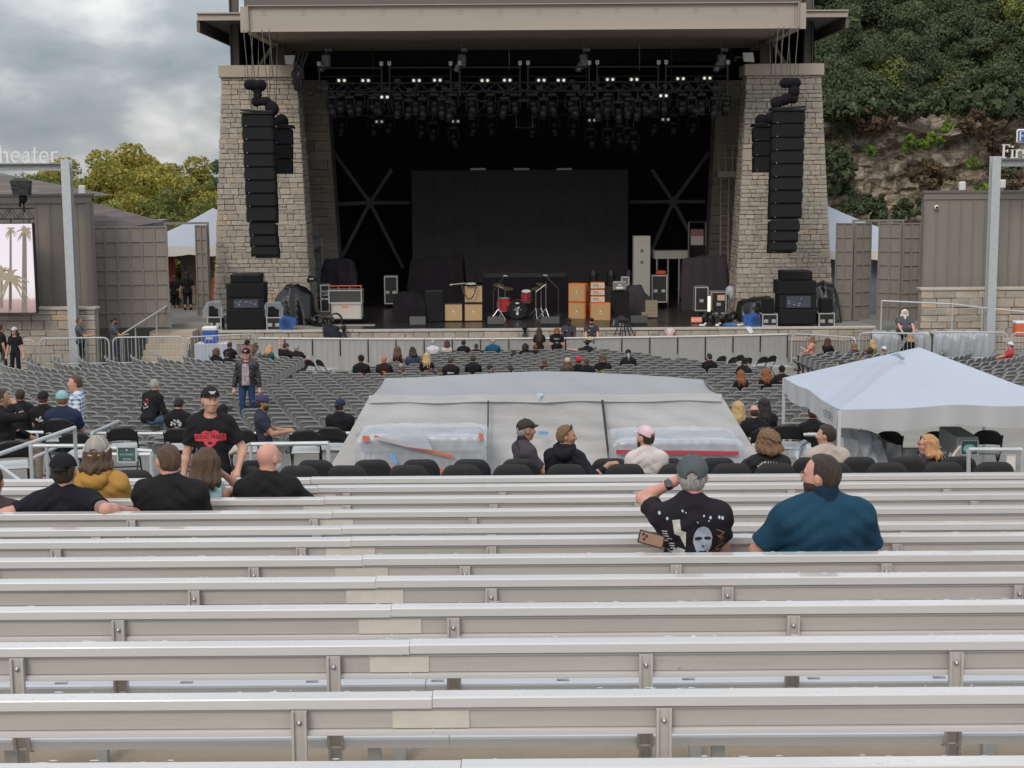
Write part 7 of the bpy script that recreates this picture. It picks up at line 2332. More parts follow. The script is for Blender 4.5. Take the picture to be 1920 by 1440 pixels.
class Field:
 def __init__(s,lo,hi,res):
  s.res = res; s.lo = np.array(lo,'f'); n = np.ceil((np.array(hi)-s.lo)/res).astype(int)+1
  s.ax = [s.lo[i]+res*np.arange(n[i],dtype='f') for i in range(3)]; s.f = np.ones(n,'f')

 def sl(s,lo,hi,m):
  r_ = []
  for i in range(3):
   a = int(max(0,math.floor((lo[i]-m-s.lo[i])/s.res))); b = int(min(len(s.ax[i]),math.ceil((hi[i]+m-s.lo[i])/s.res)+1))
   r_.append(slice(a,max(a,b)))
  return tuple(r_)

 def grid(s,q): return s.ax[0][q[0]][:,None,None],s.ax[1][q[1]][None,:,None],s.ax[2][q[2]][None,None,:]

 def put(s,lo,hi,fn,k=.03,m=.07,op='u'):
  q = s.sl(lo,hi,m)
  x,y,z = s.grid(q)
  if x.size == 0 or y.size == 0 or z.size == 0: return
  d = fn(x,y,z).astype('f')
  if op == 'u': s.f[q] = smin(s.f[q],d,k)
  else: s.f[q] =-smin(-s.f[q],d,k)      # smooth subtract

 def cone(s,a,b,r0,r1,k=.03,sq=None):
  a,b = np.array(a,'f'),np.array(b,'f'); ba = b-a; L2 = float(ba @ ba)+1e-9; r_ = max(r0,r1)
  def fn(x,y,z):
   px,py,pz = x-a[0],y-a[1],z-a[2]
   h = np.clip((px*ba[0]+py*ba[1]+pz*ba[2])/L2,0,1)
   return np.sqrt((px-ba[0]*h) ** 2+(py-ba[1]*h) ** 2+(pz-ba[2]*h) ** 2)-(r0+(r1-r0)*h)
  s.put(np.minimum(a,b)-r_,np.maximum(a,b)+r_,fn,k)

 def ell(s,c,r_,k=.03,rot=None,op='u'):
  c = np.array(c,'f'); r_ = np.array(r_,'f'); mr = r_.max()
  def fn(x,y,z):
   px,py,pz = x-c[0],y-c[1],z-c[2]
   if rot is not None:
    px,py,pz = (rot[0][0]*px+rot[1][0]*py+rot[2][0]*pz,rot[0][1]*px+rot[1][1]*py+rot[2][1]*pz,rot[0][2]*px+rot[1][2]*py+rot[2][2]*pz)
   k0 = np.sqrt((px/r_[0]) ** 2+(py/r_[1]) ** 2+(pz/r_[2]) ** 2); k1 = np.sqrt((px/r_[0] ** 2) ** 2+(py/r_[1] ** 2) ** 2+(pz/r_[2] ** 2) ** 2)
   return k0*(k0-1)/np.maximum(k1,1e-6)
  s.put(c-mr,c+mr,fn,k,op=op)

 def cut(s,fn):
  x,y,z = s.ax[0][:,None,None],s.ax[1][None,:,None],s.ax[2][None,None,:]
  s.f = np.maximum(s.f,fn(x,y,z).astype('f'))

 def wave(s,fn):
  x,y,z = s.ax[0][:,None,None],s.ax[1][None,:,None],s.ax[2][None,None,:]
  s.f = s.f+fn(x,y,z).astype('f')

 def mesh(s,name,m,off=0.0):
  # pad so the surface always closes
  f = np.pad(np.clip(s.f-off,-3*s.res,3*s.res),1,constant_values=3*s.res)
  g = vdb.FloatGrid(3*s.res); g.copyFromArray(np.ascontiguousarray(f,'f'))
  p,q = g.convertToQuads(0.0)
  if len(p) == 0: return None
  p = (p-1)*s.res+s.lo
  q = q[:,::-1]
  me = bpy.data.meshes.new(name)
  me.vertices.add(len(p)); me.vertices.foreach_set('co',p.ravel().astype('f'))
  nq = len(q); me.loops.add(4*nq); me.loops.foreach_set('vertex_index',q[:,::-1].ravel().astype('i'))
  me.polygons.add(nq); me.polygons.foreach_set('loop_start',np.arange(0,4*nq,4,dtype='i'))
  me.polygons.foreach_set('use_smooth',np.ones(nq,bool)); me.materials.append(m); me.update()
  return me


def ik(S,W,l1,l2,hint):
 S,W = Vector(S),Vector(W); d = W-S; L = min(d.length,(l1+l2)*.995); d.normalize()
 W = S+d*L; a = (l1*l1-l2*l2+L*L)/(2*L); h = math.sqrt(max(0,l1*l1-a*a))
 hv = Vector(hint); hv = (hv-d*hv.dot(d)).normalized()
 return S+d*a+hv*h,W


POSES = {  # wrist target, elbow hint (right side; x mirrored for the left); pelvis-height relative
 'lap': ((.14,.34,.10),(.7,-.5,-.5)),'lean': ((.10,.46,.12),(.6,-.3,-.7)),'side': ((.30,.03,-.17),(.4,-1,0)),
 'spread': ((.62,-.14,.26),(.6,-.4,-.8)),'rest': ((.34,.22,.16),(.9,-.5,-.5)),'phone': ((.07,.33,.30),(.8,-.2,-.8)),
 'eyes': ((.13,.20,.70),(1.0,.25,-.25)),'face': ((.06,.20,.58),(.8,.2,-.8)),'up': ((.20,.12,.98),(.8,.4,0)),'out': ((.72,.20,.42),(.3,-.2,-.8)),
 'cross': ((-.08,.24,.28),(.8,-.1,-.7)),'hip': ((.24,.06,.02),(1,-.7,.0)),'front': ((.10,.36,.22),(.6,-.5,-.7)),'rail': ((.20,.42,.12),(.7,-.4,-.4)),'back': ((.60,-.06,.34),(.3,-.3,-.9)),
}


def person(label,loc,yaw,spec,hpx):
 """spec keys: pose sit/stand, b girth, s scale, lean (back +), turn/nod head, armL/armR, hair, hairc, cap, shirt, sleeve, skin, pants ..."""
 g = spec.get
 sit = g('pose','sit') == 'sit'; b_ = g('b',1.0); s = g('s',1.0); fem = g('fem',0)
 res = g('res',.022); near = res < .013
 hip = .53 if sit else .93
 lean = R(g('lean',4)); roll = R(g('roll',0))
 TR = Matrix.Rotation(lean,3,'X') @ Matrix.Rotation(roll,3,'Y')
 def T(p): return TR @ Vector(p)+Vector((0,0,hip))
 sw = (.172 if not fem else .150)*(.55+.45*b_)
 root = thing('person',label,'person',loc,yaw,g('group'))
 root.scale = (s,s,s)
 sk = skin_mat(g('skin','light'))
 tors = [('e',T((0,.0,.02)),(.165*(.4+.6*b_),.125*(.3+.7*b_),.13)),('e',T((0,.012+.05*(b_-1),.18)),(.150*b_,.112*b_,.17)),('e',T((0,.005,.35)),(.160*(.35+.65*b_),.112*(.3+.7*b_),.175)),
   ('c',T((-sw+.03,-.01,.435)),T((sw-.03,-.01,.435)),.062*(.5+.5*b_),.062*(.5+.5*b_)),('c',T((0,-.012,.45)),T((0,-.008,.545)),.092*(.6+.4*b_),.06)]
 for sx in (-1,1): tors.append(('c',T((sx*.045,-.015,.515)),T((sx*(sw-.02),-.012,.448)),.052*(.6+.4*b_),.056*(.6+.4*b_)))
 if fem: tors += [('e',T((-.07,.09,.33)),(.07,.06,.07)),('e',T((.07,.09,.33)),(.07,.06,.07))]
 for sx in (-1,1): tors.append(('e',T((sx*(sw-.045),-.012,.39)),(.070*(.5+.5*b_),.07*(.5+.5*b_),.12)))
 if b_ > 1.25: tors.append(('e',T((0,-.02,.12)),(.175*b_,.10*b_,.13)))
 arms = []
 for sx,key in ((-1,'armL'),(1,'armR')):
  pz = g(key,'lap' if sit else 'side')
  w_,h_ = POSES[pz] if isinstance(pz,str) else pz
  if isinstance(pz,str): w_ = (w_[0]*sx,w_[1],w_[2]); h_ = (h_[0]*sx,h_[1],h_[2])
  S = T((sx*(sw+.0),-.01,.43))
  W = Vector(w_)+Vector((0,0,hip)) if pz in ('lap','lean','rest','front') else T(w_)
  E,W = ik(S,W,.285,.245,h_)
  arms.append((S,E,W))
 ab = (.75+.25*b_)*(.82 if fem else 1)
 legs = []
 for sx in (-1,1):
  H = Vector((sx*.09*(.6+.4*b_),.02,hip-.02))
  if sit: K = Vector((sx*(.12+.03*b_),.43,hip-.01)); A = Vector((sx*.13,.42,.09))
  else:
   st_ = g('step',0.0); K = Vector((sx*.105,.03+sx*st_*.5,.50)); A = Vector((sx*.115,-.01+sx*st_,.085))
  legs.append((H,K,A))
 # ---- head frame
 NB = T((0,-.005,.52)); HR = (TR @ Matrix.Rotation(R(g('turn',0)),3,'Z') @ Matrix.Rotation(R(g('nod',0)),3,'X') @ Matrix.Rotation(R(g('tilt',0)),3,'Y'))
 if g('upright',1): HR = Matrix.Rotation(R(g('turn',0)),3,'Z') @ Matrix.Rotation(R(g('nod',0)),3,'X') @ Matrix.Rotation(R(g('tilt',0)),3,'Y')
 HC = NB+Vector((0,.01,.06))+HR @ Vector((0,.012,.125))      # cranium centre
 def Hd(x,y,z): return HC+HR @ Vector((x,y,z))
 hs = g('hs',1.0)
 HRl = [list(r_) for r_ in HR]
 allp = [HC+Vector((.16,.16,.16)),HC-Vector((.16,.16,.16))]+[p for a_ in arms for p in a_]+[p for l_ in legs for p in l_]+[T((0,0,0)),T((sw*1.5,.2*b_,.3)),T((-sw*1.5,-.2*b_,.3))]
 lo = np.min([list(p) for p in allp],0)-.16; hi = np.max([list(p) for p in allp],0)+.14
 lo[2] = max(lo[2],0.0 if not g('legs',1) == 0 else hip-.14)
 if g('legs',1) == 0: hi[1] = min(hi[1],max(p.y for p in [HC]+[q for a_ in arms for q in a_])+.2)
 nolegs = g('legs',1) == 0
 def do(F_,prims,grow=0.0,k=.04):
  for p in prims:
   if p[0] == 'e': F_.ell(p[1],[r_+grow for r_ in p[2]],k)
   else: F_.cone(p[1],p[2],p[3]+grow,p[4]+grow,k)
 # ---- body: one continuous skin surface
 B = Field(lo,hi,res)
 do(B,tors,-.012)
 B.cone(T((0,-.01,.49)),HC+HR @ Vector((0,-.012,-.07)),.062*(.75+.25*b_),.056*(.75+.25*b_),.03)
 hw = (.72+.28*b_) if b_ > 1 else 1
 B.ell(HC,(.076*hs*min(1.06,hw),.097*hs,.094*hs),.02,HRl)
 B.ell(Hd(0,.030,-.062),(.060*hs*min(1.18,hw),.066*hs,.078*hs),.035,HRl)
 B.ell(Hd(0,.060,-.118),(.030*min(1.3,hw),.028,.022),.03,HRl)
 for sx in (-1,1):
  B.ell(Hd(sx*.079*hs*min(1.05,hw),.0,-.028),(.011,.022,.034),.012,[list(r_) for r_ in (HR @ Matrix.Rotation(R(-20*sx),3,'Z'))])
 if near:
  B.cone(Hd(0,.094,-.012),Hd(0,.117,-.050),.010,.0155,.016); 
  for sx in (-1,1):
   B.ell(Hd(sx*.016,.100,-.054),(.011,.013,.010),.012,HRl)
   B.ell(Hd(sx*.032,.100,-.012),(.017,.014,.011),.012,HRl,op='s')
   B.ell(Hd(sx*.032,.092,.006),(.024,.012,.008),.016,HRl)
   B.ell(Hd(sx*.042,.066,-.045),(.022,.022,.02),.03,HRl)
  B.ell(Hd(0,.098,-.080),(.024,.010,.006),.012,HRl); B.ell(Hd(0,.095,-.092),(.021,.010,.007),.012,HRl)
  B.ell(Hd(0,.107,-.086),(.022,.008,.0022),.004,HRl,op='s')
 else:
  B.cone(Hd(0,.092,-.012),Hd(0,.112,-.048),.012,.017,.02)
 for (S,E,W),sx in zip(arms,(-1,1)):
  B.cone(S,E,.052*ab,.041*ab,.03); B.cone(E,W,.042*ab,.028*ab,.02)
  M1 = E.lerp(W,.28); B.ell(M1,(.043*ab,.043*ab,.043*ab),.03)
  d = (W-E).normalized(); side_ = d.cross(Vector((0,0,1))); side_ = side_.normalized() if side_.length > .1 else Vector((1,0,0))
  dn = d.cross(side_)
  hd = g('hand' +('L' if sx < 0 else 'R'))
  d2 = d if hd is None else Vector(hd).normalized()
  side_ = d2.cross(Vector((0,0,1))); side_ = side_.normalized() if side_.length > .15 else Vector((0,1,0)); dn = side_.cross(d2)
  if dn.z > 0: dn =-dn
  pc = W+d2*.05
  B.cone(W,W+d2*.085,.027,.030,.02)
  for sgn in (-1,1): B.cone(W+d2*.03,W+d2*.085+side_*.022*sgn,.020,.019,.02)
  th = 1 if sx < 0 else -1
  for fi,(o_,fl) in enumerate(((-.030,.058),(-.010,.072),(.010,.068),(.029,.05))):
   if near or fi % 2 == 0 or True:
    r_ = .0092 if near else .011
    k0 = W+d2*.088+side_*o_; k1 = k0+(d2*.8+dn*.45).normalized()*fl*.55; k2 = k1+(d2*.35+dn*.9).normalized()*fl*.5
    B.cone(k0,k1,r_*1.1,r_,.006); B.cone(k1,k2,r_,r_*.85,.004)
  t0 = W+d2*.025+side_*.024*th; t1 = t0+(d2*.6+side_*th*.75+dn*.2).normalized()*.042; t2 = t1+(d2*.9+dn*.4).normalized()*.03
  B.cone(t0,t1,.014,.011,.01); B.cone(t1,t2,.011,.009,.004)
 if not nolegs:
  for H,K,A in legs:
   B.cone(H,K,.078*(.5+.5*b_),.052,.03); B.cone(K,A,.052,.036,.02); B.ell(K.lerp(A,.3)+Vector((0,-.015,0)),(.052,.055,.10),.03)
   B.cone(A,A+Vector((0,.13,-.045)),.034,.026,.02)
 bo = ob('body',B.mesh('body',sk),root)
 # ---- shirt
 sl = g('sleeve',.62); sh_c = g('shirt',(.014,.013,.014)); gr = g('grow',.010)
 Sh = Field(lo,hi,res)
 do(Sh,tors,gr,.055)
 for (S,E,W) in arms:
  if sl <= 0: continue
  if sl <= 1: Sh.cone(S,S.lerp(E,sl),.054*ab+gr*.8,.050*ab+gr*1.9,.06)
  else:
   Sh.cone(S,E,.054*ab+gr,.046*ab+gr,.035); Sh.cone(E,E.lerp(W,sl-1),.045*ab+gr,.034*ab+gr,.02)
 ph = (sum(ord(c)*(i+3) for i,c in enumerate(label)) % 100)/9.0
 amp = .0045 if near else .004
 Sh.wave(lambda x,y,z: amp*(np.sin(x*23+z*17+ph+2*np.sin(y*9))+.7*np.sin(z*41-x*13+ph*2)*np.sin(y*19+1)+.9*np.sin((z+.8*np.abs(x))*62+ph)*np.sin(x*9+ph*3)))
 nc = T((0,.03,.545)); nr = g('neck',.075)
 if sl > 0:
  tail = g('tail',.06)
  Sh.cut(lambda x,y,z: hip-tail-z)
  for (S,E,W) in arms:      # hem of the sleeve
   if sl <= 1:
    d = (E-S).normalized(); q = S.lerp(E,sl)
    Sh.cut(lambda x,y,z,d=d,q=q: np.where((x-q.x) ** 2+(y-q.y) ** 2+(z-q.z) ** 2 < .018,(x-q.x)*d.x+(y-q.y)*d.y+(z-q.z)*d.z,-1))
 else:
  Sh.cut(lambda x,y,z: hip-.06-z)
  for (S,E,W) in arms:      # sleeveless
   q = S+Vector((0,0,.0)); sx = 1 if S.x > 0 else -1
   Sh.cut(lambda x,y,z,sx=sx: sx*x-(sw-.012))
 Sh.cut(lambda x,y,z: nr-np.sqrt((x-nc.x) ** 2+(y-nc.y) ** 2*.7+((z-nc.z)*1.4) ** 2))
 so = ob(g('shirtname','shirt'),Sh.mesh('shirt',g('shirtmat') or cloth_mat(sh_c,g('tex','cotton'))),root)
 if g('collar'):
  C_ = Field([NB.x-.16,NB.y-.16,NB.z-.1],[NB.x+.16,NB.y+.18,NB.z+.14],res)
  C_.cone(T((0,-.012,.50)),T((0,.0,.585)),.088*(.7+.3*b_),.076*(.7+.3*b_),.01)
  C_.cut(lambda x,y,z: .062*(.7+.3*b_)-np.sqrt((x-NB.x) ** 2+(y-NB.y-.01) ** 2)); C_.cut(lambda x,y,z: (y-NB.y-.02)+(z-NB.z)*.8-.06)
  me = C_.mesh('collar',cloth_mat(tuple(c*.5 for c in sh_c)))
  if me: ob('collar',me,so)
 if g('hood'):
  C_ = Field([NB.x-.2,NB.y-.25,NB.z-.2],[NB.x+.2,NB.y+.2,NB.z+.16],res)
  for an in range(-150,151,25):
   a = R(an); p = NB+TR @ Vector((.095*math.sin(a),-.02-.085*math.cos(a),.0-.03*math.cos(a)+.02)); C_.ell(p,(.042,.042,.048),.03)
  C_.ell(NB+TR @ Vector((0,-.12,-.03)),(.10,.05,.07),.04)
  C_.wave(lambda x,y,z: .004*np.sin(x*40+z*30)*np.sin(z*50+y*20))
  ob('hood',C_.mesh('hood',cloth_mat(sh_c)),so)
 # ---- trousers and shoes
 if not nolegs:
  Tr = Field([lo[0],lo[1],0],[hi[0],hi[1],hip+.12],res)
  do(Tr,tors[:1],.004)
  bare = g('shorts')
  for H,K,A in legs:
   if bare: Tr.cone(H,H.lerp(K,.85),.088*(.5+.5*b_),.075,.04)
   else: Tr.cone(H,K,.086*(.5+.5*b_),.065,.04); Tr.cone(K,A+Vector((0,0,.02)),.064,.05,.02)
  Tr.cut(lambda x,y,z: z-hip-.08)
  ob('trousers',Tr.mesh('trousers',cloth_mat(g('pants',(.018,.018,.022)))),root)
  for H,K,A in legs:
   S_ = Field([A.x-.09,A.y-.12,0],[A.x+.09,A.y+.24,.16],min(res,.012))
   S_.ell((A.x,A.y+.07,.035),(.045,.135,.05),.02); S_.ell((A.x,A.y-.01,.06),(.042,.065,.06),.03); S_.cut(lambda x,y,z: .004-z)
   ob('shoe',S_.mesh('shoe',cloth_mat(g('shoes',(.03,.03,.03)),'leather')),root)
 # ---- hair
 cap = g('cap')
 hair = g('hair','short')
 hl = [HC.x-.26,HC.y-.26,HC.z-.62]; hh = [HC.x+.26,HC.y+.26,HC.z+.2]
 if hair not in ('bald',):
  if hair in ('short','buzz','fringe','bob','crop'): hl[2] = HC.z-.24
  Hf = Field(hl,hh,min(res,.014) if near else min(res,.018))
  t_ = {'buzz': .004,'short': .011,'crop': .007,'fringe': .006,'curly': .040,'afro': .05}.get(hair,.016)+g('hair_t',0)
  Hf.ell(HC,(.076*hs*min(1.06,hw)+t_,.097*hs+t_,.094*hs+t_),.02,HRl)
  L = g('len',{'bob': .17,'long': .34,'vlong': .50,'curly': .20,'mullet': .2}.get(hair,0))
  if hair in ('short','crop','buzz','fringe'): Hf.ell(Hd(0,-.040,-.045),(.062*hs+t_*.6,.05+t_,.066),.03,HRl)
  if L:
   wv = g('wav',.012)
   for an in range(70,291,20):
    a = R(an); fl = 1 if 110 < an < 250 else .9
    p0 = Hd(.074*hs*math.sin(a),.085*hs*math.cos(a),.02)
    LL = L*fl*(.9+.2*math.sin(an*1.7+ph))
    p1 = Hd(.090*math.sin(a),.095*math.cos(a)-.01,-.10)
    rr_ = .05 if hair == 'curly' else .026 if hair == 'bob' else .030
    Hf.cone(p0,p1,rr_,rr_,.03)
    pe = p1+Vector((.02*math.sin(a)+wv*math.sin(an),-.03+.03*math.cos(a),-(max(.0,LL-.10))))
    pm = p1.lerp(pe,.5)+Vector((wv*math.cos(an*3),-.03,0))
    if LL > .1: Hf.cone(p1,pm,rr_,rr_*.9,.025); Hf.cone(pm,pe,rr_*.9,rr_*.4,.02)
  Hi = HR.inverted()
  def loc_(x,y,z):
   X,Y,Z = x-HC.x,y-HC.y,z-HC.z
   return (Hi[0][0]*X+Hi[0][1]*Y+Hi[0][2]*Z,Hi[1][0]*X+Hi[1][1]*Y+Hi[1][2]*Z,Hi[2][0]*X+Hi[2][1]*Y+Hi[2][2]*Z)
  a1,f1 = {'curly': (.012,62),'afro': (.010,70),'long': (.0045,75),'vlong': (.0045,75),'bob': (.004,80),'mullet': (.006,60)}.get(hair,(.0025,90))
  Hf.wave(lambda x,y,z: a1*(np.sin(f1*x+9*np.sin(z*11+ph))*np.sin(f1*y*.9+4*np.sin(z*9))+.6*np.sin(f1*.55*z+x*20+ph)) if hair in ('curly','afro') else a1*np.sin(f1*x+5*np.sin(z*10+ph)+f1*y))
  fz = g('hairline',.035)
  def face(x,y,z):
   X,Y,Z = loc_(x,y,z)
   front = np.minimum(np.minimum(Y-(.030 if L == 0 else .045),fz+.02-Z+.5*(Y-.05)),.077*hs*(.95 if L else 1.3)-np.abs(X))   # >0 inside the face opening
   return front
  Hf.cut(face)
  if L == 0:
   def low(x,y,z):
    X,Y,Z = loc_(x,y,z)
    return -Z-.055-np.where(Y <-.02,.034,0)
   Hf.cut(low)
   if near: 
    for sx in (-1,1):
     q = Hd(sx*.085,.006,-.04); Hf.cut(lambda x,y,z,q=q: .034-np.sqrt((x-q.x) ** 2+(y-q.y) ** 2+((z-q.z)*.8) ** 2))
  if cap:
   CH = (HR @ Matrix.Rotation(R(g('capturn',0)),3,'Z') @ Matrix.Rotation(R(g('captilt',4)),3,'X')).inverted(); zc_ = {'beanie':-.02,'bandana': .0}.get(cap,.018)
   def undercap(x,y,z): return CH[2][0]*(x-HC.x)+CH[2][1]*(y-HC.y)+CH[2][2]*(z-HC.z)-zc_
   Hf.cut(undercap)
  if hair == 'fringe':
   q = Hd(0,.0,.10); Hf.cut(lambda x,y,z: .112-np.sqrt((x-q.x) ** 2+(y-q.y) ** 2+(z-q.z) ** 2))
  if g('thin'):
   q = Hd(*g('thin')); Hf.cut(lambda x,y,z: .045-np.sqrt((x-q.x) ** 2+(y-q.y) ** 2+(z-q.z) ** 2))
  if g('pony'):
   A_ = Hd(0,-.10,.0); B_ = A_+Vector((0,-.05,-.12)); C2 = A_+Vector((0,-.04,-.30)); Hf.cone(A_,B_,.03,.035,.02); Hf.cone(B_,C2,.035,.012,.02)
  me = Hf.mesh('hair',hair_mat(g('hairc','dark')))
  if me: ob('hair',me,root)
 if g('beard'):
  Bd = Field([HC.x-.16,HC.y-.16,HC.z-.34],[HC.x+.16,HC.y+.2,HC.z+.03],min(res,.014))
  bl_ = g('beardlen',0.0)
  Bd.ell(Hd(0,.034,-.075),(.066*hs*min(1.2,hw),.072*hs,.075),.03,HRl); Bd.ell(Hd(0,.07,-.122-bl_*.4),(.04,.035,.03+bl_),.03,HRl)
  HiB = HR.inverted()
  def bcut(x,y,z):
   X,Y,Z = x-HC.x,y-HC.y,z-HC.z
   lx = HiB[0][0]*X+HiB[0][1]*Y+HiB[0][2]*Z; ly = HiB[1][0]*X+HiB[1][1]*Y+HiB[1][2]*Z; lz = HiB[2][0]*X+HiB[2][1]*Y+HiB[2][2]*Z
   return np.maximum(lz+.062+np.where(np.abs(lx) < .045,.004,-.03),-.012-ly+.012)
  Bd.cut(bcut); Bd.wave(lambda x,y,z: .002*np.sin(x*90+z*40)*np.sin(y*80))
  me = Bd.mesh('beard',hair_mat(g('beardc',g('hairc','dark'))))
  if me: ob('beard',me,root)
 # ---- headwear
 cap = g('cap')
 if cap:
  CR = HR @ Matrix.Rotation(R(g('capturn',0)),3,'Z') @ Matrix.Rotation(R(g('captilt',4)),3,'X')
  CRl = [list(r_) for r_ in CR]
  CI = CR.inverted(); cm = cloth_mat(g('capc',(.015,.015,.016)))
  def lc(x,y,z):
   X,Y,Z = x-HC.x,y-HC.y,z-HC.z
   return [CI[i][0]*X+CI[i][1]*Y+CI[i][2]*Z for i in range(3)]
  Cf = Field([HC.x-.21,HC.y-.21,HC.z-.09],[HC.x+.21,HC.y+.21,HC.z+.18],min(res,.012))
  t_ = .021+g('hair_t',0)*.6
  up = {'beanie': .010,'bandana': .0}.get(cap,.006)
  Cf.ell(HC+CR @ Vector((0,0,up)),(.078*hs*min(1.05,hw)+t_-.004,.100*hs+t_-.006,.098*hs+t_-.006),.01,CRl)
  zl = {'cap': .026 if near else .014,'beanie':-.03,'bandana':-.005,'hat': .01,'straw': .01}[cap]
  def ccut(x,y,z):
   X,Y,Z = lc(x,y,z); return zl-Z+(np.where(Y < 0,Y*.34,0) if cap == 'cap' else 0)
  Cf.cut(ccut)
  if cap == 'cap' and g('back_open',near):
   q = HC+CR @ Vector((0,-.118*hs,.012)); Cf.cut(lambda x,y,z: .036-np.sqrt((x-q.x) ** 2+(y-q.y) ** 2+((z-q.z)*1.25) ** 2))
  co = ob({'beanie': 'beanie','bandana': 'bandana','hat': 'hat','straw': 'hat'}.get(cap,'cap'),Cf.mesh('cap',g('capmat') or cm),root)
  if g('seams'):
   ra,rb,rc = .078*hs+t_-.003,.100*hs+t_-.005,.098*hs+t_-.005; b = MB()
   for az in (0,60,120,180,240,300):
    b.tube([HC+CR @ Vector((ra*math.sin(R(az))*math.cos(R(e)),rb*math.cos(R(az))*math.cos(R(e)),up+rc*math.sin(R(e)))) for e in (18,35,50,65,80,90)],.0045,5)
   b.tube([HC+CR @ Vector((ra*1.0*math.sin(R(az)),rb*math.cos(R(az)),zl+(rb*math.cos(R(az))*.34 if math.cos(R(az)) < 0 else 0)+.006)) for az in range(0,361,20)],.009,6)
   b.build('cap_seam',cloth_mat(g('seams')),co)
  if cap == 'cap':
   b = MB(); n = 10; vs = []
   for e_ in (0,.006):
    for j in range(5):
     for i in range(n+1):
      u = i/n*2-1; v = j/4
      x = u*(.078-.012*v*abs(u)); y = .088*hs+math.sqrt(max(0,1-u*u))*(.020+.068*v)-abs(u)*.05
      vs.append(HC+CR @ Vector((x,y,zl+.006-.020*u*u-.018*v+e_)))
   K = 5*(n+1); fs = []
   for j in range(4):
    for i in range(n): k = j*(n+1)+i; fs += [(k,k+1,k+n+2,k+n+1),(K+k,K+k+n+1,K+k+n+2,K+k+1)]
   for i in range(n): fs += [(4*(n+1)+i,4*(n+1)+i+1,K+4*(n+1)+i+1,K+4*(n+1)+i)]
   b.add(vs,fs); b.build('brim',cloth_mat(g('brimc',g('capc',(.015,.015,.016)))),co,smooth=True)
   MB().sph(HC+CR @ Vector((0,0,.098*hs+t_+up-.004)),.008,8,5).build('button',cm,co)
  if cap in ('hat','straw'):
   b = MB(); n = 24; vs = []
   for j,(rr_,zz) in enumerate(((.09,.012),(.14,.0),(.175,.012),(.175,.018),(.14,.006),(.09,.02))):
    for i in range(n): a = 2*math.pi*i/n; vs.append(HC+CR @ Vector((rr_*math.cos(a),rr_*1.08*math.sin(a),zz+zl+.012*math.cos(2*a))))
   b.add(vs,[(j*n+i,j*n+(i+1) % n,(j+1) % 6*n+(i+1) % n,(j+1) % 6*n+i) for j in range(6) for i in range(n)]); b.build('brim',cm,co,smooth=True)
  if g('cappatch'):
   b = MB(); q0 = CR @ Vector((0,1,0)); 
   pts = [(.034*math.cos(R(a))*(1+.25*math.sin(R(a*3))),.016*math.sin(R(a))+.006*math.cos(R(2*a))) for a in range(0,360,30)]
   ctr = HC+CR @ Vector((0,.100*hs+t_-.002,.052)); vs = [ctr+CR @ Vector((x,-.35*abs(z)-5*x*x,z)) for x,z in pts]; b.add(vs,[tuple(range(len(vs)))]); b.add([v+CR @ Vector((0,-.003,0)) for v in vs],[tuple(range(len(vs)))[::-1]])
   b.build('badge',cloth_mat(g('cappatch')),co)
 # ---- eyes, glasses
 if near and g('eyes',0):
  for sx in (-1,1):
   e_ = MB().sph(Hd(sx*.032,.0865,-.012),.0115,12,8,rot=None).build('eye',M('eye_white',(.62,.58,.54),.25),bo,smooth=True)
   q = Hd(sx*.032,.0978,-.0125); MB().sph(q,.0055,8,5).build('iris',M('iris',(.05,.035,.025),.2),bo)
   MB().bar(Hd(sx*.046,.096,.003),Hd(sx*.018,.104,.005),.006,.006).build('eyebrow',hair_mat(g('browc',g('hairc','dark'))),bo)
 if g('glasses'):
  b = MB()
  for sx in (-1,1):
   b.tube([Hd(sx*.034+.024*math.cos(a),.115,-.014+.019*math.sin(a)) for a in [i*math.pi/8 for i in range(17)]],.0022 if near else .005,5)
   b.cyl(Hd(sx*.058,.113,-.010),Hd(sx*.082*hs,.01,-.008),.002 if near else .004,n=5)
  b.cyl(Hd(-.011,.117,-.012),Hd(.011,.117,-.012),.002,n=5); b.build('glasses',M('glasses_frame',(.03,.025,.02),.3,.3) if g('glasses') != 'thin' else M('glasses_metal',(.30,.26,.2),.3,.7),root)
 return dict(root=root,shirt=so,body=bo,T=T,Hd=Hd,arms=arms,HC=HC,NB=NB,HR=HR)


def project(pr,polys,m,name='print',side=-1,off=.004,target='shirt',sub=None):
 """flat print laid on the cloth: polys are (verts2d, faces) in metres round the given centre (x, z); side -1 = the back"""
 o_ = pr[target]; me = o_.data
 bv = BVHTree.FromPolygons([v.co for v in me.vertices],[tuple(p.vertices) for p in me.polygons])
 bm = bmesh.new()
 for vs,fs in polys:
  bvs = [bm.verts.new((v[0],0,v[1])) for v in vs]
  for f in fs:
   try: bm.faces.new([bvs[i] for i in f])
   except ValueError: pass
 bmesh.ops.triangulate(bm,faces=bm.faces)
 for _ in range(sub or 0):
  es = [e for e in bm.edges if e.calc_length() > .022]
  if es: bmesh.ops.subdivide_edges(bm,edges=es,cuts=1)
  bmesh.ops.triangulate(bm,faces=bm.faces)
 kill = []
 for v in bm.verts:
  h = bv.ray_cast(Vector((v.co.x,2.0*side,v.co.z)),Vector((0,-side,0)))
  if h[0] is None: kill.append(v)
  else: v.co = h[0]+h[1]*off
 bmesh.ops.delete(bm,geom=kill,context='VERTS')
 m2 = bpy.data.meshes.new(name); bm.to_mesh(m2); bm.free(); m2.materials.append(m)
 return ob(name,m2,o_)


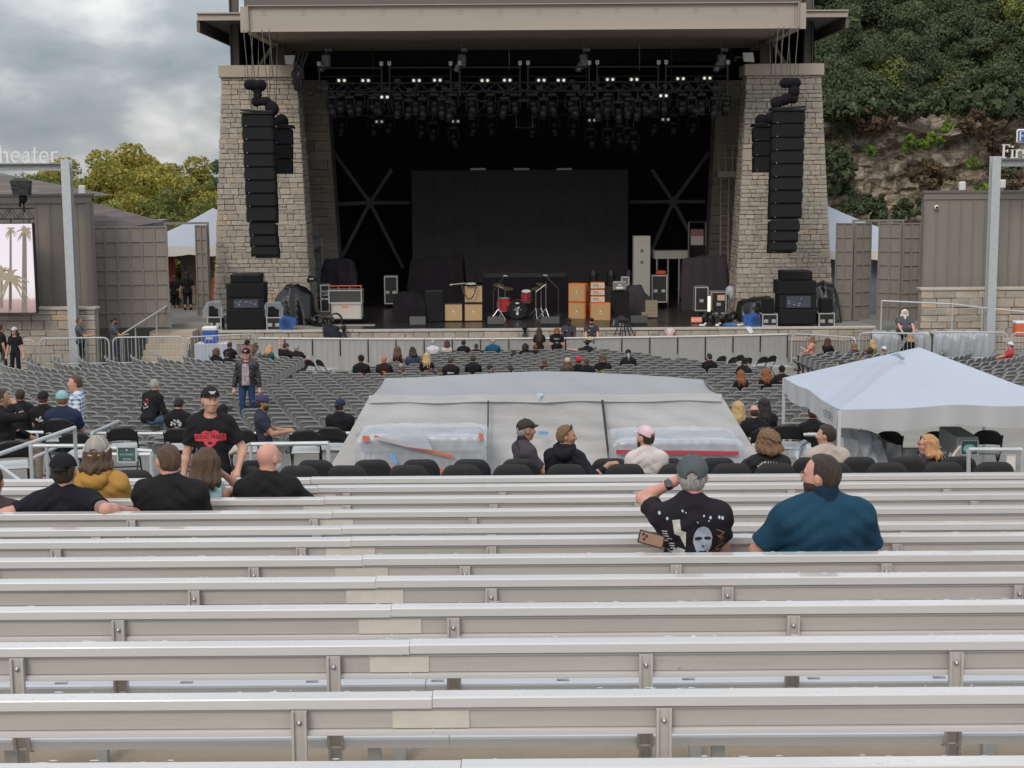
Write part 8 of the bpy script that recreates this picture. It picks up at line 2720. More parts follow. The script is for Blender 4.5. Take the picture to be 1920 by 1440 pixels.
def txt(key,cx,cz,h,w=None,arcr=0,mirror=False):
 vs,fs = T_[key]; xs = [v[0] for v in vs]; zs = [v[2] for v in vs]; s_ = h/(max(zs)-min(zs)); sx = s_ if w is None else w/(max(xs)-min(xs)); mx_,mz = (max(xs)+min(xs))/2,(max(zs)+min(zs))/2
 out = []
 for v in vs:
  x,z = (v[0]-mx_)*sx,(v[2]-mz)*s_
  if arcr: a = x/arcr; x,z = (arcr+z)*math.sin(a),(arcr+z)*math.cos(a)-arcr
  out.append(((-x if mirror else x)+cx,z+cz))
 return out,fs


def poly(pts,cx=0,cz=0): return [(x+cx,z+cz) for x,z in pts],[tuple(range(len(pts)))]


def blotch(seed,cx,cz,w,h,n=16):
 rg = random.Random(seed); out = []
 for i in range(n):
  x,z = rg.uniform(-w,w),rg.uniform(-h,h); a,b_ = rg.uniform(.008,.03),rg.uniform(.006,.02)
  if (x/w) ** 2+(z/h) ** 2 < 1: out.append(poly([(x-a,z-b_*.5),(x+a*.4,z-b_),(x+a,z+b_*.3),(x-a*.3,z+b_)],cx,cz))
 return out


WHITE_P = lambda: M('print_white',(.62,.62,.60),.7); RED_P = lambda: M('print_red',(.52,.035,.05),.7)
def print_m(c): return M('print_%.2f_%.2f_%.2f' % c,c,.75,noise=(60,.35))
# ------------------------------------------------------------------ who sits where
# near people, on the bleachers: (photo x, photo y of the head top, row index, ...)
def near_sit(label,px,pyt,row,spec,yaw=0,dy=.40):
 Dk,zc = ROWS[row]; D_ = Dk+dy; seat = zc-.265; c = P(px,pyt,D_)
 up = c.z-seat                              # seat to head top
 base = .892+(.02 if spec.get('cap') else .012)
 lean = spec.get('lean',4)
 s = up/base
 sp = dict(spec)
 sp.setdefault('res',.0085)
 s_ = spec.get('s',1.02); sp.setdefault('hs',1.06)
 sp['s'] = s_
 z0 = c.z-base*s_-.45*s_
 return person(label,(c.x,D_,z0),R(yaw),sp,None)


BLK = (.013,.012,.014)


def plaid_mat():
 m = bpy.data.materials.new('plaid'); m.use_nodes = True; t = m.node_tree; b = t.nodes['Principled BSDF']; b.inputs['Roughness'].default_value = .85
 tcn = t.nodes.new('ShaderNodeTexCoord'); cols = []
 for ax,sc_ in (('X',5.5),('Z',5.0)):
  wv = nn(t,'ShaderNodeTexWave',wave_type='BANDS',bands_direction=ax,i_Scale=sc_); t.links.new(tcn.outputs['Object'],wv.inputs['Vector']); cols.append(wv.outputs['Fac'])
 ad = nn(t,'ShaderNodeMath',operation='ADD'); t.links.new(cols[0],ad.inputs[0]); t.links.new(cols[1],ad.inputs[1])
 hf = nn(t,'ShaderNodeMath',operation='MULTIPLY'); hf.inputs[1].default_value = .5; t.links.new(ad.outputs[0],hf.inputs[0])
 rp = ramp(t,[(.12,(.06,.09,.17)),(.35,(.22,.29,.40)),(.6,(.50,.54,.60)),(.9,(.68,.68,.68))]); t.links.new(hf.outputs[0],rp.inputs[0]); t.links.new(rp.outputs[0],b.inputs['Base Color'])
 return m


p1 = near_sit('man in grey cap and printed black tee shading his eyes, holding a phone',1298,850,5,dict(b=1.10,cap='cap',capc=(.085,.10,.105),hair='short',hairc='grey',shirt=(.017,.014,.019),skin='pink',armL=((-.10,.15,.62),(-.75,.75,-.25)),armR='front',handL=(.8,.3,.5),turn=-8,lean=2))
p2 = near_sit('broad bearded man in a blue polo shirt and glasses looking left',1545,848,5,dict(b=1.66,s=1.05,hair='short',hairc='dark',beard=1,shirt=(.012,.052,.092),skin='pink',turn=62,glasses='thin',collar=1,armL=((-.40,.20,.02),(-.9,-.35,-.5)),armR=((.30,.28,.02),(.8,-.3,-.6)),lean=3,sleeve=.8,hairline=.06,hs=1.09,grow=.016))
p3 = near_sit('man in a backward black cap with both elbows spread on the backrest',126,838,8,dict(b=1.45,cap='cap',capturn=180,capc=(.012,.012,.014),hair='crop',hairc='dark',shirt=(.012,.012,.017),skin='pink',armL=((-.34,.06,.36),(-.55,-1,-.05)),armR=((.50,-.06,.39),(.6,-1.0,.05)),lean=14,back_open=0,captilt=10,nod=10))
p5 = near_sit('heavy man with cropped grey brown hair in a plain black tee, left',318,828,8,dict(b=1.52,hair='buzz',hairc='brown',hair_t=.003,shirt=(.014,.013,.014),skin='pink',turn=28,armL='lap',armR='lap',lean=4,sleeve=.8,hs=1.05))
p4 = near_sit('person in a tan mesh back cap and mustard hoodie, left',182,815,9,dict(b=1.12,cap='cap',capc=(.30,.28,.26),brimc=(.50,.41,.27),seams=(.55,.46,.32),hair='bob',hairc='brown',shirt=(.46,.25,.062),sleeve=1.9,hood=1,armL='lap',armR='lap',skin='light',grow=.018,back_open=1))
p6 = near_sit('woman with long brown hair in a pale blue sleeveless top',386,836,9,dict(b=1.0,fem=1,hair='long',hairc='brown',shirt=(.36,.56,.60),sleeve=0,skin='tan',turn=-30,armL='lap',armR='face',len=.24))
p7 = near_sit('bald man with a white goatee in a plain black tee',501,825,9,dict(b=1.3,hair='bald',hairc='grey',shirt=(.014,.013,.013),skin='pink',turn=-38,armL='lap',armR='rest',beard=1,beardc='white',sleeve=.72,hs=1.03))
p8 = near_sit('man in a dark brown shirt cut off by the left edge',-18,868,8,dict(b=1.45,hair='short',hairc='dark',shirt=(.055,.042,.045),sleeve=1.9,skin='pink',armL='lap',armR='rest',res=.011))


def chair_sit(label,px,pyt,D_,zf,spec,yaw=0):
 c = P(px,pyt,D_); base = 1.342+(.02 if spec.get('cap') else .012)
 s = (c.z-zf)/base; sp = dict(spec); sp['s'] = min(1.06,max(.9,s)); sp.setdefault('res',.010)
 z0 = c.z-base*sp['s']
 return person(label,(c.x,D_,z0),R(yaw),sp,None)


FA,FB = 3.50,3.42
p10 = chair_sit('man in a dark brown cap and grey polo sitting in profile, facing right',988,783,16.35,FB,dict(b=1.2,cap='cap',capc=(.045,.036,.030),hair='short',hairc='grey',shirt=(.062,.052,.060),skin='tan',collar=1,sleeve=.75,armL='lap',armR='lap',cappatch=(.4,.4,.38)),-72)
p11 = chair_sit('man in a black hoodie with sunglasses on his blond hair, arm along a chair',1060,793,15.6,FA,dict(b=1.08,hair='short',hairc='lbrown',hair_t=.004,shirt=(.014,.013,.017),sleeve=1.55,skin='tan',hood=1,turn=-78,armL='lap',armR=((.50,.04,.36),(.3,-.6,-.7)),handR=(.9,.3,.1),tilt=4),-14)
p12 = chair_sit('man in a pink cap and white tee seen from behind',1212,795,15.6,FA,dict(b=1.03,cap='cap',capc=(.66,.47,.52),hair='short',hairc='dark',beard=1,shirt=(.62,.56,.53),skin='pink',turn=46,sleeve=.7))
p13 = chair_sit('person with curly brown hair in a black lettered denim vest',1444,806,15.6,FA,dict(b=1.06,hair='curly',hairc='lbrown',shirt=(.024,.024,.026),skin='light',sleeve=.4,len=.13,lean=-8))
p14 = chair_sit('dark haired man in a tan tee looking left, beside the lettered vest',1551,793,16.1,FB,dict(b=1.2,hair='short',hairc='dark',hair_t=.006,shirt=(.46,.385,.33),skin='light',turn=66,sleeve=.8))
p15 = chair_sit('blond woman with glasses in a dark floral top facing left',1740,811,16.3,FB,dict(b=.98,fem=1,hair='bob',hairc='strawberry',shirt=(.05,.04,.05),skin='pink',turn=58,glasses='x',sleeve=1.5,len=.19),26)
p9z = P(396,722,15.15).z
p9 = person('standing man in a black cap and black tee with a red band print',(P(395,800,15.15).x,15.15,3.42),R(180+6),dict(pose='stand',b=1.08,s=(p9z-3.42)/1.765,cap='cap',capc=(.016,.016,.018),cappatch=(.6,.62,.62),hair='buzz',hairc='dark',shirt=(.014,.012,.014),skin='light',res=.0085,eyes=1,browc='brown',turn=18,armL=((-.27,.16,.0),(-.8,-.9,0)),armR='side',pants=(.012,.014,.022),captilt=9,sleeve=.72,back_open=0),None)

# prints on the near shirts
# red shield with the band name (seen from the front, so mirrored in body space)
sh_ = [(-.085,.055),(-.045,.075),(0,.06),(.045,.075),(.085,.055),(.075,-.02),(.05,-.065),(0,-.105),(-.05,-.065),(-.075,-.02)]
chz = .93+.30
project(p9,[poly(sh_,0,chz+.02)],RED_P(),side=1,sub=3)
project(p9,[poly(rect(-.152,-.036,.152,.036),0,chz+.022)],RED_P(),'print_band',side=1,off=.006,sub=3)
project(p9,[txt('JUDAS PRIEST',0,chz+.022,.052,.275,mirror=True)],M('print_dark',(.02,.012,.014),.8),'lettering',side=1,off=.009,sub=1)
project(p9,[txt('SHIELD OF PAIN',0,chz+.067,.012,.09,mirror=True),poly([(.022*math.cos(R(a)),.014*math.sin(R(a))) for a in range(0,360,30)],0,chz-.030)],M('print_dark',(.02,.012,.014),.8),'lettering',side=1,off=.009)
hz = .53
project(p13,[txt('METALLICA',0,hz+.445,.056,.29,arcr=.24)],WHITE_P(),'lettering',sub=1)
star = []
for i in range(8):
 a = math.pi*i/4+.3; r_ = .085 if i % 2 == 0 else .022; star.append((r_*math.cos(a)*1.1,r_*math.sin(a)))
project(p13,[poly(star,.0,hz+.31)],WHITE_P(),'print',sub=2)
# printed back of the capped man: bolt, plain pale mask-like face, scribbles, paint spots
bolt = [(-.040,.075),(.008,.078),(.014,.012),(.046,.0),(.044,-.098),(.008,-.024),(-.026,-.010)]
hq = hz+.118
project(p1,[poly(bolt,-.095,hq+.245)],print_m((.50,.48,.41)),sub=2)
fpts = [(.062*math.cos(R(a))*(1 if math.sin(R(a)) > 0 else .92+.1*math.sin(R(a))),.098*math.sin(R(a))-.0) for a in range(0,360,15)]
project(p1,[poly(fpts,.055,hq+.185)],print_m((.36,.42,.50)),'print',sub=3)
eyes_ = [poly([(.024*math.cos(R(a)),.011*math.sin(R(a))) for a in range(0,360,40)],.055+sx*.029,hq+.205) for sx in (-1,1)]+[poly([(-.03,.004),(0,-.004),(.03,.004),(.018,-.012),(-.018,-.012)],.055,hq+.125),poly([(-.008,-.008),(.008,-.008),(0,.012)],.055,hq+.158)]
project(p1,eyes_,M('print_dark',(.02,.012,.014),.8),'print',off=.007)
rgx = random.Random(4)
sc1 = [poly([(-.004*3,-.004),(.02,-.003),(.018,.006),(-.012,.004)],-.17+rgx.uniform(-.02,.05),hq+.04+i*.016) for i in range(14)]+blotch(3,-.10,hq+.08,.06,.06,24)
project(p1,sc1,print_m((.45,.46,.46)),'print_scribble')
sc2 = []
for i in range(16):
 t_ = i/16; x,z = .135+.05*t_+rgx.uniform(-.018,.018),hq+.08+.17*t_+rgx.uniform(-.02,.02); a = rgx.uniform(0,3); L_ = rgx.uniform(.012,.03); dx_,dz_ = L_*math.cos(a),L_*math.sin(a)
 sc2.append(poly([(x-dx_,z-dz_-.003),(x+dx_,z+dz_-.003),(x+dx_,z+dz_+.003),(x-dx_,z-dz_+.003)]))
project(p1,sc2,print_m((.36,.17,.07)),'print_scribble')
spots = [poly([(r_*math.cos(R(a)),r_*1.3*math.sin(R(a))) for a in range(0,360,45)],x,z) for x,z,r_ in ((-.21,hq+.36,.008),(.06,hq+.345,.006),(.10,hq+.335,.008),(.155,hq+.335,.008),(.175,hq+.33,.009),(.02,hq+.31,.004),(.09,hq+.315,.005),(-.07,hq+.375,.007),(-.05,hq+.365,.005),(-.165,hq+.33,.008))]
project(p1,spots,print_m((.42,.50,.56)),'print_spots')
project(p12,[poly(rect(-.02,-.003,.02,.003),.0,hz+.43)],print_m((.50,.47,.45)),'print')
# tattoo sleeve on the spread arm
A_ = p3['arms'][1]
tm = M('tattoo_ink',(.16,.12,.115),.6,noise=(25,.8),col2=(.40,.24,.19))
b = MB(); pa,pb = A_[0].lerp(A_[1],.72),A_[1]
ab3 = (.75+.25*1.45)
b.cyl(pa,pa.lerp(pb,.55),.052*ab3,.048*ab3,18,caps=False).cyl(pa.lerp(pb,.55),pb-(pb-pa)*.04,.048*ab3,.0455*ab3,18,caps=False)
b.build('tattoo',tm,p3['body'],smooth=True)
# sunglasses pushed up on the blond man, watch, phone
b = MB(); Hd = p11['Hd']
for sx in (-1,1): b.sph(Hd(sx*.034,.062,.085),(.028,.012,.020),10,6,rot=p11['HR']).cyl(Hd(sx*.06,.06,.08),Hd(sx*.092,-.01,.02),.004,n=5)
b.build('sunglasses',black_plastic,p11['root'])
S_,E_,W_ = p1['arms'][0]
b = MB(); d = (W_-E_).normalized(); q = W_-d*.035; b.cyl(q-d*.014,q+d*.014,.037,.036,16); wm = b.build('watch',black_plastic,p1['root'])
side = d.cross(Vector((0,1,0))).normalized(); ctr = q+Vector((-.008,-.034,.012)); MB().cyl(ctr,ctr+Vector((-.1,-.9,.3)).normalized()*.011,.024,.024,14).build('watch_case',M('watch_dark',(.05,.05,.055),.3,.5),wm)
c = P(1221,1011,9.42)
ph_ = thing('smartphone','smartphone in a black and copper case held low by the capped man','phone',(c.x,9.42,c.z),0)
MB().box((0,0,0),(.155,.008,.076),rot=(R(-25),R(16),0),bev=.006).build('case',M('phone_copper',(.26,.13,.075),.4,noise=(3,.2)),ph_)
b = MB()
for i in range(3): b.box((-.045+.012*i*0+.0,-.007-.0,.018-i*.0),(.001,.001,.001))
rm = Euler((R(-25),R(16),0)).to_matrix()
fr = MB()
for sx in (-1,1): fr.box((sx*.0785,0,0),(.006,.012,.082)); fr.box((0,0,sx*.039),(.151,.012,.006))
fr.v = [tuple(rm @ Vector(v)) for v in fr.v]; fr.build('bumper',black_plastic,ph_)
cm_ = MB()
for x,z in ((-.055,.018),(-.033,.010),(-.044,-.012)): cm_.cyl((x,-.004,z),(x,-.008,z),.009,n=10)
cm_.v = [tuple(rm @ Vector(v)) for v in cm_.v]; cm_.build('camera_lens',black_plastic,ph_)

# ------------------------------------------------------------------ the seated and standing crowd in the bowl
def solve_D(pyt,h,lo=29.5,hi=57.0):
 """ground distance at which a figure of height h shows its head top at pyt"""
 best = min(((abs(proj((0,d,floor_z(d)+h))[1]-pyt),d) for d in np.arange(lo,hi,.1)))
 return float(best[1])


def crowd(label,px,pyt,spec,yaw=0,D_=None,zf=None,sit=True,group='people waiting in the seats'):
 base = (1.342 if sit else 1.742)+(.02 if spec.get('cap') else .012)
 if D_ is None: D_ = solve_D(pyt,base*.98)
 c = P(px,pyt,D_); zf = floor_z(D_) if zf is None else zf
 s = (c.z-zf)/base; s = min(1.07,max(.86,s))
 z0 = c.z-base*s
 if abs(z0-zf) < .12: z0 = z0
 sp = dict(spec,s=s,pose='sit' if sit else 'stand')
 sp.setdefault('res',.020 if D_ > 45 else .017 if D_ > 32 else .014)
 if sit and D_ > 29: TAKEN.append((c.x,D_))
 return person(label,(c.x,D_,z0),R(yaw),sp,None)


OR_ = (.50,.13,.03); PK = (.62,.10,.22); YE = (.62,.48,.03); WH = (.55,.55,.53); BL = (.10,.10,.50); TEAL = (.10,.30,.42)
def prt(pr,c,seed,cz=.36,w=.11,h=.05,sit=True,n=22,x=0,side=-1):
 hz_ = .53 if sit else .93
 project(pr,blotch(seed,x,hz_+cz,w,h,n),print_m(c),'print',side=side,off=.006)


# middle left, near the platform
q = crowd('man in a teal beanie and navy shirt with a tan back print',117,729,dict(b=1.25,cap='bandana',capc=(.24,.42,.42),hair='crop',hairc='lbrown',shirt=(.022,.030,.062),sleeve=.75,skin='pink',turn=12,pants=(.05,.07,.12)),0,23.3,2.6)
project(q,[poly([(.085*math.cos(R(a)),.085*math.sin(R(a))) for a in range(0,360,20)],0,.53+.33)],print_m((.52,.33,.20)),sub=2); project(q,[poly([(-.02,.05),(.02,.05),(.03,-.04),(.0,-.01),(-.03,-.04)],0,.53+.33)],print_m((.03,.04,.07)),off=.008)
q = crowd('standing man in a blue and white plaid shirt looking left',138,701,dict(b=1.05,hair='short',hairc='brown',skin='pink',turn=10,armL='side',armR='side',pants=(.03,.03,.035),shirtmat=plaid_mat()),100,25.0,2.05,False)
q = crowd('man with short dark hair in a printed black tee looking at a phone',38,726,dict(b=1.1,hair='crop',hairc='dark',shirt=BLK,skin='tan',armR='phone',armL='phone'),0,29.3); prt(q,WH,3,.36,.12,.05,n=30)
q = crowd('man in a black cap and black tee with white back print, left',81,731,dict(b=1.15,cap='cap',capc=(.02,.018,.018),hair='crop',hairc='brown',shirt=BLK,skin='pink'),0,28.9); prt(q,WH,4,.33,.11,.045,n=26)
crowd('man in black with grey trousers sitting sideways at the left edge',4,727,dict(b=1.15,hair='short',hairc='dark',shirt=BLK,sleeve=1.9,skin='tan',armR='face',pants=(.22,.19,.16)),-68,22.5,2.5)
q = crowd('bald man in a long sleeved black top leaning forward, red print',276,708,dict(b=1.25,hair='buzz',hairc='grey',shirt=BLK,sleeve=1.9,skin='pink',lean=-18,pants=(.12,.18,.26)),-35,32.2); prt(q,(.5,.05,.07),5,.36,.09,.06,n=22,x=-.04); prt(q,WH,15,.26,.09,.05,n=16,x=-.04)
q = crowd('man with black hair in a tee with a round white skull print',334,742,dict(b=1.15,hair='short',hairc='black',shirt=BLK,skin='tan',nod=-20),-8,29.2); prt(q,WH,6,.34,.10,.085,n=46)
crowd('man in a black leather jacket and cap walking up the aisle',461,651,dict(b=1.12,cap='cap',capc=(.02,.018,.02),cappatch=(.6,.6,.6),hair='short',hairc='dark',shirt=(.020,.020,.021),tex='leather',sleeve=1.9,grow=.02,skin='pink',pants=(.03,.055,.13),step=.06,res=.016),178,36.5,None,False)
fl = [o_ for o_ in COL.objects if o_.name.startswith('person')][-1]
TT = [o_ for o_ in fl.children if o_.name.startswith('shirt')][0]
project(dict(shirt=TT),[poly([(-.07,.47),(.07,.47),(.09,.0),(-.09,.0)],0,.93)],M('floral',(.16,.10,.12),.85,noise=(30,1),col2=(.50,.42,.42)),'shirt_front',side=1,sub=3)
crowd('man in a purple camo cap and navy tee standing in profile',493,738,dict(b=1.05,cap='cap',capturn=180,capc=(.055,.045,.10),hair='short',hairc='dark',shirt=(.032,.035,.055),skin='tan',armR='front',armL='front',beard=1,pants=(.04,.07,.15)),-82,24.6,1.95,False)
crowd('man in a backward navy cap and black top beside the mixing tent',637,746,dict(b=1.2,cap='cap',capturn=180,capc=(.022,.032,.075),hair='crop',hairc='dark',shirt=(.013,.013,.015),skin='pink',turn=-25),0,29.7)
crowd('person in a wide brimmed black hat behind the red print man',418,756,dict(b=1.0,cap='hat',capc=(.013,.013,.014),hair='short',hairc='dark',shirt=BLK,skin='light'),0,28.9)
# middle right
crowd('woman with long blond hair partly behind the mixing tent edge',1384,750,dict(fem=1,hair='long',hairc='blond',shirt=BLK,skin='light'),0,29.4)
q = crowd('balding man in a black tee with white print near the canopy',1414,757,dict(b=1.1,hair='fringe',hairc='dark',shirt=BLK,skin='pink'),0,28.9); prt(q,WH,7,.22,.10,.04)
crowd('person with very long black hair beside the balding man',1433,744,dict(hair='vlong',hairc='black',shirt=(.018,.014,.014),sleeve=1.9,skin='light',b=1.1),0,30.0)
q = crowd('person in a black tee under the canopy edge',1524,760,dict(b=1.1,hair='short',hairc='dark',shirt=BLK,skin='pink'),0,28.9); prt(q,WH,8,.34,.11,.03)
crowd('woman with long reddish hair looking down, right of the mixing tent',1391,692,dict(fem=1,hair='long',hairc='red',shirt=BLK,sleeve=1.2,skin='light',roll=-4),12)
crowd('woman with wide curly red hair in black',1437,690,dict(fem=1,b=1.1,hair='curly',hairc='red',shirt=BLK,sleeve=1.9,skin='light',len=.3),0)
q = crowd('man in a black cap and black tee beside the red haired women',1466,684,dict(b=1.15,cap='cap',capc=BLK,hair='crop',hairc='dark',shirt=(.016,.014,.017),skin='tan'),0); prt(q,(.4,.1,.1),9,.38,.09,.02,n=12)
crowd('person in a shiny black cap leaning between folding chairs, right',1390,669,dict(b=1.0,cap='cap',capc=BLK,hair='short',hairc='dark',shirt=BLK,sleeve=1.6,skin='tan',lean=-16,roll=8),-30)
crowd('man with dark hair and beard in black looking left by the barrier chairs',1330,661,dict(b=1.05,hair='short',hairc='black',beard=1,shirt=(.012,.012,.015),sleeve=1.9,skin='light',turn=50),0)
# front right block
crowd('woman in a coral top sitting sideways by the right fence',1521,628,dict(fem=1,hair='bob',hairc='lbrown',shirt=(.62,.27,.19),sleeve=.6,skin='pink',armL='phone'),80,54.8)
crowd('woman with long dark red hair in black by the right fence',1553,632,dict(fem=1,b=1.05,hair='long',hairc='auburn',shirt=BLK,skin='tan'),-40,54.4)
q = crowd('person in a purple grey jersey with a white number',1601,643,dict(b=1.2,hair='bob',hairc='lbrown',shirt=(.10,.075,.11),skin='pink'),25,52.6); project(q,[txt('14',.02,.53+.30,.13,.15)],WHITE_P(),'lettering')
q = crowd('person with blond hair in a green and yellow print tee',1635,636,dict(fem=1,hair='long',hairc='blond',shirt=(.05,.05,.03),skin='pink'),40,53.2); prt(q,(.20,.36,.12),10,.32,.11,.09,n=46); prt(q,YE,11,.30,.10,.08,n=20)
crowd('child with light brown hair between the jersey and the print tee',1622,650,dict(b=.85,hair='short',hairc='lbrown',shirt=(.08,.05,.07),skin='pink'),20,52.4)
crowd('person in a white cap with tan skin by the canopy peak',1657,648,dict(b=1.0,cap='cap',capc=(.62,.63,.65),hair='short',hairc='lbrown',shirt=(.2,.14,.1),skin='tan'),30,52.4)
crowd('person with short hair in a faded red shirt at the canopy edge',1577,675,dict(b=1.05,hair='short',hairc='dark',shirt=(.36,.09,.07),skin='pink',turn=40),0)
crowd('person with light brown hair just above the canopy slope',1609,668,dict(b=1.0,hair='short',hairc='lbrown',shirt=(.09,.06,.06),skin='pink'),10)
crowd('blond woman in black by the fence below the bearded guard',1705,625,dict(fem=1,hair='bob',hairc='blond',shirt=BLK,sleeve=1.5,skin='pink',b=1.1),20,53.4)
crowd('man in a red tee and white cap lounging at the right edge',1886,638,dict(b=1.1,cap='cap',capc=(.62,.62,.64),brimc=(.5,.06,.08),hair='short',hairc='dark',shirt=(.50,.05,.07),skin='pink',armL='front',lean=20,pants=(.05,.09,.18)),75,51)
crowd('guard with a long white beard and white hair leaning on the fence',1697,579,dict(b=1.5,hair='long',len=.16,hairc='white',beard=1,beardc='white',beardlen=.07,shirt=(.085,.09,.10),skin='pink',armL='rail',armR='rail',pants=(.015,.015,.018)),180,54.0,.0,False,'guards in grey shirts')
# left front
LG = 'guards in grey shirts'
crowd('guard in grey tee facing right before the left post',149,594,dict(b=1.12,hair='crop',hairc='brown',shirt=(.085,.085,.095),skin='tan',armL='front',armR='front',pants=(.015,.015,.018)),-75,53.0,None,False,LG)
crowd('guard in grey tee and cap at the foot of the left handrail',213,593,dict(b=1.12,cap='cap',capc=(.05,.045,.045),hair='crop',hairc='dark',beard=1,shirt=(.085,.085,.095),skin='tan',armR='front',pants=(.03,.035,.06)),-70,54.2,None,False,LG)
crowd('person in a black tee cut by the left edge by the stone wall',3,607,dict(b=1.05,hair='short',hairc='black',shirt=BLK,skin='tan',pants=(.05,.05,.055)),-60,52.0,None,False)
crowd('young person in a black tee and white capped hat facing the camera, left',26,612,dict(b=.85,cap='cap',capc=(.5,.48,.45),hair='bob',hairc='dark',shirt=BLK,skin='light'),175,51.6,None,False)
for lab,px,py,sp,yw,D_ in (
 ('person with curly brown hair in black, left front corner',406,653,dict(hair='curly',len=.08,hairc='brown',shirt=BLK,skin='light',b=1.1),-30,51.0),
 ('man in a navy cap and black tee with arms folded, left front',426,658,dict(cap='cap',capc=(.03,.035,.05),hair='crop',hairc='dark',shirt=BLK,skin='pink',b=1.1),20,50.4),
 ('man with receding dark hair in black before the covered table',431,640,dict(hair='short',hairc='dark',shirt=BLK,skin='pink',b=1.05,turn=-30),-10,53.0),
 ('man in a dark cap and red tee before the barrier corner',464,636,dict(cap='cap',capc=(.02,.02,.022),hair='crop',hairc='dark',shirt=(.40,.10,.09),skin='pink',b=1.05),-20,53.6),
 ('woman with long brown hair in a striped top smiling right',480,641,dict(fem=1,hair='long',hairc='brown',shirt=(.25,.25,.25),skin='light',sleeve=1.4,turn=-50),-30,52.8),
 ('woman with pale strawberry hair in a teal top looking down',505,645,dict(fem=1,hair='long',hairc='strawberry',shirt=(.03,.09,.10),skin='light',nod=-20,sleeve=1.4),-35,52.4)):
 q = crowd(lab,px,py,sp,yw,D_)
q = crowd('man in a dark cap raising his left arm, teal print on his tee',535,642,dict(cap='cap',capc=(.05,.045,.05),hair='crop',hairc='brown',beard=1,beardc='ginger',shirt=BLK,skin='pink',b=1.15,turn=-60,armL='up'),0,52.6); prt(q,(.10,.36,.48),12,.25,.11,.035)
crowd('bald man in a black tee beside the man with a raised arm',556,645,dict(hair='buzz',hairc='grey',shirt=(.02,.015,.015),skin='pink',b=1.15,armR='rest'),0,52.4)
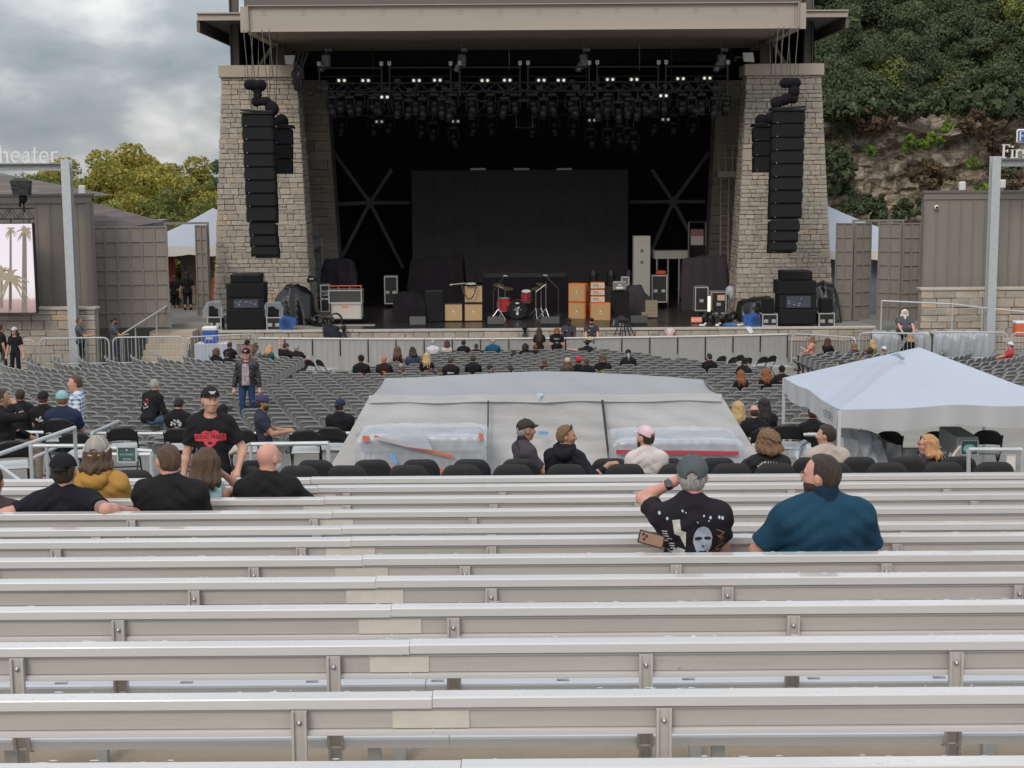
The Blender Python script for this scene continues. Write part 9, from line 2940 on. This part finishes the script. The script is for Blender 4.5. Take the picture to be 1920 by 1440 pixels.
# centre front
CF = [
 ('man in a black cap with a pink back print, left of the mixing tent top',677,664,dict(cap='cap',capc=BLK,capturn=30,hair='crop',hairc='black',shirt=BLK,sleeve=1.9,skin='tan',b=1.15),0,None,(PK,.26,.10,.03)),
 ('bald person with a yellow and red print top, centre left',720,665,dict(hair='buzz',hairc='ginger',shirt=(.03,.015,.014),skin='pink',b=1.05),0,None,(OR_,.3,.08,.06)),
 ('woman with long brown hair and a bare tattooed arm',745,648,dict(fem=1,hair='long',hairc='brown',shirt=(.018,.016,.02),sleeve=0,skin='light',b=1.15),0,None,((.45,.12,.12),.3,.08,.05)),
 ('person in a brown cap and denim vest',773,649,dict(cap='cap',capc=(.05,.028,.025),hair='long',hairc='dark',shirt=(.05,.075,.11),skin='light',len=.22),25,None,None),
 ('woman with blond hair in black, centre left',800,660,dict(fem=1,hair='long',hairc='blond',shirt=BLK,skin='light'),0,None,None),
 ('man in a plain white shirt by the barrier',812,636,dict(hair='crop',hairc='grey',shirt=(.60,.58,.62),skin='tan',b=1.2),0,54.6,None),
 ('woman with dark red hair in a cream top',838,637,dict(fem=1,hair='bob',hairc='auburn',shirt=(.55,.50,.44),sleeve=1.3,skin='light',b=1.1),0,54.6,None),
 ('man with black hair and a blue lettered tee',869,636,dict(hair='short',hairc='black',shirt=BLK,skin='light',b=1.15),0,54.5,(BL,.28,.11,.045)),
 ('man with cropped dark hair and a small grey print, beside the blue lettered tee',893,643,dict(hair='crop',hairc='dark',shirt=BLK,skin='tan',b=1.1),0,54.0,(WH,.26,.07,.02)),
 ('man in a teal blue shirt by the barrier',924,633,dict(hair='crop',hairc='grey',shirt=(.015,.085,.15),skin='tan',b=1.35),0,54.6,None),
 ('woman in a pink top holding up a camera, centre front',963,656,dict(fem=1,hair='bob',hairc='black',shirt=(.40,.06,.10),sleeve=0,skin='light',armL='face',armR='face'),25,53.0,None),
 ('person with bushy black hair and an orange print',985,644,dict(hair='curly',len=.05,hairc='black',shirt=BLK,skin='tan',b=1.15),0,53.8,(OR_,.30,.10,.035)),
 ('man with an orange back print beside the standing long haired woman',1004,645,dict(hair='short',hairc='brown',shirt=BLK,skin='pink',b=1.15),-12,53.8,(OR_,.36,.10,.045)),
 ('man in a black hat stretching his arm along the seat backs',1101,636,dict(cap='hat',capc=(.03,.02,.02),hair='short',hairc='brown',shirt=(.02,.016,.018),skin='pink',b=1.1,armL='out'),0,54.0,None),
 ('person in a straw hat and striped vest at the barrier',1106,630,dict(cap='straw',capc=(.48,.38,.24),hair='short',hairc='lbrown',shirt=(.3,.3,.3),skin='light'),0,55.4,None),
 ('person in a bright red cap and black tee',1085,667,dict(cap='cap',capc=(.50,.03,.05),hair='crop',hairc='dark',shirt=BLK,skin='pink'),0,None,None),
 ('woman with a straw coloured head scarf and long brown hair',1064,669,dict(fem=1,cap='bandana',capc=(.45,.36,.24),hair='long',hairc='brown',shirt=(.05,.04,.03),skin='light'),0,None,None),
 ('man with short brown hair and faint yellow print',1100,669,dict(hair='crop',hairc='brown',shirt=BLK,skin='pink',b=1.1),0,None,((.45,.36,.08),.22,.10,.03)),
 ('person with brown hair and a bright yellow back print',1130,663,dict(hair='bob',hairc='brown',shirt=BLK,skin='light',b=1.2),0,None,(YE,.28,.11,.06)),
 ('person in a black cap with a grey ponytail, in black, centre right',1178,654,dict(cap='cap',capc=BLK,hair='crop',hairc='grey',pony=1,shirt=(.013,.013,.015),skin='light',b=1.15),0,None,None),
 ('man in a grey brown cap and tee with pale back print, centre left',845,667,dict(cap='cap',capc=(.08,.07,.065),hair='crop',hairc='brown',shirt=BLK,skin='pink',b=1.15),0,None,(WH,.34,.11,.022)),
 ('person with short dark hair in black, centre',887,664,dict(hair='short',hairc='dark',shirt=BLK,sleeve=1.5,skin='light',b=1.1),0,None,None),
 ('person with long black hair in a white top, above the mixing tent',886,684,dict(fem=1,hair='long',hairc='black',shirt=(.58,.57,.56),skin='light',len=.24),0,46.5,None),
 ('person in a dark blue cap looking right, above the mixing tent',918,682,dict(cap='cap',capc=(.03,.035,.05),hair='crop',hairc='dark',shirt=(.05,.03,.03),skin='pink',turn=-55),0,46.5,None),
 ('man in a grey cap and black tee above the mixing tent',956,681,dict(cap='cap',capc=(.06,.065,.08),hair='crop',hairc='brown',shirt=BLK,skin='tan'),0,46.8,None),
 ('man with cropped hair above the mixing tent peak',1021,672,dict(hair='buzz',hairc='brown',hair_t=.004,shirt=(.03,.02,.018),skin='pink',b=1.2),0,47.6,None),
 ('broad person in a dark coat, lower left of centre',725,682,dict(hair='short',hairc='dark',shirt=(.011,.012,.017),sleeve=1.9,skin='tan',b=1.45),0,46.2,None),
 ('person with a grey headscarf and camouflage vest',752,680,dict(cap='bandana',capc=(.26,.24,.21),hair='bob',hairc='brown',skin='light',b=1.05,shirtmat=M('camo',(.10,.075,.05),.9,noise=(16,1),col2=(.34,.27,.20))),0,46.4,None),
 ('person with light brown hair and a pink and black top',793,666,dict(hair='bob',hairc='lbrown',shirt=BLK,skin='pink',b=1.05),0,50.0,((.55,.28,.22),.34,.10,.04)),
 ('person with brown hair and a round white back print',808,689,dict(hair='short',hairc='brown',shirt=BLK,skin='light',b=1.15),0,46.0,(WH,.30,.11,.07)),
 ('person with tousled brown hair in a black hooded top',829,688,dict(hair='curly',len=.04,hairc='brown',shirt=BLK,sleeve=1.9,hood=1,skin='light',b=1.1),0,46.0,None)]
for i,(lab,px,py,sp,yw,D_,pr_) in enumerate(CF):
 q = crowd(lab,px,py,sp,yw,D_)
 if pr_: prt(q,pr_[0],40+i,pr_[1],pr_[2],pr_[3],n=34)
crowd('woman with waist long dark brown hair standing at the barrier',1011,614,dict(fem=1,hair='vlong',hairc='dark',shirt=(.02,.016,.016),skin='light',b=1.15,len=.62),0,55.2,None,False)
q = crowd('person in a black tee with pale print standing at the barrier',1044,613,dict(hair='bob',hairc='red',len=.14,shirt=BLK,skin='pink',b=1.3),0,55.2,None,False); prt(q,WH,77,.38,.12,.03,False); prt(q,(.2,.3,.32),78,.24,.07,.04,False)
# guards between barrier and stage
q = crowd('bearded guard in a dark grey tee leaning on the barrier, left of two',1066,595,dict(b=1.3,hair='buzz',hairc='black',beard=1,beardc='black',shirt=(.05,.05,.06),skin='dark',cap='beanie',capc=(.02,.018,.018),armL='rail',armR='rail',lean=-6,eyes=0),180,57.5,0.0,False,LG); prt(q,WH,80,.37,.03,.012,False,5,.09,1)
q = crowd('guard in a dark cap and grey tee leaning on the barrier, right of two',1109,595,dict(b=1.25,hair='crop',hairc='dark',beard=1,shirt=(.045,.045,.055),skin='pink',cap='cap',capc=(.02,.018,.018),armL='rail',armR='rail',lean=-6),180,57.5,0.0,False,LG); prt(q,WH,81,.37,.03,.012,False,5,.09,1)
# back stage silhouettes by the left tent
crowd('person in black standing behind the left gate, nearer the banner',327,515,dict(b=1.2,hair='short',hairc='dark',shirt=BLK,skin='tan',pants=BLK),-20,65.5,SZ-.05,False)
crowd('taller person in black standing behind the left gate',350,508,dict(b=1.1,hair='short',hairc='black',shirt=BLK,skin='tan',pants=BLK),10,64.5,SZ-.05,False)
build_seats()
